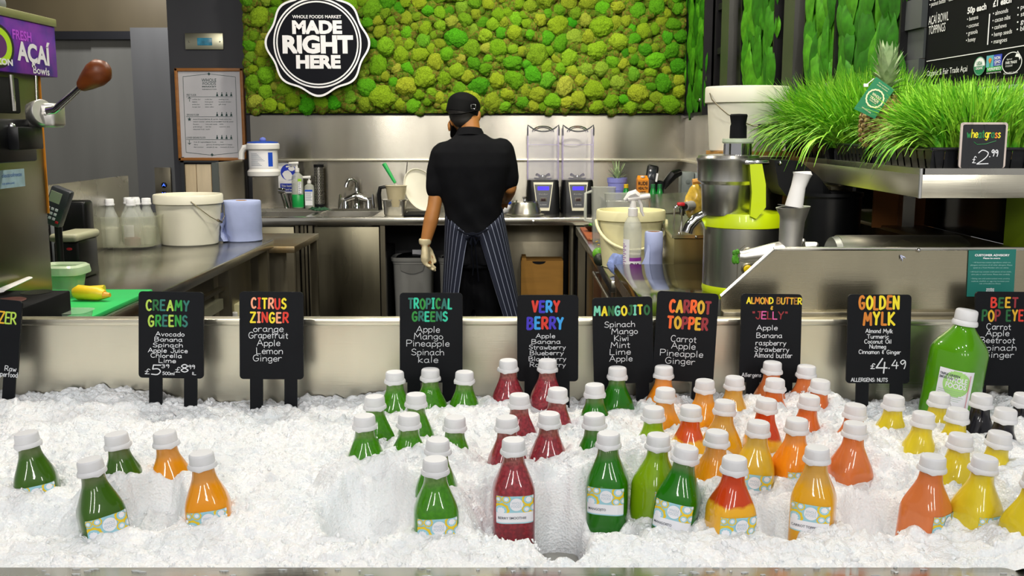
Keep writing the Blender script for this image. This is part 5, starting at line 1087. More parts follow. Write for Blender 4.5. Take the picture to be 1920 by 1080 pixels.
q = MB()
def scratch(pts, w_): 
    for (a1, b1), (a2, b2) in zip(pts, pts[1:]):
        o1 = []
        for px, py in ((a1, b1), (a2, b2)):
            s = (px - 1390) * kj / rj; s = max(-.99, min(.99, s)); o1.append(Vector((xj + rj * 1.003 * s, yj - rj * 1.003 * math.sqrt(1 - s * s), J(px, py, yj - rj * .9).z)))
        q.cyl(o1[0], o1[1], w_, n=5)
scratch([(1366, 537), (1366, 475), (1370, 466), (1378, 459)], .0008)
part('seam', q, STEEL_D, jc)
# bowl, lid, feed tube
cxb = J(1362, 340).x; rb1, rb2 = 57 * kj, 46 * kj
yb_j = yj - .02
def JZ(py, y=yb_j): return J(1362, py, y).z - ZB
part('bowl', MB().lathe([(rb2 * .93, JZ(402)), (rb2, JZ(396)), (rb2 * 1.04, JZ(345)), (rb1 * .97, JZ(338)), (rb1 * .98, JZ(305)), (rb1 * 1.02, JZ(300)), (rb1 * 1.02, JZ(296))], (cxb, yb_j, ZB), 48), MATS['drum_steel'], jc)
part('bowl_lid', MB().lathe([(rb1 * 1.0, JZ(297)), (rb1 * .95, JZ(291)), (rb1 * .5, JZ(289)), (0, JZ(289))], (cxb, yb_j, ZB), 48, cap=False), STEEL, jc)
cxt = J(1379, 280).x; zt0, zt1, zt2, zt3 = JZ(300), JZ(268), JZ(260), JZ(214)
ft = part('feed_tube', MB().lathe([(26 * kj, zt0), (25.5 * kj, zt1)], (cxt, yb_j - .01, ZB), 36), CHROME, jc)
part('tube_ring', MB().lathe([(27 * kj, zt1 - .001), (28.5 * kj, zt1 + .003), (28 * kj, zt2), (15 * kj, zt2 + .001)], (cxt, yb_j - .01, ZB), 36), mat('ring_clear', 'c5d2b4', .3, 0, .05), jc)
part('pusher', MB().lathe([(15.5 * kj, zt2), (15 * kj, zt2 + .035), (13.5 * kj, zt3 - .028), (16 * kj, zt3 - .004), (14.5 * kj, zt3), (0, zt3 + .001)], (cxt, yb_j - .01, ZB), 28, cap=False), BLACKM, jc)
part('lid_latch', MB().rbox((J(1379, 300).x, yb_j - rb1 * 1.15, ZB + JZ(307)), (J(1424, 300).x, yb_j - rb1 * .9, ZB + JZ(298)), .005), CHROME, jc)
pl_ = [J(u, v, yb_j - rb1 * 1.0) for u, v in ((1404, 308), (1427, 306), (1434, 345), (1434, 388), (1416, 410), (1405, 405), (1408, 360))]
part('clamp_arm', MB().prism([(p.x, p.z) for p in pl_], yb_j - rb1 * 1.14, yb_j - rb1 * .92), LIME, jc)
part('spout', MB().tube([J(1336, 399), J(1322, 402), J(1304, 411), J(1292, 424), J(1288, 436)], [.017, .016, .016, .016, .017], 16), CHROME, jc)
part('spout_sleeve', MB().tube([J(1345, 410), J(1318, 421)], [.020, .024], 14), LIME, jc)
cb3 = J(1438, 330, yj + .12)
part('pulp_bowl', MB().lathe([(.07, JZ(402, yj)), (.075, JZ(345, yj)), (.085, JZ(338, yj)), (.088, JZ(298, yj)), (.092, JZ(296, yj)), (.08, JZ(300, yj)), (.07, JZ(340, yj))], (J(1425, 300, yj + .17).x, yj + .17, ZB), 40, cap=False), STEEL_D, jc)
# second machine: black pulp chute into black bin
a = J(1455, 300, 3.02)
ch = [J(u, v, 2.98) for u, v in ((1452, 300), (1500, 302), (1536, 332), (1566, 372), (1560, 380), (1475, 368), (1460, 348))]
cht = thing('pulp_chute', 'glossy black pulp chute emptying into the black round bin', 'chute', (J(1505, 370, 3.0).x, 3.0, 1.2))
part('chute', MB().prism([(p.x, p.z) for p in ch], 2.98, 3.16), BLACK, cht); part('bolt', MB().sphere(J(1463, 306, 2.975), .006), CHROME, cht)
cx = J(1553, 400, 2.95).x; r_ = 62 * 2.95 / F
bb2 = thing('black_bin', 'round black pulp bin behind the wheatgrass press', 'bin', (cx, 2.95, ZB))
part('bin_wall', MB().lathe([(r_ * .9, 0), (r_ * .95, JZ(372, 2.9)), (r_ * 1.0, JZ(368, 2.9)), (r_ * 1.0, JZ(362, 2.9)), (r_ * .93, JZ(364, 2.9)), (r_ * .85, .02), (0, .02)], (cx, 2.95, ZB), 44, cap=False), BLACK, bb2)

# ------------------------------------------------------------------ wheatgrass press: funnel, white pusher, nozzle, drum
yw = 2.60
def Wp(px, py, y=yw): return PY(px, py, y)
kw = yw * .995 / F; zt = Wp(1487, 388).z; zb_ = ZB
wp = thing('wheatgrass_press', 'cast metal wheatgrass press with a flared funnel behind the tall panel', 'juicer', (Wp(1486, 460).x, yw, ZB))
fx = Wp(1482, 460).x; fx2 = Wp(1487, 388).x
part('funnel', MB().tube([(fx, yw, ZB + .05), (fx, yw, Wp(1480, 450).z), (fx + .002, yw, Wp(1482, 415).z), (fx + .004, yw, Wp(1484, 405).z), (fx2, yw, zt)], [22 * kw, 22 * kw, 23 * kw, 25 * kw, 32 * kw], 36), ALU, wp)
part('funnel_mouth', MB().lathe([(29 * kw, 0), (29 * kw, .001)], n=30, M=Matrix.Translation((fx2, yw, zt)) @ Matrix.Rotation(R(8), 4, 'Y')), mat('mouth_dark', '4a4a48', .6, .5), wp)
part('stand', MB().rbox((fx - .06, yw - .05, ZB), (fx + .10, yw + .07, ZB + .06), .01), STEEL_D, wp)
p0, p1 = Wp(1488, 395), Wp(1504, 330)
part('nozzle', MB().tube([Wp(1385, 481, 2.58), Wp(1392, 482, 2.58), Wp(1452, 474, 2.6), (fx, yw, Wp(1452, 470, 2.6).z)], [.014, .0155, .026, .028], 24), ALU, wp, label='tapered horizontal nozzle of the press')
q = MB()
for i in range(16):
    rd = random.Random(i); c = Wp(1378 + rd.uniform(-3, 5), 481 + rd.uniform(-9, 10), 2.575); q.sphere(c, (.006, .006, .008), sub=1)
part('grass_pulp', q, mat('pulp_green', '4f9a1c', .7, 0, .35, 80), wp)
part('wing_nut', MB().cyl(Wp(1508, 462), Wp(1528, 462), .012).sphere(Wp(1505, 452), .007).sphere(Wp(1530, 459), .007), ALU, wp)
q = MB().tube([Wp(1486, 400), Wp(1489, 385), Wp(1497, 350), Wp(1503, 332), Wp(1505, 325), Wp(1505, 322)], [17 * kw, 16.5 * kw, 13.5 * kw, 15.5 * kw, 18 * kw, 15 * kw], 24)
single('white_pusher', 'white plastic pusher standing in the funnel of the wheatgrass press', 'pusher', q, WHITE)
xa, xb = Wp(1562, 455, 2.5).x, Wp(1798, 455, 2.5).x; rr2 = .075; zc2 = Wp(1600, 441, 2.5).z - rr2
mh = thing('motor_housing', 'horizontal rounded steel motor cover behind the tall steel panel', 'motor', ((xa + xb) / 2, 2.5, ZB))
part('cover', MB().tube([(xa + .01, 2.5, zc2), (xb, 2.5, zc2), (xb + .012, 2.5, zc2)], [rr2, rr2, rr2 * .9], 40), STEEL, mh)
part('end_plate', MB().tube([(xa - .004, 2.5, zc2), (xa + .010, 2.5, zc2)], [rr2 * .93, rr2 * .97], 40), mat('end_grey', '6f716c', .45, .9), mh)
part('foot', MB().box((xa + .03, 2.45, ZB), (xb - .03, 2.55, zc2 - rr2 * .7)), BLACK, mh)

# ------------------------------------------------------------------ boxes and white bucket by the wall
q0, q1 = PY(1324, 280, 3.65), PY(1520, 280, 3.42)
zbx = PY(1400, 285, 3.42).z
cbx2 = thing('flat_carton', 'brown cardboard box under the tall white bucket behind the juicer', 'box', ((q0.x + q1.x) / 2, 3.53, ZB))
part('carton', MB().box((q0.x, 3.42, ZB), (q1.x, 3.65, zbx)), CARD, cbx2)
part('tape', MB().box((q0.x + .045, 3.4195, ZB + .2), (q0.x + .047, 3.42, zbx)), mat('tape_brown', '7a5424', .6), cbx2)
cy = 3.545; cx = PY(1399, 215, cy).x; kb = (cy * .988) / F; hB = PY(1399, 160, cy - .12).z - zbx
bw = bucket('tall_bucket', 'tall white bucket with wire bail standing on a cardboard box', cx, cy, zbx, 74 * kb, 66 * kb, hB, CREAM, .055)
pts = [PY(u, v, cy - d) for u, v, d in ((1331, 175, .05), (1335, 187, .08), (1350, 202, .125), (1364, 214, .14), (1390, 228, .15), (1412, 236, .15), (1425, 236, .15))]
part('wire_handle', MB().tube(pts, .0022, 6).tube([PY(1425, 236, cy - .15), PY(1462, 235, cy - .14), PY(1476, 220, cy - .06), PY(1477, 190, cy - .01)], .0022, 6), STEEL_D, bw)
part('grip', MB().cyl(PY(1422, 237, cy - .152), PY(1461, 235, cy - .146), .0075, n=12), BLACK, bw)
single('brown_board', 'brown cardboard sheet seen under the wheatgrass shelf', 'board', MB().box((1.05, 2.99, 1.165), (1.23, 3.0, 1.30)), mat('brown_sheet', 'a0622a', .7, 0, .1))
# dark panel wall and ledge under the shelf
lw = bpy.data.objects.new('trim_3', None); COL.objects.link(lw); lw['kind'] = 'structure'
GLD = mat('glossy_dark', '0d0f12', .12, 0, .1, 4)
struct('lower_panel', MB().box((1.10, 2.26, .972), (1.115, 3.6, 1.165)), GLD, lw)
struct('ledge', MB().rbox((1.075, 2.26, 1.160), (1.20, 3.6, 1.172), .003), STEEL_D, lw)
struct('upper_panel', MB().box((1.20, 2.26, 1.172), (1.215, 3.6, 1.30)), GLD, lw)
struct('green_reflection_panel', MB().box((1.094, 2.26, .972), (1.0995, 2.52, 1.160)).box((1.19, 2.262, 1.172), (1.1995, 2.48, 1.298)), mat('green_reflection_paint', '7f9a14', .4, 0, .25, 4), lw)  # added green sheets whose colour stands in for a blurred green reflection
# ------------------------------------------------------------------ wheatgrass shelf
XS, YS0, YS1, ZS0, ZS1 = .896, 2.265, 3.62, 1.299, 1.364
gsf = thing('grass_shelf', 'steel shelf carrying the wheatgrass trays above the front counter', 'shelf', (1.1, 2.9, ZS0))
part('shelf_body', MB().rbox((XS, YS0, ZS0), (1.232, YS1, ZS1 - .012), .002), STEEL_V, gsf)
part('shelf_lip', MB().box((XS, YS0, ZS1 - .014), (1.232, YS0 + .008, ZS1)).box((XS, YS0, ZS1 - .014), (XS + .008, YS1, ZS1)), STEEL, gsf)
part('corner_edge', MB().cyl((XS - .001, YS0 - .001, ZS0), (XS - .001, YS0 - .001, ZS1), .004), mat('edge_bright', 'd8d8d4', .3, 1), gsf)
for y in (2.95, 3.5): part('post', MB().box((1.12, y, 1.172), (1.155, y + .035, ZS0)), STEEL, gsf)
TR = mat('tray_black', '17181c', .3, 0, .1)
def tray(x0, x1, y0, y1, label):
    t = thing('seed_tray', label, 'tray', ((x0 + x1) / 2, (y0 + y1) / 2, ZS1 - .012), 'black wheatgrass trays on the shelf')
    z = ZS1 - .012; q = MB().box((x0 + .01, y0 + .01, z), (x1 - .01, y1 - .01, z + .004))
    n = 9
    for (a, b) in (((x0, y0), (x1, y0)), ((x1, y0), (x1, y1)), ((x1, y1), (x0, y1)), ((x0, y1), (x0, y0))):
        A, B = Vector((*a, 0)), Vector((*b, 0)); d = (B - A); nn = Vector((-d.y, d.x, 0)).normalized()
        for i in range(n):
            p0_, p1_ = A + d * (i / n), A + d * ((i + .8) / n); off = nn * .003
            q.add([tuple(p0_ + nn * .010 + Vector((0, 0, z))), tuple(p1_ + nn * .010 + Vector((0, 0, z))), tuple(p1_ + Vector((0, 0, z + .052))), tuple(p0_ + Vector((0, 0, z + .052)))], [(0, 1, 2, 3)])
            p2_ = A + d * ((i + 1) / n); q.add([tuple(p1_ + nn * .014 + Vector((0, 0, z))), tuple(p2_ + nn * .014 + Vector((0, 0, z))), tuple(p2_ + off + Vector((0, 0, z + .052))), tuple(p1_ + off + Vector((0, 0, z + .052)))], [(0, 1, 2, 3)])
    part('tray_wall', q, TR, t)
    r_ = MB()
    for A, B in (((x0, y0), (x1, y0)), ((x1, y0), (x1, y1)), ((x1, y1), (x0, y1)), ((x0, y1), (x0, y0))): r_.cyl((*A, z + .053), (*B, z + .053), .004, n=8)
    part('rim', r_, TR, t)
    part('soil', MB().box((x0 + .008, y0 + .008, z + .03), (x1 - .008, y1 - .008, z + .046)), mat('root_mat', '8a7a4a', .9, 0, .3, 40), t)
    return t
GRS = mat('grass_blades', '3f9c12', .55, 0, .25, 45, (1, 1, .2), col2='a8dc3c', sss=.15, ssc=.004)
def grass(parent, x0, x1, y0, y1, n, H, seed, lean=(0, 0), label=None):
    r_ = np.random.default_rng(seed); z0 = ZS1 + .03; S = 7
    bx_, by_ = r_.uniform(x0 + .01, x1 - .01, n), r_.uniform(y0 + .01, y1 - .01, n)
    cxm, cym = (x0 + x1) / 2, (y0 + y1) / 2
    dx = (bx_ - cxm) / (x1 - x0) * 2; dyv = (by_ - cym) / (y1 - y0) * 2
    
    if seed == 1: by_ = np.where((bx_ < 1.06) & (by_ > 2.52), 2.33 + (by_ - 2.52) * .8, by_)
    a = r_.uniform(0, 2 * np.pi, n); k = r_.uniform(.1, .75, n) ** 1.3 * 1.3
    edge = np.clip(-dx - .1, 0, 1) * r_.uniform(.2, 1.6, n)      # blades at the open side flop outwards
    gx_ = np.cos(a) * k * .6 + lean[0] * r_.uniform(.3, 1.2, n) + dx * .15 - edge * .95; gy_ = np.sin(a) * k * .5 + lean[1] - np.clip(-dyv - .6, 0, 1) * r_.uniform(0, 2.2, n)
    h = H * r_.uniform(.68, 1.12, n); wd = r_.uniform(.0024, .0050, n); ang = r_.uniform(0, np.pi, n)
    V = np.zeros((n, S + 1, 2, 3)); m = np.hypot(gx_, gy_)
    pos = np.stack([bx_, by_, np.full(n, z0)], 1)
    th = np.zeros(n); d0 = np.stack([gx_ / np.maximum(m, 1e-6), gy_ / np.maximum(m, 1e-6)], 1)
    for s in range(S + 1):
        wv = wd * (1 - (s / S) ** 2 * .9); ax = np.stack([np.cos(ang), np.sin(ang), np.zeros(n)], 1) * wv[:, None]
        V[:, s, 0] = pos - ax; V[:, s, 1] = pos + ax
        th = m * .5 + m * 1.5 * ((s + 1) / S) ** 1.3 * 1.0
        th = np.minimum(th, 2.7); L = h / S
        pos = pos + np.stack([d0[:, 0] * np.sin(th) * L, d0[:, 1] * np.sin(th) * L, np.cos(th) * L], 1)
    base = (np.arange(n) * (S + 1) * 2)[:, None]; s2 = (np.arange(S) * 2)[None, :]
    f = np.stack([base + s2, base + s2 + 1, base + s2 + 3, base + s2 + 2], 2).reshape(-1, 4)
    V = V.reshape(-1, 3) - np.array(ORG[parent.name])
    me = bpy.data.meshes.new('grass_blades'); me.from_pydata(V.tolist(), [], f.tolist()); me.materials.append(GRS)
    o = put('grass_blades', me, parent); o['kind'] = 'stuff'; return o
t1 = tray(.935, 1.205, 2.31, 2.70, 'front black tray of wheatgrass behind the price card'); grass(t1, .945, 1.20, 2.33, 2.68, 2700, .165, 1, (-.05, -.02))
t2 = tray(.935, 1.205, 2.74, 3.02, 'middle black tray of wheatgrass beside the pineapple'); grass(t2, 1.03, 1.20, 2.75, 3.02, 1500, .165, 2, (-.1, -.1))
t3 = tray(.925, 1.205, 3.06, 3.52, 'far black tray of wheatgrass drooping over the shelf end'); grass(t3, .925, 1.20, 2.98, 3.50, 3000, .225, 3, (-.12, -.12))
# pineapple with tag
yp = 2.70; pc_ = PY(1652, 238, yp); kp = yp * .99 / F; xp = pc_.x; zp = ZS1 + .040
pn = thing('pineapple', 'whole pineapple with leafy crown standing in the wheatgrass', 'pineapple', (xp, yp, zp))
H1 = PY(1652, 178, yp).z - zp; rp_ = 38 * kp
q = MB(); n_r, n_a = 11, 13
prof = [(rp_ * .70, 0), (rp_ * .92, H1 * .12), (rp_, H1 * .35), (rp_ * .97, H1 * .6), (rp_ * .8, H1 * .85), (rp_ * .5, H1)]
part('flesh', MB().lathe(prof, (xp, yp, zp), 28), mat('pine_gap', '4a3a1c', .8), pn)
def prof_r(t):
    for (r0, h0), (r1, h1) in zip(prof, prof[1:]):
        if t * H1 <= h1: return r0 + (r1 - r0) * (t * H1 - h0) / (h1 - h0)
    return prof[-1][0]
for i in range(n_r):
    t = (i + .5) / n_r; r0 = prof_r(t)
    for j in range(n_a):
        a_ = 2 * math.pi * (j + .5 * (i % 2)) / n_a; ca, sa = math.cos(a_), math.sin(a_); s_ = math.pi * r0 / n_a * .95; hz_ = H1 / n_r * .62
        pt = lambda u, v, d: (xp + ca * (r0 + d) - sa * u, yp + sa * (r0 + d) + ca * u, zp + t * H1 + v)
        q.add([pt(-s_, 0, 0), pt(-s_ * .5, hz_, 0), pt(s_ * .5, hz_, 0), pt(s_, 0, 0), pt(s_ * .5, -hz_, 0), pt(-s_ * .5, -hz_, 0), pt(-s_ * .35, hz_ * .3, .004), pt(s_ * .35, hz_ * .3, .004), pt(0, -hz_ * .5, .006)], [(0, 1, 6), (1, 2, 7, 6), (2, 3, 7), (3, 4, 8, 7), (4, 5, 8), (5, 0, 6, 8), (6, 7, 8)])
o = part('eyes', q, mat('pine_skin', '5e4018', .6, 0, .35, 60, col2='a8924a'), pn); o['kind'] = 'stuff'
crown(pn, PY(1662, 175, yp).x, yp, zp + H1 - .006, 64, .074, 1.0, 8, .020, lean=-.03, rise=.085)
# tag
tg = [PY(u, v, yp - rp_ - .035) for u, v in ((1643, 144), (1677, 168), (1640, 223), (1601, 204))]
tt_ = thing('swing_tag', 'green paper swing tag hanging on the pineapple', 'tag', tg[2])
q = MB().add([tuple(p) for p in tg] + [tuple(p + Vector((0, .0012, 0))) for p in tg], [(0, 1, 2, 3), (7, 6, 5, 4), (0, 4, 5, 1), (1, 5, 6, 2), (2, 6, 7, 3), (3, 7, 4, 0)])
part('card', q, mat('tag_green', '1f7a50', .5, 0, .05), tt_)
part('string', MB().cyl(tg[0] + Vector((-.005, 0, -.004)), PY(1626, 158, yp - rp_ - .03), .0012, n=6).rbox(PY(1620, 163, yp - rp_ - .036), PY(1627, 157, yp - rp_ - .030), .001), PRINTW, tt_)
q = MB(); yy = tg[0].y - .0012; u_ = (tg[1] - tg[0]).normalized(); cen = (tg[0] + tg[1] + tg[2] + tg[3]) / 4; R0 = 17 * kp
for a1, a2 in ((1, .88),): q.add([(cen.x + R0 * s * math.cos(t) * (1 + .03 * math.cos(16 * t)), yy, cen.z + R0 * s * math.sin(t) * (1 + .03 * math.cos(16 * t))) for s in (1, .84) for t in np.linspace(0, 2 * math.pi, 49)], [(i, i + 1, 50 + i, 49 + i) for i in range(48)])
vdir = Vector((-u_.z, 0, u_.x)); vdir = vdir if vdir.z > 0 else -vdir
for t, o1, w_, h_ in (('WHOLE', .0035, .026, .0065), ('TRADE', -.006, .026, .0065), ('GUARANTEE', -.0105, .02, .0025)): fit_text(q, t, cen + Vector((0, -.0005 - .012 * 0, 0)) * 0 + Vector((0, yy - cen.y, 0)) + vdir * o1 - u_ * w_ / 2, u_ * w_, vdir * h_, 0, .02)
for j in range(2): fit_text(q, ('All for goodness at', 'people and planet')[j], cen + Vector((0, yy - cen.y, 0)) + vdir * (.036 - .006 * j) - u_ * .016, u_ * .032, vdir * .0028)
fit_text(q, 'wholetrade', cen + Vector((0, yy - cen.y, 0)) - vdir * .036 - u_ * .015, u_ * .028, vdir * .004)
part('lettering', q, mat('tag_print', 'e6e2b4', .6), tt_, smooth=0)
# price card
yc_ = 2.275; a, b = PY(1797, 315, yc_), PY(1890.5, 229.5, yc_)
pcx = thing('price_card', 'small black wheatgrass price card with pale border on the shelf front', 'sign', ((a.x + b.x) / 2, yc_, a.z))
part('card', MB().prism(rrect(a.x, a.z, b.x, b.z, .006), yc_, yc_ + .004), mat('card_border', 'b9aca4', .6), pcx)
part('panel', MB().prism(rrect(a.x + .0045, a.z, b.x - .0045, b.z - .0045, .004), yc_ - .0006, yc_), mat('chalk_black', '101216', .5), pcx)
q = MB(); kc = (b.x - a.x) / 93.5
def pcs(t, x0, x1, yb, yt, m, sw, seed=2, slope=0): strokes(q, t, a.x + (x0 - 1797) * kc, a.x + (x1 - 1797) * kc, PY(1797, yb, yc_).z, PY(1797, yt, yc_).z, yc_ - .0008, sw * kc, m, slope, .2, seed)
pcs('wheatgrass', 1810, 1876, 258, 243, [0, 1, 1, 0, 0, 1, 1, 0, 2, 1], 2.0, 5)
pcs('£', 1824, 1831, 306, 293, 3, 1.3); pcs('2', 1833, 1855, 308, 282, 3, 1.8); pcs('.', 1857, 1859, 294, 290, 3, 1.8); pcs('99', 1861, 1874, 293, 281, 3, 1.7)
pts = [PY(u, v, yc_ - .0009) for u, v in ((1826, 266), (1832, 271), (1848, 270), (1868, 264))]
for p_, q_ in zip(pts, pts[1:]): q.cyl(p_, q_, .0006, n=5)
part('lettering', q, [mat('chalk_green', '1a7a3c', .6), mat('chalk_yellow', 'e0d020', .6), mat('chalk_orange', 'e8801c', .6), mat('chalk_white', 'd6d8dc', .6)], pcx, smooth=0)

# ================================================================== THE WORKER
def remesh(mb, name, mats, voxel=.008, it=6, fac=.5):
    me = mb.mesh(name, mats, None, 0); ob = bpy.data.objects.new('tmp', me); COL.objects.link(ob)
    m1 = ob.modifiers.new('r', 'REMESH'); m1.mode = 'VOXEL'; m1.voxel_size = voxel
    m2 = ob.modifiers.new('s', 'SMOOTH'); m2.iterations = it; m2.factor = fac
    bpy.context.view_layer.update()
    nm = bpy.data.meshes.new_from_object(ob.evaluated_get(bpy.context.evaluated_depsgraph_get())); nm.name = name
    bpy.data.objects.remove(ob); bpy.data.meshes.remove(me)
    nm.materials.clear(); nm.materials.append(mats); nm.polygons.foreach_set('use_smooth', [True] * len(nm.polygons)); return nm
def limb(mb, pts, rr, n=14):
    mb.tube(pts, rr, n)
    for p, r in zip(pts, rr): mb.sphere(p, r * .99, sub=2)
    return mb
def ell(c, rx, ry, n=28, e=1.0): return [(c[0] + rx * math.copysign(abs(math.cos(t)) ** e, math.cos(t)), c[1] + ry * math.copysign(abs(math.sin(t)) ** e, math.sin(t)), c[2]) for t in [2 * math.pi * i / n for i in range(n)]]
YM = 5.42
def Q(px, py, dy=0.0): return PY(px, py, YM + dy)
base = Vector((Q(885, 500).x, YM, 0))
man = thing('person', 'person in black cap, black polo shirt and striped apron facing the sinks', 'person', base)
SKIN = mat('skin', 'b5793f', .5, 0, .08, 12, sss=.12, ssc=.01)
HAIR = mat('hair', '15110e', .6, 0, .3, 60, bump=.3)
# key points
neck0, neck1 = Q(884, 262, .02), Q(880, 228, .05); head = Q(869, 212, .09)
shL, shR = Q(829, 290, .02), Q(941, 283, .02)
elL, wrL = Q(814, 388, -.03), Q(797, 458, -.05)
elR, wrR = Q(956, 352, .02), Q(951, 372, .27)
hipL, hipR = Q(866, 452, .02), Q(906, 452, .02)
b = MB()
b.sphere(head, (.074, .094, .100), sub=3); b.sphere(head + Vector((-.006, .055, -.052)), (.055, .055, .055), sub=3)          # skull and jaw
b.sphere(head + Vector((-.012, .112, -.032)), (.013, .020, .018), sub=2); b.sphere(head + Vector((-.010, .096, -.075)), (.022, .014, .010), sub=2)   # nose, mouth
for s in (-1, 1): b.sphere(head + Vector((-.008 + s * .030, .086, -.010)), (.014, .010, .009), sub=2)
limb(b, [neck0 + Vector((0, 0, -.03)), neck0, neck1, head + Vector((0, -.01, -.02))], [.065, .056, .052, .058])
b.sphere(Q(842.5, 237, .075), (.010, .020, .030), sub=2); b.sphere(Q(898.5, 217, .075), (.010, .020, .030), sub=2)            # ears
tors = [(Q(884, 268), .10, .065), (Q(884, 290), .165, .085), (Q(884, 330), .16, .095), (Q(886, 380), .135, .09), (Q(887, 420), .125, .085), (Q(887, 460), .135, .09), (Q(887, 490), .12, .085)]
b.loft([ell(c, rx, ry) for c, rx, ry in tors])
limb(b, [shL, shL.lerp(elL, .5), elL, elL.lerp(wrL, .35), wrL], [.052, .043, .037, .040, .027])
limb(b, [shR, shR.lerp(elR, .5), elR, elR.lerp(wrR, .35), wrR], [.050, .042, .038, .036, .026])
ankL, ankR = Vector((Q(858, 500).x - .02, YM + .03, .09)), Vector((Q(915, 500).x + .02, YM + .06, .09))
for hp, ak in ((hipL, ankL), (hipR, ankR)):
    kn = hp.lerp(ak, .5) + Vector((0, .02, 0)); limb(b, [hp, hp.lerp(kn, .5), kn, kn.lerp(ak, .4), ak], [.082, .070, .052, .048, .034])
# right hand (bare arm reaches to the counter), left hand gets a glove over it
def hand(mb, wr, d, side, back, scale=1.0, curl=.5, rr=1.0):
    d = d.normalized(); side = side.normalized(); back = back.normalized()
    mb.tube([wr, wr + d * .03 * scale, wr + d * .075 * scale, wr + d * .095 * scale], [.026 * rr, .034 * rr, .040 * rr, .036 * rr], 14, flat=.55)
    for i, (off, L) in enumerate(((-.030, .060), (-.010, .072), (.010, .068), (.028, .052))):
        p = wr + d * .088 * scale + side * off * scale; c_ = curl * (1 + .12 * i); pts = [p - d * .02]; dd = d
        rad = []
        for s in range(4):
            pts.append(pts[-1] + dd * L * scale / 3 * (1 if s else 1.2)); dd = (dd * math.cos(c_) - back * math.sin(c_)).normalized()
        limb(mb, pts, [.0105 * rr, .0100 * rr, .0095 * rr, .009 * rr, .0075 * rr], 8)
    p = wr + d * .025 * scale - side * .026 * scale
    limb(mb, [p, p + (d * .5 - side * .75) .normalized() * .03 * scale, p + (d * .85 - side * .4 - back * .3).normalized() * .062 * scale, p + (d * .95 - side * .15 - back * .45).normalized() * .085 * scale], [.014 * rr, .013 * rr, .0105 * rr, .009 * rr], 8)
hand(b, wrR, Vector((-.25, .9, -.2)), Vector((1, .2, 0)), Vector((0, .2, 1)), .95, .35)
dL = Vector((.02, .0, -1)); hand(b, wrL, dL, Vector((-.45, -.9, 0)), Vector((-.9, .3, 0)), .78, .42, .52)
nm = remesh(b, 'body', SKIN, .0065, 4)
o = put('body', nm, man); o.location = -base
# glove: slightly larger shell on the left hand and wrist
g = MB(); g.tube([wrL + Vector((0, 0, .030)), wrL + Vector((0, 0, .024)), wrL], [.033, .034, .032], 14); hand(g, wrL, dL, Vector((-.45, -.9, 0)), Vector((-.9, .3, 0)), .95, .42, 1.14)
nm = remesh(g, 'glove', mat('glove_vinyl', 'd9cba4', .4, 0, .12, 25, bump=.25, bscale=70), .0055, 2); o = put('glove', nm, man); o.location = -base; o['label'] = 'cream vinyl glove on the lowered hand'
# hair under the cap
h_ = MB(); h_.sphere(head + Vector((.001, -.006, .006)), (.080, .098, .092), sub=3); h_.sphere(head + Vector((.006, -.050, -.036)), (.062, .048, .048), sub=3)
cut = MB(); nm = remesh(h_, 'hair', HAIR, .007, 3); o = put('hair', nm, man); o.location = -base
# cap: crown, brim, strap, buckle
M = Matrix.Translation(head + Vector((-.002, .004, .020))) @ Matrix.Rotation(R(12), 4, 'Y') @ Matrix.Rotation(R(-8), 4, 'X')
cp_ = MB(); rings = []
for i in range(11):
    t = i / 10 * math.pi / 2; rings.append([(.0885 * math.cos(t) * math.cos(a) , .108 * math.cos(t) * math.sin(a), .020 + .068 * math.sin(t) + (0 if i else -.046)) for a in [2 * math.pi * j / 36 for j in range(36)]])
cp_.loft(rings, cap=True, M=M); CAPB = mat('cap_black', '07080a', .8, 0, .15, 20, bump=.1, spec=.15)
part('cap', cp_, CAPB, man)
br = MB(); Mb = Matrix.Translation(head + Vector((-.002, .004, .020))) @ Matrix.Rotation(R(40), 4, 'Z') @ Matrix.Rotation(R(-58), 4, 'X'); vsb = []
for v in range(7):
    for u in range(15):
        uu = -1 + u / 7; fv = v / 6; vsb.append((uu * .084 * (1 - .10 * fv * abs(uu)), .100 * math.sqrt(1 - (.82 * uu) ** 2) + fv * .072 * math.sqrt(max(0, 1 - (.97 * uu) ** 2)), -.012 - .022 * uu * uu * (.4 + fv) - .006 * fv))
vsb = vsb + [(x, y, z - .004) for x, y, z in vsb]; n_ = 105
fcs = [(v * 15 + u, v * 15 + u + 1, v * 15 + u + 16, v * 15 + u + 15) for v in range(6) for u in range(14)]
br.add(vsb, fcs + [tuple(i + n_ for i in f[::-1]) for f in fcs] + [(90 + u, 91 + u, 91 + u + n_, 90 + u + n_) for u in range(14)], M=Mb)
part('cap_brim', br, CAPB, man)
part('cap_strap', MB().tube([head + Vector((.0895 * math.sin(t) , -.108 * math.cos(t), -.004 + .010 * abs(math.sin(t * .8)) + t * .012)) for t in np.linspace(-.9, 1.0, 12)], .0085, 8, flat=.3), CAPB, man)
cbk = Q(887.5, 200, -.034); fr = MB()
for p_, q_ in (((-.013, -.012), (.013, -.010)), ((-.013, .010), (.013, .012)), ((-.013, -.012), (-.011, .012)), ((.011, -.012), (.013, .012))): fr.rbox((cbk.x + p_[0], cbk.y - .002, cbk.z + p_[1]), (cbk.x + q_[0], cbk.y + .002, cbk.z + q_[1]), .0008)
part('buckle', fr, CHROME, man, label='silver buckle on the cap strap')
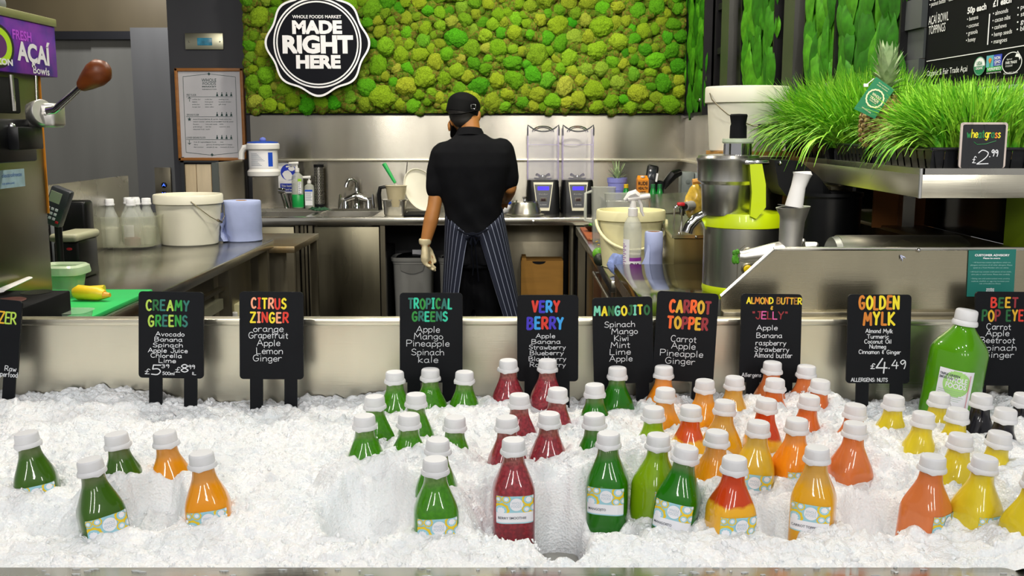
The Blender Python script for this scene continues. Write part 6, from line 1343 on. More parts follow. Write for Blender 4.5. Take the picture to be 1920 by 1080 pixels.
# polo shirt
CLOTH = mat('shirt_black', '0c0d11', .9, 0, .12, 30, bump=.15, bscale=200, spec=.15)
s = MB()
tor2 = [(Q(882, 250, .02), .075, .062), (Q(884, 258, .01), .100, .072), (Q(885, 268), .150, .090), (Q(885, 285), .205, .110), (Q(885, 310), .212, .125), (Q(884, 345), .184, .126), (Q(886, 385), .152, .120), (Q(888, 420), .139, .114), (Q(888, 455), .140, .116), (Q(889, 494), .146, .120)]
s.loft([ell(c, rx, ry, 36, .85) for c, rx, ry in tor2])
limb(s, [shL + Vector((.012, 0, -.004)), shL.lerp(elL, .35), shL.lerp(elL, .66)], [.076, .070, .060]); limb(s, [shR + Vector((-.006, 0, -.002)), shR.lerp(elR, .45), shR.lerp(elR, .78)], [.074, .068, .060])
nm = remesh(s, 'polo_shirt', CLOTH, .009, 8)
co = np.zeros(len(nm.vertices) * 3); nm.vertices.foreach_get('co', co); co = co.reshape(-1, 3)
fold = .006 * np.sin(co[:, 0] * 46 + co[:, 2] * 22 + 3 * np.sin(co[:, 2] * 7)) * np.clip((1.36 - co[:, 2]) * 3, 0, 1) + .004 * np.sin(co[:, 0] * 25 - co[:, 2] * 55) * np.clip((1.25 - co[:, 2]) * 2, 0, 1)
co[:, 1] -= fold; nm.vertices.foreach_set('co', co.ravel())
o = put('polo_shirt', nm, man); o.location = -base
# collar
cl = MB(); cc = Q(881, 250, .025); 
for k, (r_, dz, dr) in enumerate(((1, .0, .0),)):
    n = 28; ring = lambda rx, ry, zz, tilt: [(cc.x + rx * math.cos(a), cc.y + ry * math.sin(a), cc.z + zz + tilt * math.sin(a) * ry) for a in [R(-250) + R(320) * i / n for i in range(n + 1)]]
    cl.loft([ring(.060, .056, .016, -.25), ring(.064, .060, .020, -.25), ring(.086, .080, -.030, -.35), ring(.082, .076, -.032, -.35), ring(.058, .054, .010, -.25)], cap=False, closed=False)
part('collar', cl, CLOTH, man)
0 and part('shoulder_seam', MB().tube([Q(u, v, -.095) for u, v in ((868, 263), (890, 262), (905, 268), (935, 270))], .0012, 5), mat('seam', '24262b', .8), man)
# trousers
t_ = MB()
t_.loft([ell(c, rx, ry, 30) for c, rx, ry in ((Q(888, 430), .125, .104), (Q(888, 455), .134, .110), (Q(888, 480, .01), .146, .118), (Q(888, 500, .01), .150, .115))])
for hp, ak in ((hipL, ankL), (hipR, ankR)):
    kn = hp.lerp(ak, .5) + Vector((0, .02, 0)); limb(t_, [hp + Vector((0, 0, -.05)), hp.lerp(kn, .5), kn, kn.lerp(ak, .6), ak + Vector((0, 0, -.03))], [.098, .088, .070, .064, .062])
nm = remesh(t_, 'trousers', mat('trousers_black', '08090d', .85, 0, .2, 20, bump=.1, spec=.15), .010, 6)
co = np.zeros(len(nm.vertices) * 3); nm.vertices.foreach_get('co', co); co = co.reshape(-1, 3); co[:, 1] += .006 * np.sin(co[:, 2] * 40 + co[:, 0] * 30); nm.vertices.foreach_set('co', co.ravel())
o = put('trousers', nm, man); o.location = -base
for ak in (ankL, ankR): part('shoe', MB().rbox((ak.x - .046, ak.y - .09, 0), (ak.x + .046, ak.y + .19, .085), .035, seg=3), BLACK, man)
# apron: a sheet wrapped round the front, open at the back
def apron_mat():
    m = bpy.data.materials.new('apron_stripes'); m.use_nodes = True; nt = m.node_tree; b = nt.nodes['Principled BSDF']; b.inputs['Roughness'].default_value = .85
    uv = node(nt, 'ShaderNodeUVMap'); sx = node(nt, 'ShaderNodeSeparateXYZ'); nt.links.new(uv.outputs[0], sx.inputs[0])
    mu = node(nt, 'ShaderNodeMath', operation='MULTIPLY'); mu.inputs[1].default_value = 36; fr_ = node(nt, 'ShaderNodeMath', operation='FRACT'); lt = node(nt, 'ShaderNodeMath', operation='LESS_THAN'); lt.inputs[1].default_value = .13
    nt.links.new(sx.outputs[0], mu.inputs[0]); nt.links.new(mu.outputs[0], fr_.inputs[0]); nt.links.new(fr_.outputs[0], lt.inputs[0])
    mx = node(nt, 'ShaderNodeMix', data_type='RGBA'); mx.inputs[6].default_value = lin('10172c'); mx.inputs[7].default_value = lin('8a92a8'); nt.links.new(lt.outputs[0], mx.inputs[0]); nt.links.new(mx.outputs[2], b.inputs['Base Color']); return m
AP = apron_mat(); NU, NV = 72, 26; me = bpy.data.meshes.new('apron'); vs = []; uvs = []
for v in range(NV + 1):
    fv = v / NV; z_ = .905 - fv * .60
    for u in range(NU + 1):
        s = u / NU; d = min(s, 1 - s) * 2                      # 0 at the back edges, 1 at the front
        open0 = .16 + .66 * fv ** .8                            # half opening angle at the back, grows downwards
        ang = -math.pi / 2 - open0 - (2 * math.pi - 2 * open0) * s + (0)
        zz = z_ + (.15 * (1 - (1 - d) ** 2.6)) * (1 - fv)
        rx = .153 + .050 * fv; ry = .132 + .03 * fv
        cx_ = base.x + .012 + .028 * fv + (.05 * fv if math.cos(ang) > 0 else 0) * abs(math.cos(ang)); cy_ = YM + .0
        rr_ = 1 + .035 * fv * math.sin(s * 44)
        vs.append((cx_ + rx * rr_ * math.cos(ang) - base.x, cy_ + ry * rr_ * math.sin(ang) - base.y, zz)); uvs.append((s, fv))
fs = [(v * (NU + 1) + u, v * (NU + 1) + u + 1, (v + 1) * (NU + 1) + u + 1, (v + 1) * (NU + 1) + u) for v in range(NV) for u in range(NU)]
me.from_pydata(vs, [], fs); ul = me.uv_layers.new(name='UVMap')
for l in me.loops: ul.data[l.index].uv = uvs[l.vertex_index]
me.materials.append(AP); me.polygons.foreach_set('use_smooth', [True] * len(me.polygons)); o = put('apron', me, man); o['label'] = 'navy apron with thin white stripes'
so = o.modifiers.new('t', 'SOLIDIFY'); so.thickness = .003
kn = Q(886, 440, -.155)
tie = part('apron_tie', MB().tube([Q(858, 430, -.13), Q(872, 438, -.15), kn, Q(898, 438, -.15), Q(915, 430, -.13)], [.008, .009, .016, .009, .008], 8, flat=.5), mat('tie_navy', '0b0e18', .9, spec=.1), man)
part('knot', MB().sphere(kn, (.022, .012, .014)).tube([kn, kn + Vector((-.03, -.005, -.02)), kn + Vector((-.012, -.008, -.05)), kn], [.008, .010, .010, .006], 8).tube([kn, kn + Vector((.035, -.005, -.012)), kn + Vector((.02, -.008, -.05)), kn], [.008, .010, .010, .006], 8), mat('tie_navy', '171b2a'), tie)
part('tie_end', MB().tube([kn, kn + Vector((-.006, -.006, -.08)), kn + Vector((.004, -.004, -.16)), kn + Vector((0, -.004, -.21))], [.008, .012, .013, .012], 8, flat=.3).tube([kn, kn + Vector((.018, -.006, -.09)), kn + Vector((.024, -.002, -.17)), kn + Vector((.030, 0, -.24))], [.008, .012, .014, .013], 8, flat=.3), mat('tie_navy', '171b2a'), tie)
# ================================================================== THE ICE DISPLAY
dc = thing('ice_display', 'stainless steel refrigerated well holding the ice in the foreground', 'display counter', (0, 1.7, 0))
part('back_panel', MB().box((-1.40, 2.200, .60), (1.45, 2.214, 1.030)), STEEL_V, dc)
part('back_lip', MB().rbox((-1.40, 2.190, 1.028), (1.45, 2.226, 1.043), .004), STEEL_V, dc)
part('well_floor', MB().box((-1.40, 1.30, .745), (1.45, 2.20, .757)), STEEL, dc)
part('front_rail', MB().rbox((-1.40, 1.10, .800), (1.45, 1.352, .850), .004), STEEL_T, dc)
part('well_wall', MB().box((-1.40, 1.33, .60), (1.45, 1.345, .80)).box((-1.41, 1.1, .6), (-1.40, 2.2, .85)).box((1.45, 1.1, .6), (1.46, 2.2, .85)), STEEL, dc)
part('front_panel', MB().box((-1.40, 1.12, .05), (1.45, 1.14, .80)), STEEL_V, dc)
part('base', MB().box((-1.38, 1.2, 0), (1.43, 2.2, .60)), DARK, dc)
q = MB(); rd = random.Random(2)
for i in range(240):
    q.sphere((rd.uniform(-1.0, 1.0), rd.uniform(1.27, 1.35), .8502), (rd.uniform(.002, .008), rd.uniform(.001, .003), .0012), sub=1)
o = part('water_drop', q, mat('water', 'e8eef2', .03, 0, .02, alpha=.45), dc); o['kind'] = 'stuff'
# tall side guard on the right
YG = 2.245
pts = [PY(u, v, YG) for u, v in ((1352, 606), (1352, 556), (1451, 467), (2060, 467), (2060, 606))]
tg_ = thing('steel_guard', 'tall brushed steel guard panel with a slanted left edge behind the right signs', 'panel', (pts[3].x - .3, YG, pts[0].z))
part('sheet', MB().prism([(p.x, p.z) for p in pts], YG, YG + .006), mat('guard_steel', 'c8bfa2', .26, 1, .08, 1.8, (2.2, 1, .3), bump=.06, bscale=12, bstretch=(1, 1, 45), rvar=.05), tg_)
q = MB()
for p_, q_ in ((pts[1], pts[2]), (pts[2], pts[3])): q.cyl(p_ + Vector((0, .002, 0)), q_ + Vector((0, .002, 0)), .0045, n=8)
part('edge_roll', q, STEEL, tg_)
a = PY(1352, 594, YG - .02); part('hinge_channel', MB().rbox((pts[0].x, YG - .016, PY(1400, 597, YG).z), (pts[3].x, YG, PY(1400, 582, YG).z), .003), STEEL_D, tg_)
part('screw', MB().sphere(PY(1722, 469, YG - .004), .005).sphere(PY(1410, 585, YG - .017), .004), CHROME, tg_)
q = MB(); p_ = PY(1678, 478, YG - .002); 
for u, v, w_ in ((1690, 479, .0016), (1698, 484, .002), (1692, 490, .0014), (1688, 487, .0012)): q.tube([PY(1688, 479, YG - .003), PY((1688 + u) / 2 + 2, (480 + v) / 2, YG - .006), PY(u, v, YG - .003)], [w_ * .6, w_, w_ * .3], 6)
single('torn_tape', 'tiny torn scrap of pale tape stuck on the tall steel guard', 'tape', q, mat('tape_pale', 'c4c8e0', .5))
# advisory sheet
ya = YG - .002; cs_ = [PY(u, v, ya) for u, v in ((1816, 469.5), (1905, 467.5), (1900, 556), (1812, 556))]
av_ = thing('advisory_sheet', 'teal customer advisory sheet stuck on the tall steel guard', 'notice', cs_[3])
part('sheet', MB().add([tuple(p + Vector((0, -.0012, 0))) for p in cs_] + [tuple(p) for p in cs_], [(0, 1, 2, 3), (7, 6, 5, 4), (0, 4, 5, 1), (1, 5, 6, 2), (2, 6, 7, 3), (3, 7, 4, 0)]), mat('teal_sheet', '12695f', .45, 0, .04), av_)
q = MB(); yt_ = ya - .0017
def at(t, x0, x1, yb, h, m=0, bo=0.0):
    f_ = lambda v: 1800 + v / 10.8
    p = PY(f_(x0), 460 + yb / 10.8, yt_); r_ = PY(f_(x1), 460 + yb / 10.8, yt_); u_ = PY(f_(x0), 460 + (yb - h) / 10.8, yt_)
    fit_text(q, t, p, (r_.x - p.x, 0, 0), (0, 0, u_.z - p.z), m, bo)
at('CUSTOMER ADVISORY', 300, 1005, 220, 40, 0, .03); at('Please be aware:', 470, 815, 275, 28, 0, .03)
for t, x0, x1, yb in (('• All food may contain ingredients which are', 262, 1025, 358), ('allergens and traces of all other allergens. Please', 210, 1060, 412), ('speak to a Team Member who can advise.', 268, 988, 465),
                      ('• All food may contain small pieces of nut shells,', 205, 1040, 547), ('olive pits or small bones. Please bite carefully.', 228, 1015, 600),
                      ('• Eating raw and undercooked meat, poultry,', 220, 1012, 685), ('seafood, shellfish or egg may increase your', 228, 1000, 738), ('risk of foodborne illness.', 392, 828, 787)): at(t, x0, x1, yb, 24, 1)
at('WHÔLE', 528, 690, 902, 32, 0, .02); at('FOODS', 528, 690, 940, 30, 0, .02)
part('lettering', q, [PRINTW, mat('pale_teal', '9cc8c0', .6)], av_, smooth=0)

# ------------------------------------------------------------------ bottles (cap top pixel, kind, last visible row, lean, yaw, label)
def juice(name, c1, c2, top=None, fill=.158, speck=0.0, topz=.9):
    m = bpy.data.materials.new('juice_' + name); m.use_nodes = True; nt = m.node_tree; b = nt.nodes['Principled BSDF']
    tc = node(nt, 'ShaderNodeTexCoord'); sx = node(nt, 'ShaderNodeSeparateXYZ'); nt.links.new(tc.outputs['Object'], sx.inputs[0])
    oi = node(nt, 'ShaderNodeObjectInfo'); nz = node(nt, 'ShaderNodeTexNoise', noise_dimensions='4D'); nz.inputs['Scale'].default_value = 45; nz.inputs['Detail'].default_value = 3
    mw_ = node(nt, 'ShaderNodeMath', operation='MULTIPLY'); mw_.inputs[1].default_value = 30; nt.links.new(oi.outputs['Random'], mw_.inputs[0]); nt.links.new(mw_.outputs[0], nz.inputs['W']); nt.links.new(tc.outputs['Object'], nz.inputs[0])
    ad = node(nt, 'ShaderNodeMath', operation='MULTIPLY_ADD'); ad.inputs[1].default_value = .022; nt.links.new(nz.outputs[0], ad.inputs[0]); nt.links.new(sx.outputs[2], ad.inputs[2])
    rp = node(nt, 'ShaderNodeValToRGB'); cr = rp.color_ramp; mr = node(nt, 'ShaderNodeMapRange'); mr.inputs[1].default_value = 0; mr.inputs[2].default_value = .2
    nt.links.new(ad.outputs[0], mr.inputs[0]); nt.links.new(mr.outputs[0], rp.inputs[0])
    els = [(0, c1), (.5, c2)]
    if top: els += [((fill - .02) / .2 + .05, c2), ((fill - .02) / .2 + .075, top), (1, top)]
    elif fill < .3: els += [(fill / .2 + .02, c2), (fill / .2 + .07, None), (1, None)]
    while len(cr.elements) < len(els): cr.elements.new(.5)
    c2l = lin(c2)
    for e, (p, c) in zip(cr.elements, els):
        e.position = min(1, p); e.color = lin(c) if c else tuple(.72 * x + .10 * y for x, y in zip(c2l[:3], (.85, .75, .55))) + (1,)
    base_out = rp.outputs[0]
    if speck:
        n2 = node(nt, 'ShaderNodeTexVoronoi'); n2.inputs['Scale'].default_value = 300; nt.links.new(tc.outputs['Object'], n2.inputs[0])
        n3 = node(nt, 'ShaderNodeTexNoise'); n3.inputs['Scale'].default_value = 190; n3.inputs['Detail'].default_value = 4; nt.links.new(tc.outputs['Object'], n3.inputs[0])
        r2 = node(nt, 'ShaderNodeValToRGB'); r2.color_ramp.elements[0].position = .42; r2.color_ramp.elements[0].color = (1 - speck, 1 - speck, 1 - speck, 1); r2.color_ramp.elements[1].position = .60; r2.color_ramp.elements[1].color = (1.15, 1.1, 1.1, 1)
        nt.links.new(n3.outputs[0], r2.inputs[0]); mx = node(nt, 'ShaderNodeMix', data_type='RGBA', blend_type='MULTIPLY'); mx.inputs[0].default_value = 1; nt.links.new(base_out, mx.inputs[6]); nt.links.new(r2.outputs[0], mx.inputs[7]); base_out = mx.outputs[2]
    nt.links.new(base_out, b.inputs['Base Color']); b.inputs['Roughness'].default_value = .32; b.inputs['Specular IOR Level'].default_value = .15; b.inputs['Coat Weight'].default_value = 1; b.inputs['Coat Roughness'].default_value = .03; b.inputs['Coat IOR'].default_value = 1.45
    b.inputs['Subsurface Weight'].default_value = .2; b.inputs['Subsurface Scale'].default_value = .008; b.inputs['Subsurface Radius'].default_value = (1, 1, 1)
    return m
JU = {'darkgreen': juice('dark_green', '2c4e08', '375f0a'), 'green': juice('bright_green', '2c6c02', '3e8406', speck=.10), 'berry': juice('berry', '6e1624', '94303a', speck=.28),
      'mangogreen': juice('deep_green', '0e5400', '1c7000'), 'olive': juice('light_green', '5c8c06', '84aa0e', fill=.17), 'orange': juice('orange', 'e27c04', 'e8950a', fill=.15), 'mango': juice('mango', 'd8900a', 'e0a418', fill=.14),
      'deeporange': juice('deep_orange', 'f07c08', 'f39018', fill=.155), 'yellow': juice('golden', 'd8a010', 'deb42a', fill=.15), 'redtop': juice('red_topped', 'eaa010', 'edb024', 'c8400e', fill=.142), 'redneck': juice('red_necked', 'eda818', 'efb42c', 'd2501a', fill=.155),
      'salmon': juice('salmon', 'cc6c34', 'd4763e', fill=.172), 'redsalmon': juice('red_salmon', 'cc5a1c', 'd2682a', fill=.17), 'lemon': juice('lemon', 'd4b810', 'dcc62a', fill=.165), 'black': juice('black', '0c0c12', '12121a', fill=.2), 'triple': juice('triple_green', '4a8c04', '529608', fill=.5)}
BPROF = [(.0290, 0.0), (.0325, .003), (.0340, .010), (.0340, .1060), (.0337, .111), (.0324, .1175), (.0302, .124), (.0272, .1315), (.0240, .139), (.0211, .146), (.0189, .152), (.0175, .158), (.0168, .165), (.0168, .175)]
def sup(a, t, n): return a / (abs(math.cos(t)) ** n + abs(math.sin(t)) ** n) ** (1 / n)
def nexp(z, z0=.105, z1=.150): return 2.0 + 1.5 * max(0, min(1, (z1 - z) / (z1 - z0)))
def rings_of(prof, n=36, k=1.0, kz=1.0, z0=.105, z1=.15): return [[(sup(r * k, t, nexp(z, z0, z1)) * math.cos(t), sup(r * k, t, nexp(z, z0, z1)) * math.sin(t), z * kz) for t in [2 * math.pi * i / n for i in range(n)]] for r, z in prof]
BODY = {k: MB().loft(rings_of(BPROF)).mesh('bottle_body', m, None, 50) for k, m in JU.items()}
CAPR = MB().lathe([(.0186, .1740), (.0194, .1755), (.0186, .1885), (.0181, .1905), (.0166, .1920), (0, .1924)], n=36, cap=False).mesh('cap', CAPM, None, 40)
ring_ = MB(); rgs = []
for r_, z_ in ((.0172, .1692), (.0212, .1692), (.0219, .1703), (.0217, .1735), (.0204, .1762), (.0188, .1765)):
    rgs.append([(r_ * math.cos(t) * (1 + (.05 if 5 <= i <= 7 and r_ > .02 else 0)), r_ * math.sin(t) * (1 + (.05 if 5 <= i <= 7 and r_ > .02 else 0)), z_ - (.0022 * max(0, math.sin(3 * t + 1)) ** 4 if z_ < .1695 else 0)) for i, t in enumerate([2 * math.pi * i / 36 for i in range(36)])])
CAPRING = ring_.loft(rgs, cap=False).mesh('tamper_ring', CAPM, None, 50)
# label: wraps the flat sides; u angle around, v height
LBLUE, LYEL, LGREY, LINK = mat('label_blue', '9fd2e0', .55, 0, .03), mat('label_yellow', 'f0cc1e', .55), mat("label_grey", "b4c8d6", .6), mat('label_ink', '4a4e5a', .6)
LW = mat('label_white', 'eeeef4', .55, 0, .02)
def lpt(u, v, off):                              # u in metres along the wrap (0 = front), v height
    t = -math.pi / 2 + u / .0365; r = sup(.0340 + off, t, nexp(v)); return (r * math.cos(t), r * math.sin(t), v)
def lpatch(mb, u0, v0, u1, v1, m, off, n=10): mb.add([lpt(u0 + (u1 - u0) * i / n, v, off) for v in (v0, v1) for i in range(n + 1)], [(i, i + 1, n + 2 + i, n + 1 + i) for i in range(n)], m)
def make_label(text):
    U0, U1, V0, V1 = -.030, .030, .0645, .110; a = MB()
    for (u0, v0, u1, v1) in ((U0, V0, U1, V1),): lpatch(a, u0, v0, u1, v1, 0, .0004, 20)
    lm = a.mesh('label', LBLUE, None, 60)
    p = MB(); lpatch(p, U0, V0 + .002, U1, V0 + .0185, 0, .0007, 20)
    def dsc(cu, cv, r, m, off, n=20, sc=0.0, cut=True):
        pts = []
        for i in range(n):
            t = 2 * math.pi * i / n; rr_ = r * (1 + sc * math.cos(9 * t)); u, v = cu + rr_ * math.cos(t), cv + rr_ * math.sin(t)
            pts.append(lpt(max(U0, min(U1, u)), max(V0 + .0185, min(V1, v)), off))
        p.add(pts + [lpt(max(U0, min(U1, cu)), max(V0 + .0185, min(V1, cv)), off)], [(i, (i + 1) % n, n) for i in range(n)], m)
    for cu, cv, r in ((-.022, .080, .0125), (-.026, .0985, .005), (-.014, .099, .0065), (.021, .098, .010), (.018, .082, .007), (.029, .083, .008), (.0285, .1015, .0045)):
        cv += .0065; dsc(cu, cv, r, 1, .0008, 36, .06); dsc(cu, cv, r * .72, 2, .00095, 24); dsc(cu, cv, r * .45, 0, .0011, 18, .1)
    dsc(.002, .0965, .0105, 0, .0013, 28)
    def tx_(t, u0, u1, v, h, m, bo):
        vs, fs = text_mesh(t, bo); x0 = min(q_[0] for q_ in vs); x1 = max(q_[0] for q_ in vs); ch = max(q_[1] for q_ in text_mesh('H')[0])
        p.add([lpt(u0 + (u1 - u0) * (q_[0] - x0) / (x1 - x0), v + h * q_[1] / ch, .0015) for q_ in vs], fs, m)
    tx_('WHOLE', -.006, .010, .0970, .0042, 3, 0); tx_('FOODS', -.006, .010, .0915, .0042, 3, 0)
    if text: tx_(text, -.026, -.026 + .0031 * len(text), (.0725), .0038, 4, .01)
    return lm, p.mesh('label_print', [LW, LYEL, LBLUE, LGREY, LINK], None, 0)
LABS = {'MANGOJITO': make_label('MANGOJITO'), 'BERRY SMOOTHIE': make_label('BERRY SMOOTHIE'), 'CARROT TOPPER': make_label('CARROT TOPPER'), None: make_label(None)}
G_ = {'l': 'green and orange bottles in the left ice', 't': 'tropical green bottles', 'b': 'berry smoothie bottles', 'm': 'mango green bottles', 'o': 'orange juice bottles', 's': 'salmon juice bottles', 'y': 'lemon yellow bottles', 'k': 'black bottles'}
BT = [
 (48, 804, 'darkgreen', 922, -7, 20, 'l', 'dark green bottle at the left end of the ice'),
 (217, 806, 'darkgreen', 886, -6, 10, 'l', 'dark green bottle sunk to its shoulder beside the rear orange one'),
 (308, 803, 'orange', 888, -5, 5, 'l', 'orange juice bottle standing behind in the left ice'),
 (167, 854, 'darkgreen', 980, -8, 35, 'l', 'dark green bottle closest to the camera in the left ice'),
 (377, 842, 'orange', 966, -4, 12, 'l', 'orange juice bottle closest to the camera in the left ice, label half showing'),
 (740, 690, 'green', 772, 0, 10, 't', 'green bottle at the left edge of the tropical greens sign'),
 (807, 685, 'green', 768, 1, 30, 't', 'green bottle centred before the tropical greens sign'),
 (871, 690, 'green', 748, 1, 0, 't', 'green bottle at the right edge of the tropical greens sign'),
 (702, 736, 'green', 833, -1, 20, 't', 'green bottle right behind the leftmost of the tropical greens group'),
 (780, 732, 'green', 812, 1, 15, 't', 'green bottle behind the middle front pair, below the sign'),
 (683, 772, 'green', 862, -1, 5, 't', 'leftmost green bottle of the tropical greens group'),
 (767, 770, 'green', 836, 1, 25, 't', 'green bottle buried to its shoulder in the middle of the group'),
 (853, 775, 'green', 808, 1, 0, 't', 'green bottle buried up to its cap right of the group'),
 (821, 817, 'green', 899, 2, 0, 't', 'green bottle directly behind the foremost tropical one'),
 (816, 853, 'green', 992, 0, 8, 't', 'foremost green bottle of the tropical group with its label showing'),
 (953, 668, 'berry', 742, 0, 0, 'b', 'berry bottle at the back left, beside the berry sign'),
 (1027, 668, 'berry', 770, 1, 5, 'b', 'berry bottle in front of the very berry sign'),
 (974, 733, 'berry', 812, 1, 20, 'b', 'berry bottle in the middle row, left of two'),
 (1046, 722, 'berry', 795, 2, 0, 'b', 'berry bottle in the middle row, right of two'),
 (950, 775, 'berry', 852, -1, 10, 'b', 'berry bottle just behind the foremost one'),
 (1030, 768, 'berry', 852, 1, 0, 'b', 'berry bottle in the third row above the open pit'),
 (963, 817, 'berry', 1032, 0, 4, 'b', 'foremost berry smoothie bottle, uncovered almost to its foot'),
 (1115, 714, 'mangogreen', 778, -1, 0, 'm', 'green bottle at the back beside the tallest mango green one'),
 (1158, 682, 'mangogreen', 775, 1, 20, 'm', 'green bottle in front of the mangojito sign'),
 (1114, 770, 'mangogreen', 835, -1, 10, 'm', 'green bottle buried in ice behind the left labelled one'),
 (1141, 805, 'mangogreen', 1004, 0, -12, 'm', 'deep green mangojito bottle at the front left with its full label'),
 (1226, 757, 'olive', 826, 1, 0, 'm', 'light green bottle in the rear left of the orange group'),
 (1235, 808, 'olive', 985, 2, 38, 'm', 'light green mangojito bottle between the two deep green ones'),
 (1288, 831, 'mangogreen', 990, 7, -22, 'm', 'deep green mangojito bottle leaning right at the front'),
 (1245, 680, 'deeporange', 752, 1, 5, 'o', 'orange bottle at the left foot of the carrot topper sign'),
 (1248, 722, 'orange', 800, 1, 20, 'o', 'orange bottle between the carrot sign one and the light green one'),
 (1322, 706, 'orange', 800, 1, 10, 'o', 'orange bottle at the right foot of the carrot topper sign'),
 (1378, 700, 'mango', 768, 2, 0, 'o', 'orange bottle in the rear row nearest the almond sign'),
 (1296, 755, 'redneck', 845, 2, 0, 'o', 'amber bottle with a thin red neck right of the light green ones'),
 (1360, 745, 'mango', 852, 3, 15, 'o', 'amber bottle in the middle of the orange group'),
 (1345, 802, 'orange', 896, 3, 25, 'o', 'orange bottle standing behind the red-topped front one'),
 (1378, 851, 'redtop', 990, 2, 14, 'o', 'foremost bottle with a thick red layer over amber juice'),
 (1449, 672, 'salmon', 745, 2, 0, 's', 'salmon bottle highest at the foot of the almond sign'),
 (1513, 679, 'salmon', 730, 2, 0, 's', 'salmon bottle at the back right of the almond sign'),
 (1454, 704, 'redsalmon', 758, 2, 0, 's', 'red orange bottle just before the highest salmon one'),
 (1539, 706, 'redsalmon', 768, 4, 0, 's', 'red orange bottle at the right end of the rear salmon row'),
 (1438, 742, 'redtop', 840, 3, 0, 'o', 'red-topped amber bottle in the third row'),
 (1423, 784, 'yellow', 912, 3, -14, 'o', 'pale golden bottle left of the deep orange one'),
 (1495, 779, 'deeporange', 890, 2, 20, 'o', 'deep orange bottle right of the pale golden one'),
 (1519, 735, 'redsalmon', 818, 5, 0, 's', 'red orange bottle behind the deep orange one'),
 (1605, 752, 'salmon', 812, 4, 0, 's', 'salmon bottle sunk to the shoulder behind the stout salmon one'),
 (1604, 786, 'salmon', 896, 3, 8, 's', 'salmon bottle in the open between orange and yellow groups'),
 (1533, 832, 'mango', 990, 1, -25, 'o', 'large amber bottle at the front right of the orange group'),
 (1677, 736, 'lemon', 806, 2, 0, 'y', 'leftmost lemon yellow bottle below the golden mylk sign'),
 (1763, 731, 'lemon', 800, 4, 0, 'y', 'lemon yellow bottle standing at the foot of the tall green bottle'),
 (1733, 767, 'lemon', 842, 4, 0, 'y', 'lemon yellow bottle second from the left'),
 (1797, 760, 'lemon', 824, 4, 0, 'y', 'lemon yellow bottle just left of the black ones'),
 (1803, 808, 'lemon', 905, 5, 0, 'y', 'lemon yellow bottle behind the front salmon and yellow pair'),
 (1876, 804, 'lemon', 868, 5, 0, 'y', 'lemon yellow bottle in front of the black bottles'),
 (1751, 848, 'salmon', 976, 4, 42, 's', 'salmon bottle beside the foremost lemon yellow one'),
 (1848, 850, 'lemon', 980, 5, 30, 'y', 'foremost lemon yellow bottle with its label showing'),
 (1946, 878, 'lemon', 960, 4, 20, 'y', 'lemon yellow bottle cut off by the right edge'),
 (1842, 733, 'black', 822, 3, 0, 'k', 'black juice bottle right of the tall green bottle'),
 (1887, 760, 'black', 830, 4, 0, 'k', 'black juice bottle nearest the camera'),
 (1922, 732, 'black', 790, 3, 0, 'k', 'black juice bottle cut off by the right edge'),
]
LABEL_OF = {15: None, 22: 'BERRY SMOOTHIE', 26: 'MANGOJITO', 28: 'MANGOJITO', 29: 'MANGOJITO', 37: None, 43: None, 48: 'CARROT TOPPER', 4: None, 5: None, 1: None, 56: None, 55: None, 57: None, 44: None, 6: None, 7: None}
pos = []                                        # (x, y) of the base of each, for the ice
ZT = .962
bottles = []
for i, (px, py, kind, vis, lean, yaw, g, lab) in enumerate(BT, 1):
    top_ = PZ(px, py + 7, ZT - (.012 if i == 13 else 0)); ax = Vector((math.sin(R(lean)), -.03, math.cos(R(lean)))).normalized()
    if top_.y > 2.062: top_ = PY(px, py + 7, 2.062)
    b0_ = top_ - ax * .192
    o = thing('juice_bottle', lab, 'bottle', b0_, G_[g]); o.rotation_euler = (ax.to_track_quat('Z', 'Y')).to_euler()
    Mq = Vector((0, 0, 1)).rotation_difference(ax).to_matrix() @ Matrix.Rotation(R(yaw), 3, 'Z'); o.rotation_euler = Mq.to_euler()
    put('bottle_body', BODY[kind], o)
    c_ = put('cap', CAPR, o); r_ = put('tamper_ring', CAPRING, c_); r_.rotation_euler = (0, 0, (i * 1.7) % 6.28)
    if i in LABEL_OF:
        lm, pm = LABS[LABEL_OF[i]]; l_ = put('label', lm, o); put('label_print', pm, l_)
    pos.append((b0_, ax, py, vis, px, .034)); bottles.append(o)
# tall one litre bottle
YL = 2.085; zt_ = PY(1814, 580, YL).z; ax = Vector((math.sin(R(7)), 0, math.cos(R(7)))); Hl = .31
bt_ = Vector((PY(1814, 580, YL).x, YL, zt_)) - ax * Hl
tl = thing('large_bottle', 'tall one litre bottle of bright green smoothie before the beet sign', 'bottle', bt_); tl.rotation_euler = (Vector((0, 0, 1)).rotation_difference(ax).to_matrix() @ Matrix.Rotation(R(38), 3, 'Z')).to_euler()
LP = [(.044, 0), (.049, .004), (.0515, .014), (.0515, .220), (.0505, .227), (.0475, .235), (.0425, .244), (.0365, .252), (.0305, .260), (.0255, .267), (.0218, .273), (.0195, .279), (.0188, .289)]
part('bottle_body', MB().loft(rings_of(LP, 40, 1, 1, .21, .27)), JU['triple'], tl, 50, local=True)
cap_l = part('cap', MB().lathe([(.0215, .286), (.0225, .288), (.0222, .304), (.021, .308), (.018, .3098), (0, .31)], n=36, cap=False), CAPM, tl, 40, local=True)
part('tamper_ring', MB().lathe([(.0205, .277), (.0250, .277), (.0258, .280), (.0255, .284), (.0235, .288)], n=36, cap=False), CAPM, cap_l, 40, local=True)
ll = MB(); ca, sa = math.cos(R(-38)), math.sin(R(-38))
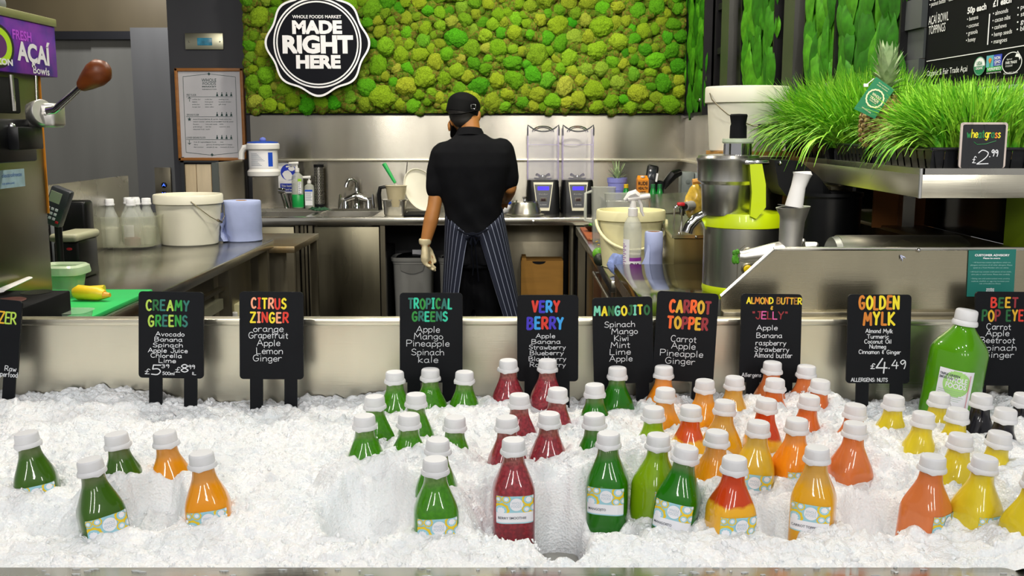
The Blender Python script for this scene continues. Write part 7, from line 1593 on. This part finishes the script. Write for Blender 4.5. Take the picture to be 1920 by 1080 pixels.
def lp2(u, v, off):                             # label faces the camera (the yaw is undone)
    u = (u - .004) * 1.2 - .022; t = -math.pi / 2 + R(-38) + u / .056; r = sup(.0515 + off, t, 3.5); return (r * math.cos(t), r * math.sin(t), v + .048)
def lpa(mb, u0, v0, u1, v1, m, off, n=10): mb.add([lp2(u0 + (u1 - u0) * i / n, v, off) for v in (v0, v1) for i in range(n + 1)], [(i, i + 1, n + 2 + i, n + 1 + i) for i in range(n)], m)
lpa(ll, -.026, .040, .034, .142, 0, .0006, 16); lbl = part('label', ll, LW, tl, 60, local=True)
q = MB()
for k_ in range(22):
    a_, b_ = -.026 + .052 * k_ / 22, -.026 + .052 * (k_ + 1) / 22; w_ = .022 * math.sqrt(max(0, 1 - ((a_ + b_) / .052) ** 2)); lpa(q, .006 - w_, .114 + a_, .006 + w_, .114 + b_, 0, .0012, 12)
def t2x(t, u0, u1, v, h, m, bo):
    vs, fs = text_mesh(t, bo); x0 = min(q_[0] for q_ in vs); x1 = max(q_[0] for q_ in vs); ch = max(q_[1] for q_ in text_mesh('H')[0])
    q.add([lp2(u0 + (u1 - u0) * (q_[0] - x0) / (x1 - x0), v + h * q_[1] / ch, .0016) for q_ in vs], fs, m)
t2x('WHOLE', -.010, .022, .117, .010, 1, .03); t2x('FOODS', -.010, .022, .105, .010, 1, .03)
t2x('TRIPLE GREEN', -.024, .010, .128, .0045, 2, .03); t2x('SMOOTHIE 1L', -.024, .008, .121, .0045, 2, .03)
for k_ in range(6): lpa(q, -.022, .0985 - .004 * k_, .020 - .003 * (k_ % 3), .0992 - .004 * k_, 3, .0017, 6)
lpa(q, .026, .055, .0275, .135, 4, .0016, 1)
for k_ in range(14): lpa(q, -.006 + k_ * .0016, .048, -.006 + k_ * .0016 + (.0009 if k_ % 3 else .0004), .056, 2, .0016, 1)
part('label_print', q, [mat('pale_green_print', 'a8dc80', .6), LW, LINK, mat('print_green_grey', '9ab89a', .6), mat('print_pink', 'e8a0a8', .6)], lbl, 0, local=True)
bottles.append(tl)

# ------------------------------------------------------------------ chalk signs standing in the ice
CH_BLACK = mat('chalkboard', '0e1014', .5, 0, .12, 14, bump=.03, spec=.15)
CW = mat('chalk_white', 'd6d8dc', .6)
CC = {k: mat('chalk_' + k, v, .55) for k, v in dict(lime='a8c848', green2='1f8f34', teal='1e6e62', forest='12602c', yellow2='ecd81c', orange2='f0a07a', red='d8301c', cyan='28c8a0', blue='3a28c0', sky='2f9fe8', amber='e8901c', tomato='f06018', maroon='8f1f28', gold='d8a81c', brown='9a6414', mint='6fc8a8', pink='d85a9c', dred='8c1a22', ochre='cf7a1a').items()}
YS_ = 2.138
def sign(label, x0, y0, x1, y1, tilt, titles, lines, legs=((.16, .36), (.70, .90)), legb=748, ydist=YS_, leg_w=None):
    ks = (ydist * math.cos(PITCH) + (CH - .95) * math.sin(PITCH)) / F
    cx_, cy_ = (x0 + x1) / 2, (y0 + y1) / 2; C = PY(cx_, cy_, ydist); W, H = (x1 - x0) * ks, (y1 - y0) * ks * 1.01
    t = thing('menu_sign', label, 'sign', PY(cx_, legb, ydist), 'black chalk menu signs standing in the ice')
    Mt = Matrix.Translation(C) @ Matrix.Rotation(R(-6), 4, 'X') @ Matrix.Rotation(R(tilt), 4, 'Y'); rt = R(0)
    def L(u, v): return ((u - cx_) * ks, (cy_ - v) * ks * 1.01)
    part('board', MB().prism(rrect(-W / 2, -H / 2, W / 2, H / 2, .008), -.0028, .0028, M=Mt), CH_BLACK, t)
    zl = -H / 2 - .075
    for a_, b_ in legs: part('leg', MB().box((-W / 2 + W * a_, -.0024, zl), (-W / 2 + W * b_, .0024, -H / 2 + .004), M=Mt), CH_BLACK, t)
    mats = []; idx = {}
    def mi(n):
        if n not in idx: idx[n] = len(mats); mats.append(CC[n])
        return idx[n]
    q1 = MB(); sd = int(x0 * 7) % 97
    for k_, (tx_, a0, a1, yb, yt, cols, sw) in enumerate(titles):
        m_ = [mi(c) for c in cols]; (xa, za), (xb_, zt2) = L(a0, yb), L(a1, yt); strokes(q1, tx_, xa + sw * ks / 2, xb_ - sw * ks / 2, za + sw * ks * .4, zt2 - sw * ks * .4, -.0031, sw * ks, m_, 0, .35, sd + k_, 3.6 if sw > 3 else 2.2)
    q1.v = [tuple(Mt @ Vector(p)) for p in q1.v]
    if q1.v: part('title', q1, mats, t, smooth=0)
    q2 = MB()
    for k_, ln in enumerate(lines):
        tx_, a0, a1, yb, yt = ln[:5]; sw = ln[5] if len(ln) > 5 else 1.15; (xa, za), (xb_, zt2) = L(a0, yb), L(a1, yt)
        strokes(q2, tx_, xa, xb_, za, zt2, -.0031, sw * ks, 0, 0, .3, sd * 3 + k_)
    q2.v = [tuple(Mt @ Vector(p)) for p in q2.v]
    if q2.v: part('chalk_text', q2, CW, t, smooth=0)
    return t
def LN(rows, h=11.0): return [(t, a, b, yb, yb - h) for t, a, b, yb in rows]
sign('chalk menu sign cut off by the left edge, its title ending in ZER', -82, 560, 38, 702, 5, [('ZER', -4, 30, 604, 581, ['gold', 'lime', 'lime'], 3.0)], [('Raw', 14, 35, 691, 682, 1.2), ('Superfood', -4, 38, 702, 693, 1.1)], ((.2, .4), (.78, .97)), 735)
sign('creamy greens chalk menu sign with two prices', 261, 548, 382, 708, 1.0, [('CREAMY', 274, 356, 584, 563, ['lime', 'forest', 'teal', 'lime', 'green2', 'teal'], 3.5), ('GREENS', 278, 353, 613, 591, ['lime', 'green2', 'teal', 'lime', 'green2', 'teal'], 3.5)],
     LN([('Avocado', 293, 346, 630), ('Banana', 291, 342, 640), ('Spinach', 288, 343, 650.5), ('Apple Juice', 279, 352, 660.5), ('Chlorella', 284, 341, 670), ('Lime', 299, 330, 679.5)], 7.8) +
     [('£', 273, 282, 701, 691), ('5', 285, 302, 702, 684, 2.0), ('39', 304, 318, 689, 682.5), ('500ml', 306, 328, 702, 696.5, 1.0), ('£', 330, 339, 697, 687), ('8', 340, 354, 696, 682, 1.9), ('99', 354, 366, 690, 683), ('1L', 361, 368, 701, 696, 1.0)])
sign('citrus zinger chalk menu sign', 450, 548, 569, 710, .5, [('CITRUS', 471, 538, 580, 559, ['orange2', 'red', 'yellow2', 'orange2', 'red', 'yellow2'], 3.5), ('ZINGER', 469, 542, 605.5, 585, ['yellow2', 'orange2', 'red', 'yellow2', 'orange2', 'red'], 3.5)],
     LN([('orange', 476, 531, 622), ('Grapefruit', 467, 540, 634), ('Apple', 483, 525, 648), ('Lemon', 482, 530, 663), ('Ginger', 475, 528, 676.5)], 11.5))
sign('tropical greens chalk menu sign', 750, 550, 867, 716, .2, [('TROPICAL', 765, 848, 580, 559.5, ['teal', 'cyan', 'green2', 'teal', 'cyan', 'green2', 'teal', 'cyan'], 3.5), ('GREENS', 772, 840, 603, 584, ['green2', 'teal', 'cyan', 'green2', 'teal', 'cyan'], 3.5)],
     LN([('Apple', 781, 824, 623), ('Mango', 777, 830, 636), ('Pineapple', 763, 842, 649), ('Spinach', 772, 832, 665), ('kale', 785, 821, 679)], 11.5), ((.12, .33), (.68, .90)))
sign('very berry chalk menu sign', 970, 554, 1084, 714, 0, [('VERY', 996, 1050, 587, 564, ['red', 'blue', 'sky', 'red'], 4.6), ('BERRY', 987, 1057, 618, 594, ['blue', 'sky', 'red', 'blue', 'sky'], 4.6)],
     LN([('Apple', 1005, 1040, 633.5), ('Banana', 997, 1050, 644), ('Strawberry', 992, 1060, 654.5), ('Blueberry', 994, 1056, 665), ('Blackberry', 992, 1061, 676), ('Raspberry', 994, 1060, 687)], 8), ((.12, .34), (.62, .86)))
sign('mangojito chalk menu sign tilted slightly left', 1112, 558, 1224, 718, -1.5, [('MANGOJITO', 1114, 1219, 592, 573, ['mint', 'yellow2', 'forest', 'mint', 'yellow2', 'forest', 'mint', 'yellow2', 'forest'], 3.6)],
     LN([('Spinach', 1134, 1190, 613), ('Mango', 1147, 1195, 626), ('Kiwi', 1152, 1178, 639), ('Mint', 1145, 1180, 651.5), ('Lime', 1143, 1181, 664), ('Apple', 1142, 1184, 676.5)], 10.5), ((.12, .30), (.70, .92)))
sign('carrot topper chalk menu sign tilted to the right', 1228, 549, 1342, 714, 3.2, [('CARROT', 1250, 1330, 588, 563, ['tomato', 'gold', 'maroon', 'tomato', 'gold', 'maroon'], 4.8), ('TOPPER', 1248, 1326, 618, 594, ['tomato', 'gold', 'maroon', 'tomato', 'gold', 'maroon'], 4.8)],
     LN([('Carrot', 1258, 1305, 641), ('Apple', 1260, 1304, 654), ('Pineapple', 1240, 1319, 668), ('Ginger', 1250, 1305, 682)], 11.5), ((.10, .32), (.66, .88)))
sign('almond butter and jelly chalk menu sign', 1388, 552, 1501, 716, .8, [('ALMOND BUTTER', 1397, 1501, 571, 558, ['yellow2', 'gold', 'ochre', 'gold', 'ochre', 'yellow2', 'brown', 'gold', 'ochre', 'gold', 'brown', 'yellow2'], 2.4), ('&', 1442, 1447.5, 582, 574, ['gold'], 1.6), ('"JELLY"', 1408, 1475, 599, 584, ['maroon', 'dred', 'pink', 'dred', 'pink', 'dred', 'maroon'], 2.2)],
     LN([('Apple', 1418, 1456, 619), ('Banana', 1418, 1465, 633), ('raspberry', 1417, 1473, 647), ('Strawberry', 1415, 1479, 659), ('Almond butter', 1415, 1485, 670)], 9) + [('Allergens', 1392, 1428, 706, 699, 1.1)], ((.12, .33), (.66, .88)))
sign('golden mylk chalk menu sign with its price', 1588, 553, 1706, 718, .4, [('GOLDEN', 1607, 1684, 581.5, 555, ['ochre', 'yellow2', 'ochre', 'yellow2', 'ochre', 'yellow2'], 4.4), ('MYLK', 1616, 1677, 611, 585, ['ochre', 'yellow2', 'ochre', 'yellow2'], 4.4)],
     LN([('Almond Mylk', 1622, 1672, 624), ('Turmeric', 1625, 1665, 634.5), ('Coconut Oil', 1620, 1670, 643.5), ('Nutmeg', 1630, 1660, 653), ('Cinnamon & Ginger', 1610, 1688, 663)], 7.2) +
     [('£', 1633, 1641, 691, 681, 1.6), ('4', 1643, 1663, 698, 671, 2.6), ('.49', 1666, 1698, 690, 674, 1.9), ('ALLERGENS: NUTS', 1597, 1665, 714.5, 708, 1.2)])
sign('beet pop eye chalk menu sign behind the tall green bottle', 1826, 548, 1940, 722, .5, [('BEET', 1854, 1906, 578, 558, ['red', 'forest', 'gold', 'maroon'], 3.5), ('POP EYE', 1838, 1917, 603, 581, ['forest', 'gold', 'maroon', 'forest', 'gold', 'red'], 3.5)],
     LN([('Carrot', 1848, 1893, 618), ('Apple', 1847, 1890, 630), ('Beetroot', 1837, 1901, 643), ('Spinach', 1837, 1904, 657), ('Ginger', 1844, 1900, 670)], 11), ((.0, .22), (.60, .85)), ydist=2.168)

# ------------------------------------------------------------------ the crushed ice: one heaped surface and loose crystals
IX0, IX1, IY0, IY1 = -1.36, 1.42, 1.338, 2.196
dxy = .0027
nxi, nyi = int((IX1 - IX0) / dxy), int((IY1 - IY0) / dxy)
X, Y = np.meshgrid(np.linspace(IX0, IX1, nxi), np.linspace(IY0, IY1, nyi))
ctrl = []                                       # x, y, z, sigma, weight
def cp_(px, py, y, s=.05, w_=1.0): p = PY(px, py, y); ctrl.append((p.x, p.y, p.z, s, w_))
for b0_, ax, py, vis, px, r_ in pos:            # ice line in front of each bottle
    yf_ = b0_.y - r_ * 1.05; p = PY(px, vis, yf_); x_ = (b0_ + ax * .07).x; z_ = min(.93, max(.765, p.z))
    ctrl.append((x_, yf_ - .004, z_, .030, 2.2)); ctrl.append((x_, yf_ - .03, z_ - .002, .028, 1.2)); ctrl.append((x_, b0_.y + .03, max(z_, .84) if vis < 960 else z_ + .03, .03, .6))
for px in range(-100, 2050, 75):                # line along the back panel
    cp_(px, 748 - 8 * math.sin(px * .011) - (10 if px < 350 else 0) + (5 if 600 < px < 720 else 0), 2.18, .05, 1.5)
for px in range(-100, 2100, 60): cp_(px, 1060, 1.365, .05, 1.2); cp_(px, 1030, 1.41, .05, .5)
for px, py, y in ((20, 1010, 1.46), (150, 1000, 1.47), (420, 990, 1.49), (520, 940, 1.60), (560, 860, 1.80), (480, 800, 1.98), (330, 785, 2.02), (120, 780, 2.04), (560, 790, 2.0), (880, 1000, 1.48), (1150, 1010, 1.46), (1600, 1000, 1.48), (1700, 985, 1.50), (1580, 1010, 1.45), (900, 900, 1.70), (900, 860, 1.78), (890, 780, 1.98), (1420, 1010, 1.47), (1250, 1000, 1.48)): cp_(px, py, y, .06, 1.0)
num = np.full(X.shape, .862 * .08); den = np.full(X.shape, .08)
for cx_, cy_, cz_, s, w_ in ctrl:
    g = w_ * np.exp(-((X - cx_) ** 2 + (Y - cy_) ** 2) / (2 * s * s)); num += g * cz_; den += g
Z = num / den
# hollows where bottles were taken out: centre pixel (on z .86), half widths, depth
for px, yf_, yb_p, hpx, dep in ((700, 1000, 900, 88, .085), (1050, 1018, 900, 50, .135), (1450, 1000, 915, 42, .07), (1640, 990, 915, 52, .065), (285, 985, 925, 58, .055), (100, 995, 955, 60, .035), (600, 1012, 985, 60, .015), (1185, 985, 930, 14, .05)):
    a_, b_ = PZ(px, yf_, .85), PZ(px, yb_p, .875); cx_, cy_ = (a_.x + b_.x) / 2, (a_.y + b_.y) / 2; hy = (b_.y - a_.y) / 2 + .008; hx = hpx * cy_ * 1.03 / F
    d_ = np.sqrt(((X - cx_) / hx) ** 2 + ((Y - cy_) / hy) ** 2) + .14 * (vnoise(np.stack([X.ravel(), Y.ravel(), X.ravel() * 0 + px], 1), 30, 8).reshape(X.shape))
    Z -= dep * (1 / (1 + np.exp((d_ - .95) * 11)))
Z = np.maximum(Z, .748)
Pn = np.stack([X.ravel(), Y.ravel(), np.zeros(X.size)], 1)
def V2(f, s): return vnoise(Pn, f, s).reshape(X.shape)
edge = np.clip((Y - IY0) / .03, 0, 1)
n1, n2_, n3_, n4 = V2(14, 21), V2(38, 22), V2(85, 23), V2(170, 24)
Z2 = Z + edge * (.0085 * n1 + .0075 * np.abs(n2_) * 1.5 - .004 + .0034 * (np.abs(n3_) * 2 - .8) + .0016 * n4)
Z2 = np.maximum(Z2, .746); Z2[0, :] = np.minimum(Z2[0, :], .853)
# shift sideways a little so that the lumps overhang
X2 = X + .0035 * V2(60, 31); Y2 = Y + edge * .0045 * V2(55, 32)
V = np.stack([X2.ravel(), Y2.ravel(), Z2.ravel()], 1)
ii = (np.arange(nyi - 1)[:, None] * nxi + np.arange(nxi - 1)[None, :]).ravel()
f4 = np.stack([ii, ii + 1, ii + nxi + 1, ii + nxi], 1)
def ice_mat(name, tr=0.0):
    m = bpy.data.materials.new(name); m.use_nodes = True; nt = m.node_tree; b = nt.nodes['Principled BSDF']
    tc = node(nt, 'ShaderNodeTexCoord'); n_ = node(nt, 'ShaderNodeTexNoise'); n_.inputs['Scale'].default_value = 9; nt.links.new(tc.outputs['Object'], n_.inputs[0])
    rp = node(nt, 'ShaderNodeValToRGB'); rp.color_ramp.elements[0].position = .35; rp.color_ramp.elements[0].color = (.86, .89, .91, 1); rp.color_ramp.elements[1].position = .65; rp.color_ramp.elements[1].color = (.95, .955, .96, 1)
    nt.links.new(n_.outputs[0], rp.inputs[0]); nt.links.new(rp.outputs[0], b.inputs['Base Color'])
    b.inputs['Roughness'].default_value = .28; b.inputs['IOR'].default_value = 1.31; b.inputs['Subsurface Weight'].default_value = .3; b.inputs['Subsurface Scale'].default_value = .012; b.inputs['Subsurface Radius'].default_value = (.8, .95, 1.0)
    if tr: b.inputs['Transmission Weight'].default_value = tr; b.inputs['Roughness'].default_value = .08
    vo = node(nt, 'ShaderNodeTexVoronoi'); vo.inputs['Scale'].default_value = 260; nt.links.new(tc.outputs['Object'], vo.inputs[0])
    n2 = node(nt, 'ShaderNodeTexNoise'); n2.inputs['Scale'].default_value = 140; n2.inputs['Detail'].default_value = 5; nt.links.new(tc.outputs['Object'], n2.inputs[0])
    ad = node(nt, 'ShaderNodeMath', operation='ADD'); nt.links.new(vo.outputs[0], ad.inputs[0]); nt.links.new(n2.outputs[0], ad.inputs[1])
    bp = node(nt, 'ShaderNodeBump'); bp.inputs['Strength'].default_value = .6; bp.inputs['Distance'].default_value = .003; nt.links.new(ad.outputs[0], bp.inputs['Height']); nt.links.new(bp.outputs[0], b.inputs['Normal'])
    return m
me = bpy.data.meshes.new('ice_heap'); me.vertices.add(len(V)); me.vertices.foreach_set('co', V.ravel()); me.loops.add(f4.size); me.loops.foreach_set('vertex_index', f4.ravel().astype(np.int32))
me.polygons.add(len(f4)); me.polygons.foreach_set('loop_start', np.arange(0, f4.size, 4, dtype=np.int32)); me.polygons.foreach_set('loop_total', np.full(len(f4), 4, dtype=np.int32)); me.update(calc_edges=True); me.validate()
me.polygons.foreach_set('use_smooth', [True] * len(me.polygons)); me.materials.append(ice_mat('ice'))
ice = put('crushed_ice', me); tag(ice, 'white crushed ice heaped in the display around the bottles', 'ice'); ice['kind'] = 'stuff'
# loose crystals
def iz(x, y):
    i = np.clip(((x - IX0) / (IX1 - IX0) * (nxi - 1)).astype(int), 0, nxi - 1); j = np.clip(((y - IY0) / (IY1 - IY0) * (nyi - 1)).astype(int), 0, nyi - 1); return Z2[j, i]
NC = 7000; r_ = np.random.default_rng(12)
cx_, cy_ = r_.uniform(-1.2, 1.25, NC), IY0 + .02 + (IY1 - IY0 - .03) * r_.random(NC) ** 1.25
keep = np.ones(NC, bool)
for b0_, ax, py, vis, px, rr_ in pos: 
    c0 = b0_ + ax * .08; keep &= (cx_ - c0.x) ** 2 + (cy_ - c0.y) ** 2 > (.036) ** 2
cx_, cy_ = cx_[keep], cy_[keep]; NC = len(cx_); cz_ = iz(cx_, cy_)
base_ = np.array([(-1, -.6, 0), (1, -.7, .1), (.8, .7, -.1), (-.7, .8, .1), (-.5, -.3, .9), (.6, .2, .8), (0, 0, -.9)])
bf = [(0, 1, 4), (1, 5, 4), (1, 2, 5), (2, 3, 5), (3, 4, 5), (3, 0, 4), (0, 6, 1), (1, 6, 2), (2, 6, 3), (3, 6, 0)]
sc_ = r_.gamma(2.5, .0005, NC)[:, None, None] + .0006; ang = r_.uniform(0, 2 * np.pi, (NC, 3)); Bv = np.broadcast_to(base_, (NC, 7, 3)).copy() * r_.uniform(.6, 1.4, (NC, 7, 1)); Bv[:, :, 0] *= r_.uniform(.8, 1.7, NC)[:, None]
for a_, (u, v) in ((0, (0, 1)), (1, (1, 2)), (2, (0, 2))):
    c, s = np.cos(ang[:, a_])[:, None], np.sin(ang[:, a_])[:, None]; p_, q_ = Bv[:, :, u].copy(), Bv[:, :, v].copy(); Bv[:, :, u] = c * p_ - s * q_; Bv[:, :, v] = s * p_ + c * q_
Bv = Bv * sc_ + np.stack([cx_, cy_, cz_ + .0004], 1)[:, None, :]
Bf = (np.array(bf)[None] + (np.arange(NC) * 7)[:, None, None]).reshape(-1, 3)
me = bpy.data.meshes.new('ice_crystals'); me.vertices.add(NC * 7); me.vertices.foreach_set('co', Bv.reshape(-1)); me.loops.add(Bf.size); me.loops.foreach_set('vertex_index', Bf.ravel().astype(np.int32))
me.polygons.add(len(Bf)); me.polygons.foreach_set('loop_start', np.arange(0, Bf.size, 3, dtype=np.int32)); me.polygons.foreach_set('loop_total', np.full(len(Bf), 3, dtype=np.int32)); me.update(calc_edges=True)
me.materials.append(mat('ice_crystal', 'f4f6f8', .22, 0, .02, 20, ior=1.31)); o = put('ice_crystals', me, ice); o['kind'] = 'stuff'
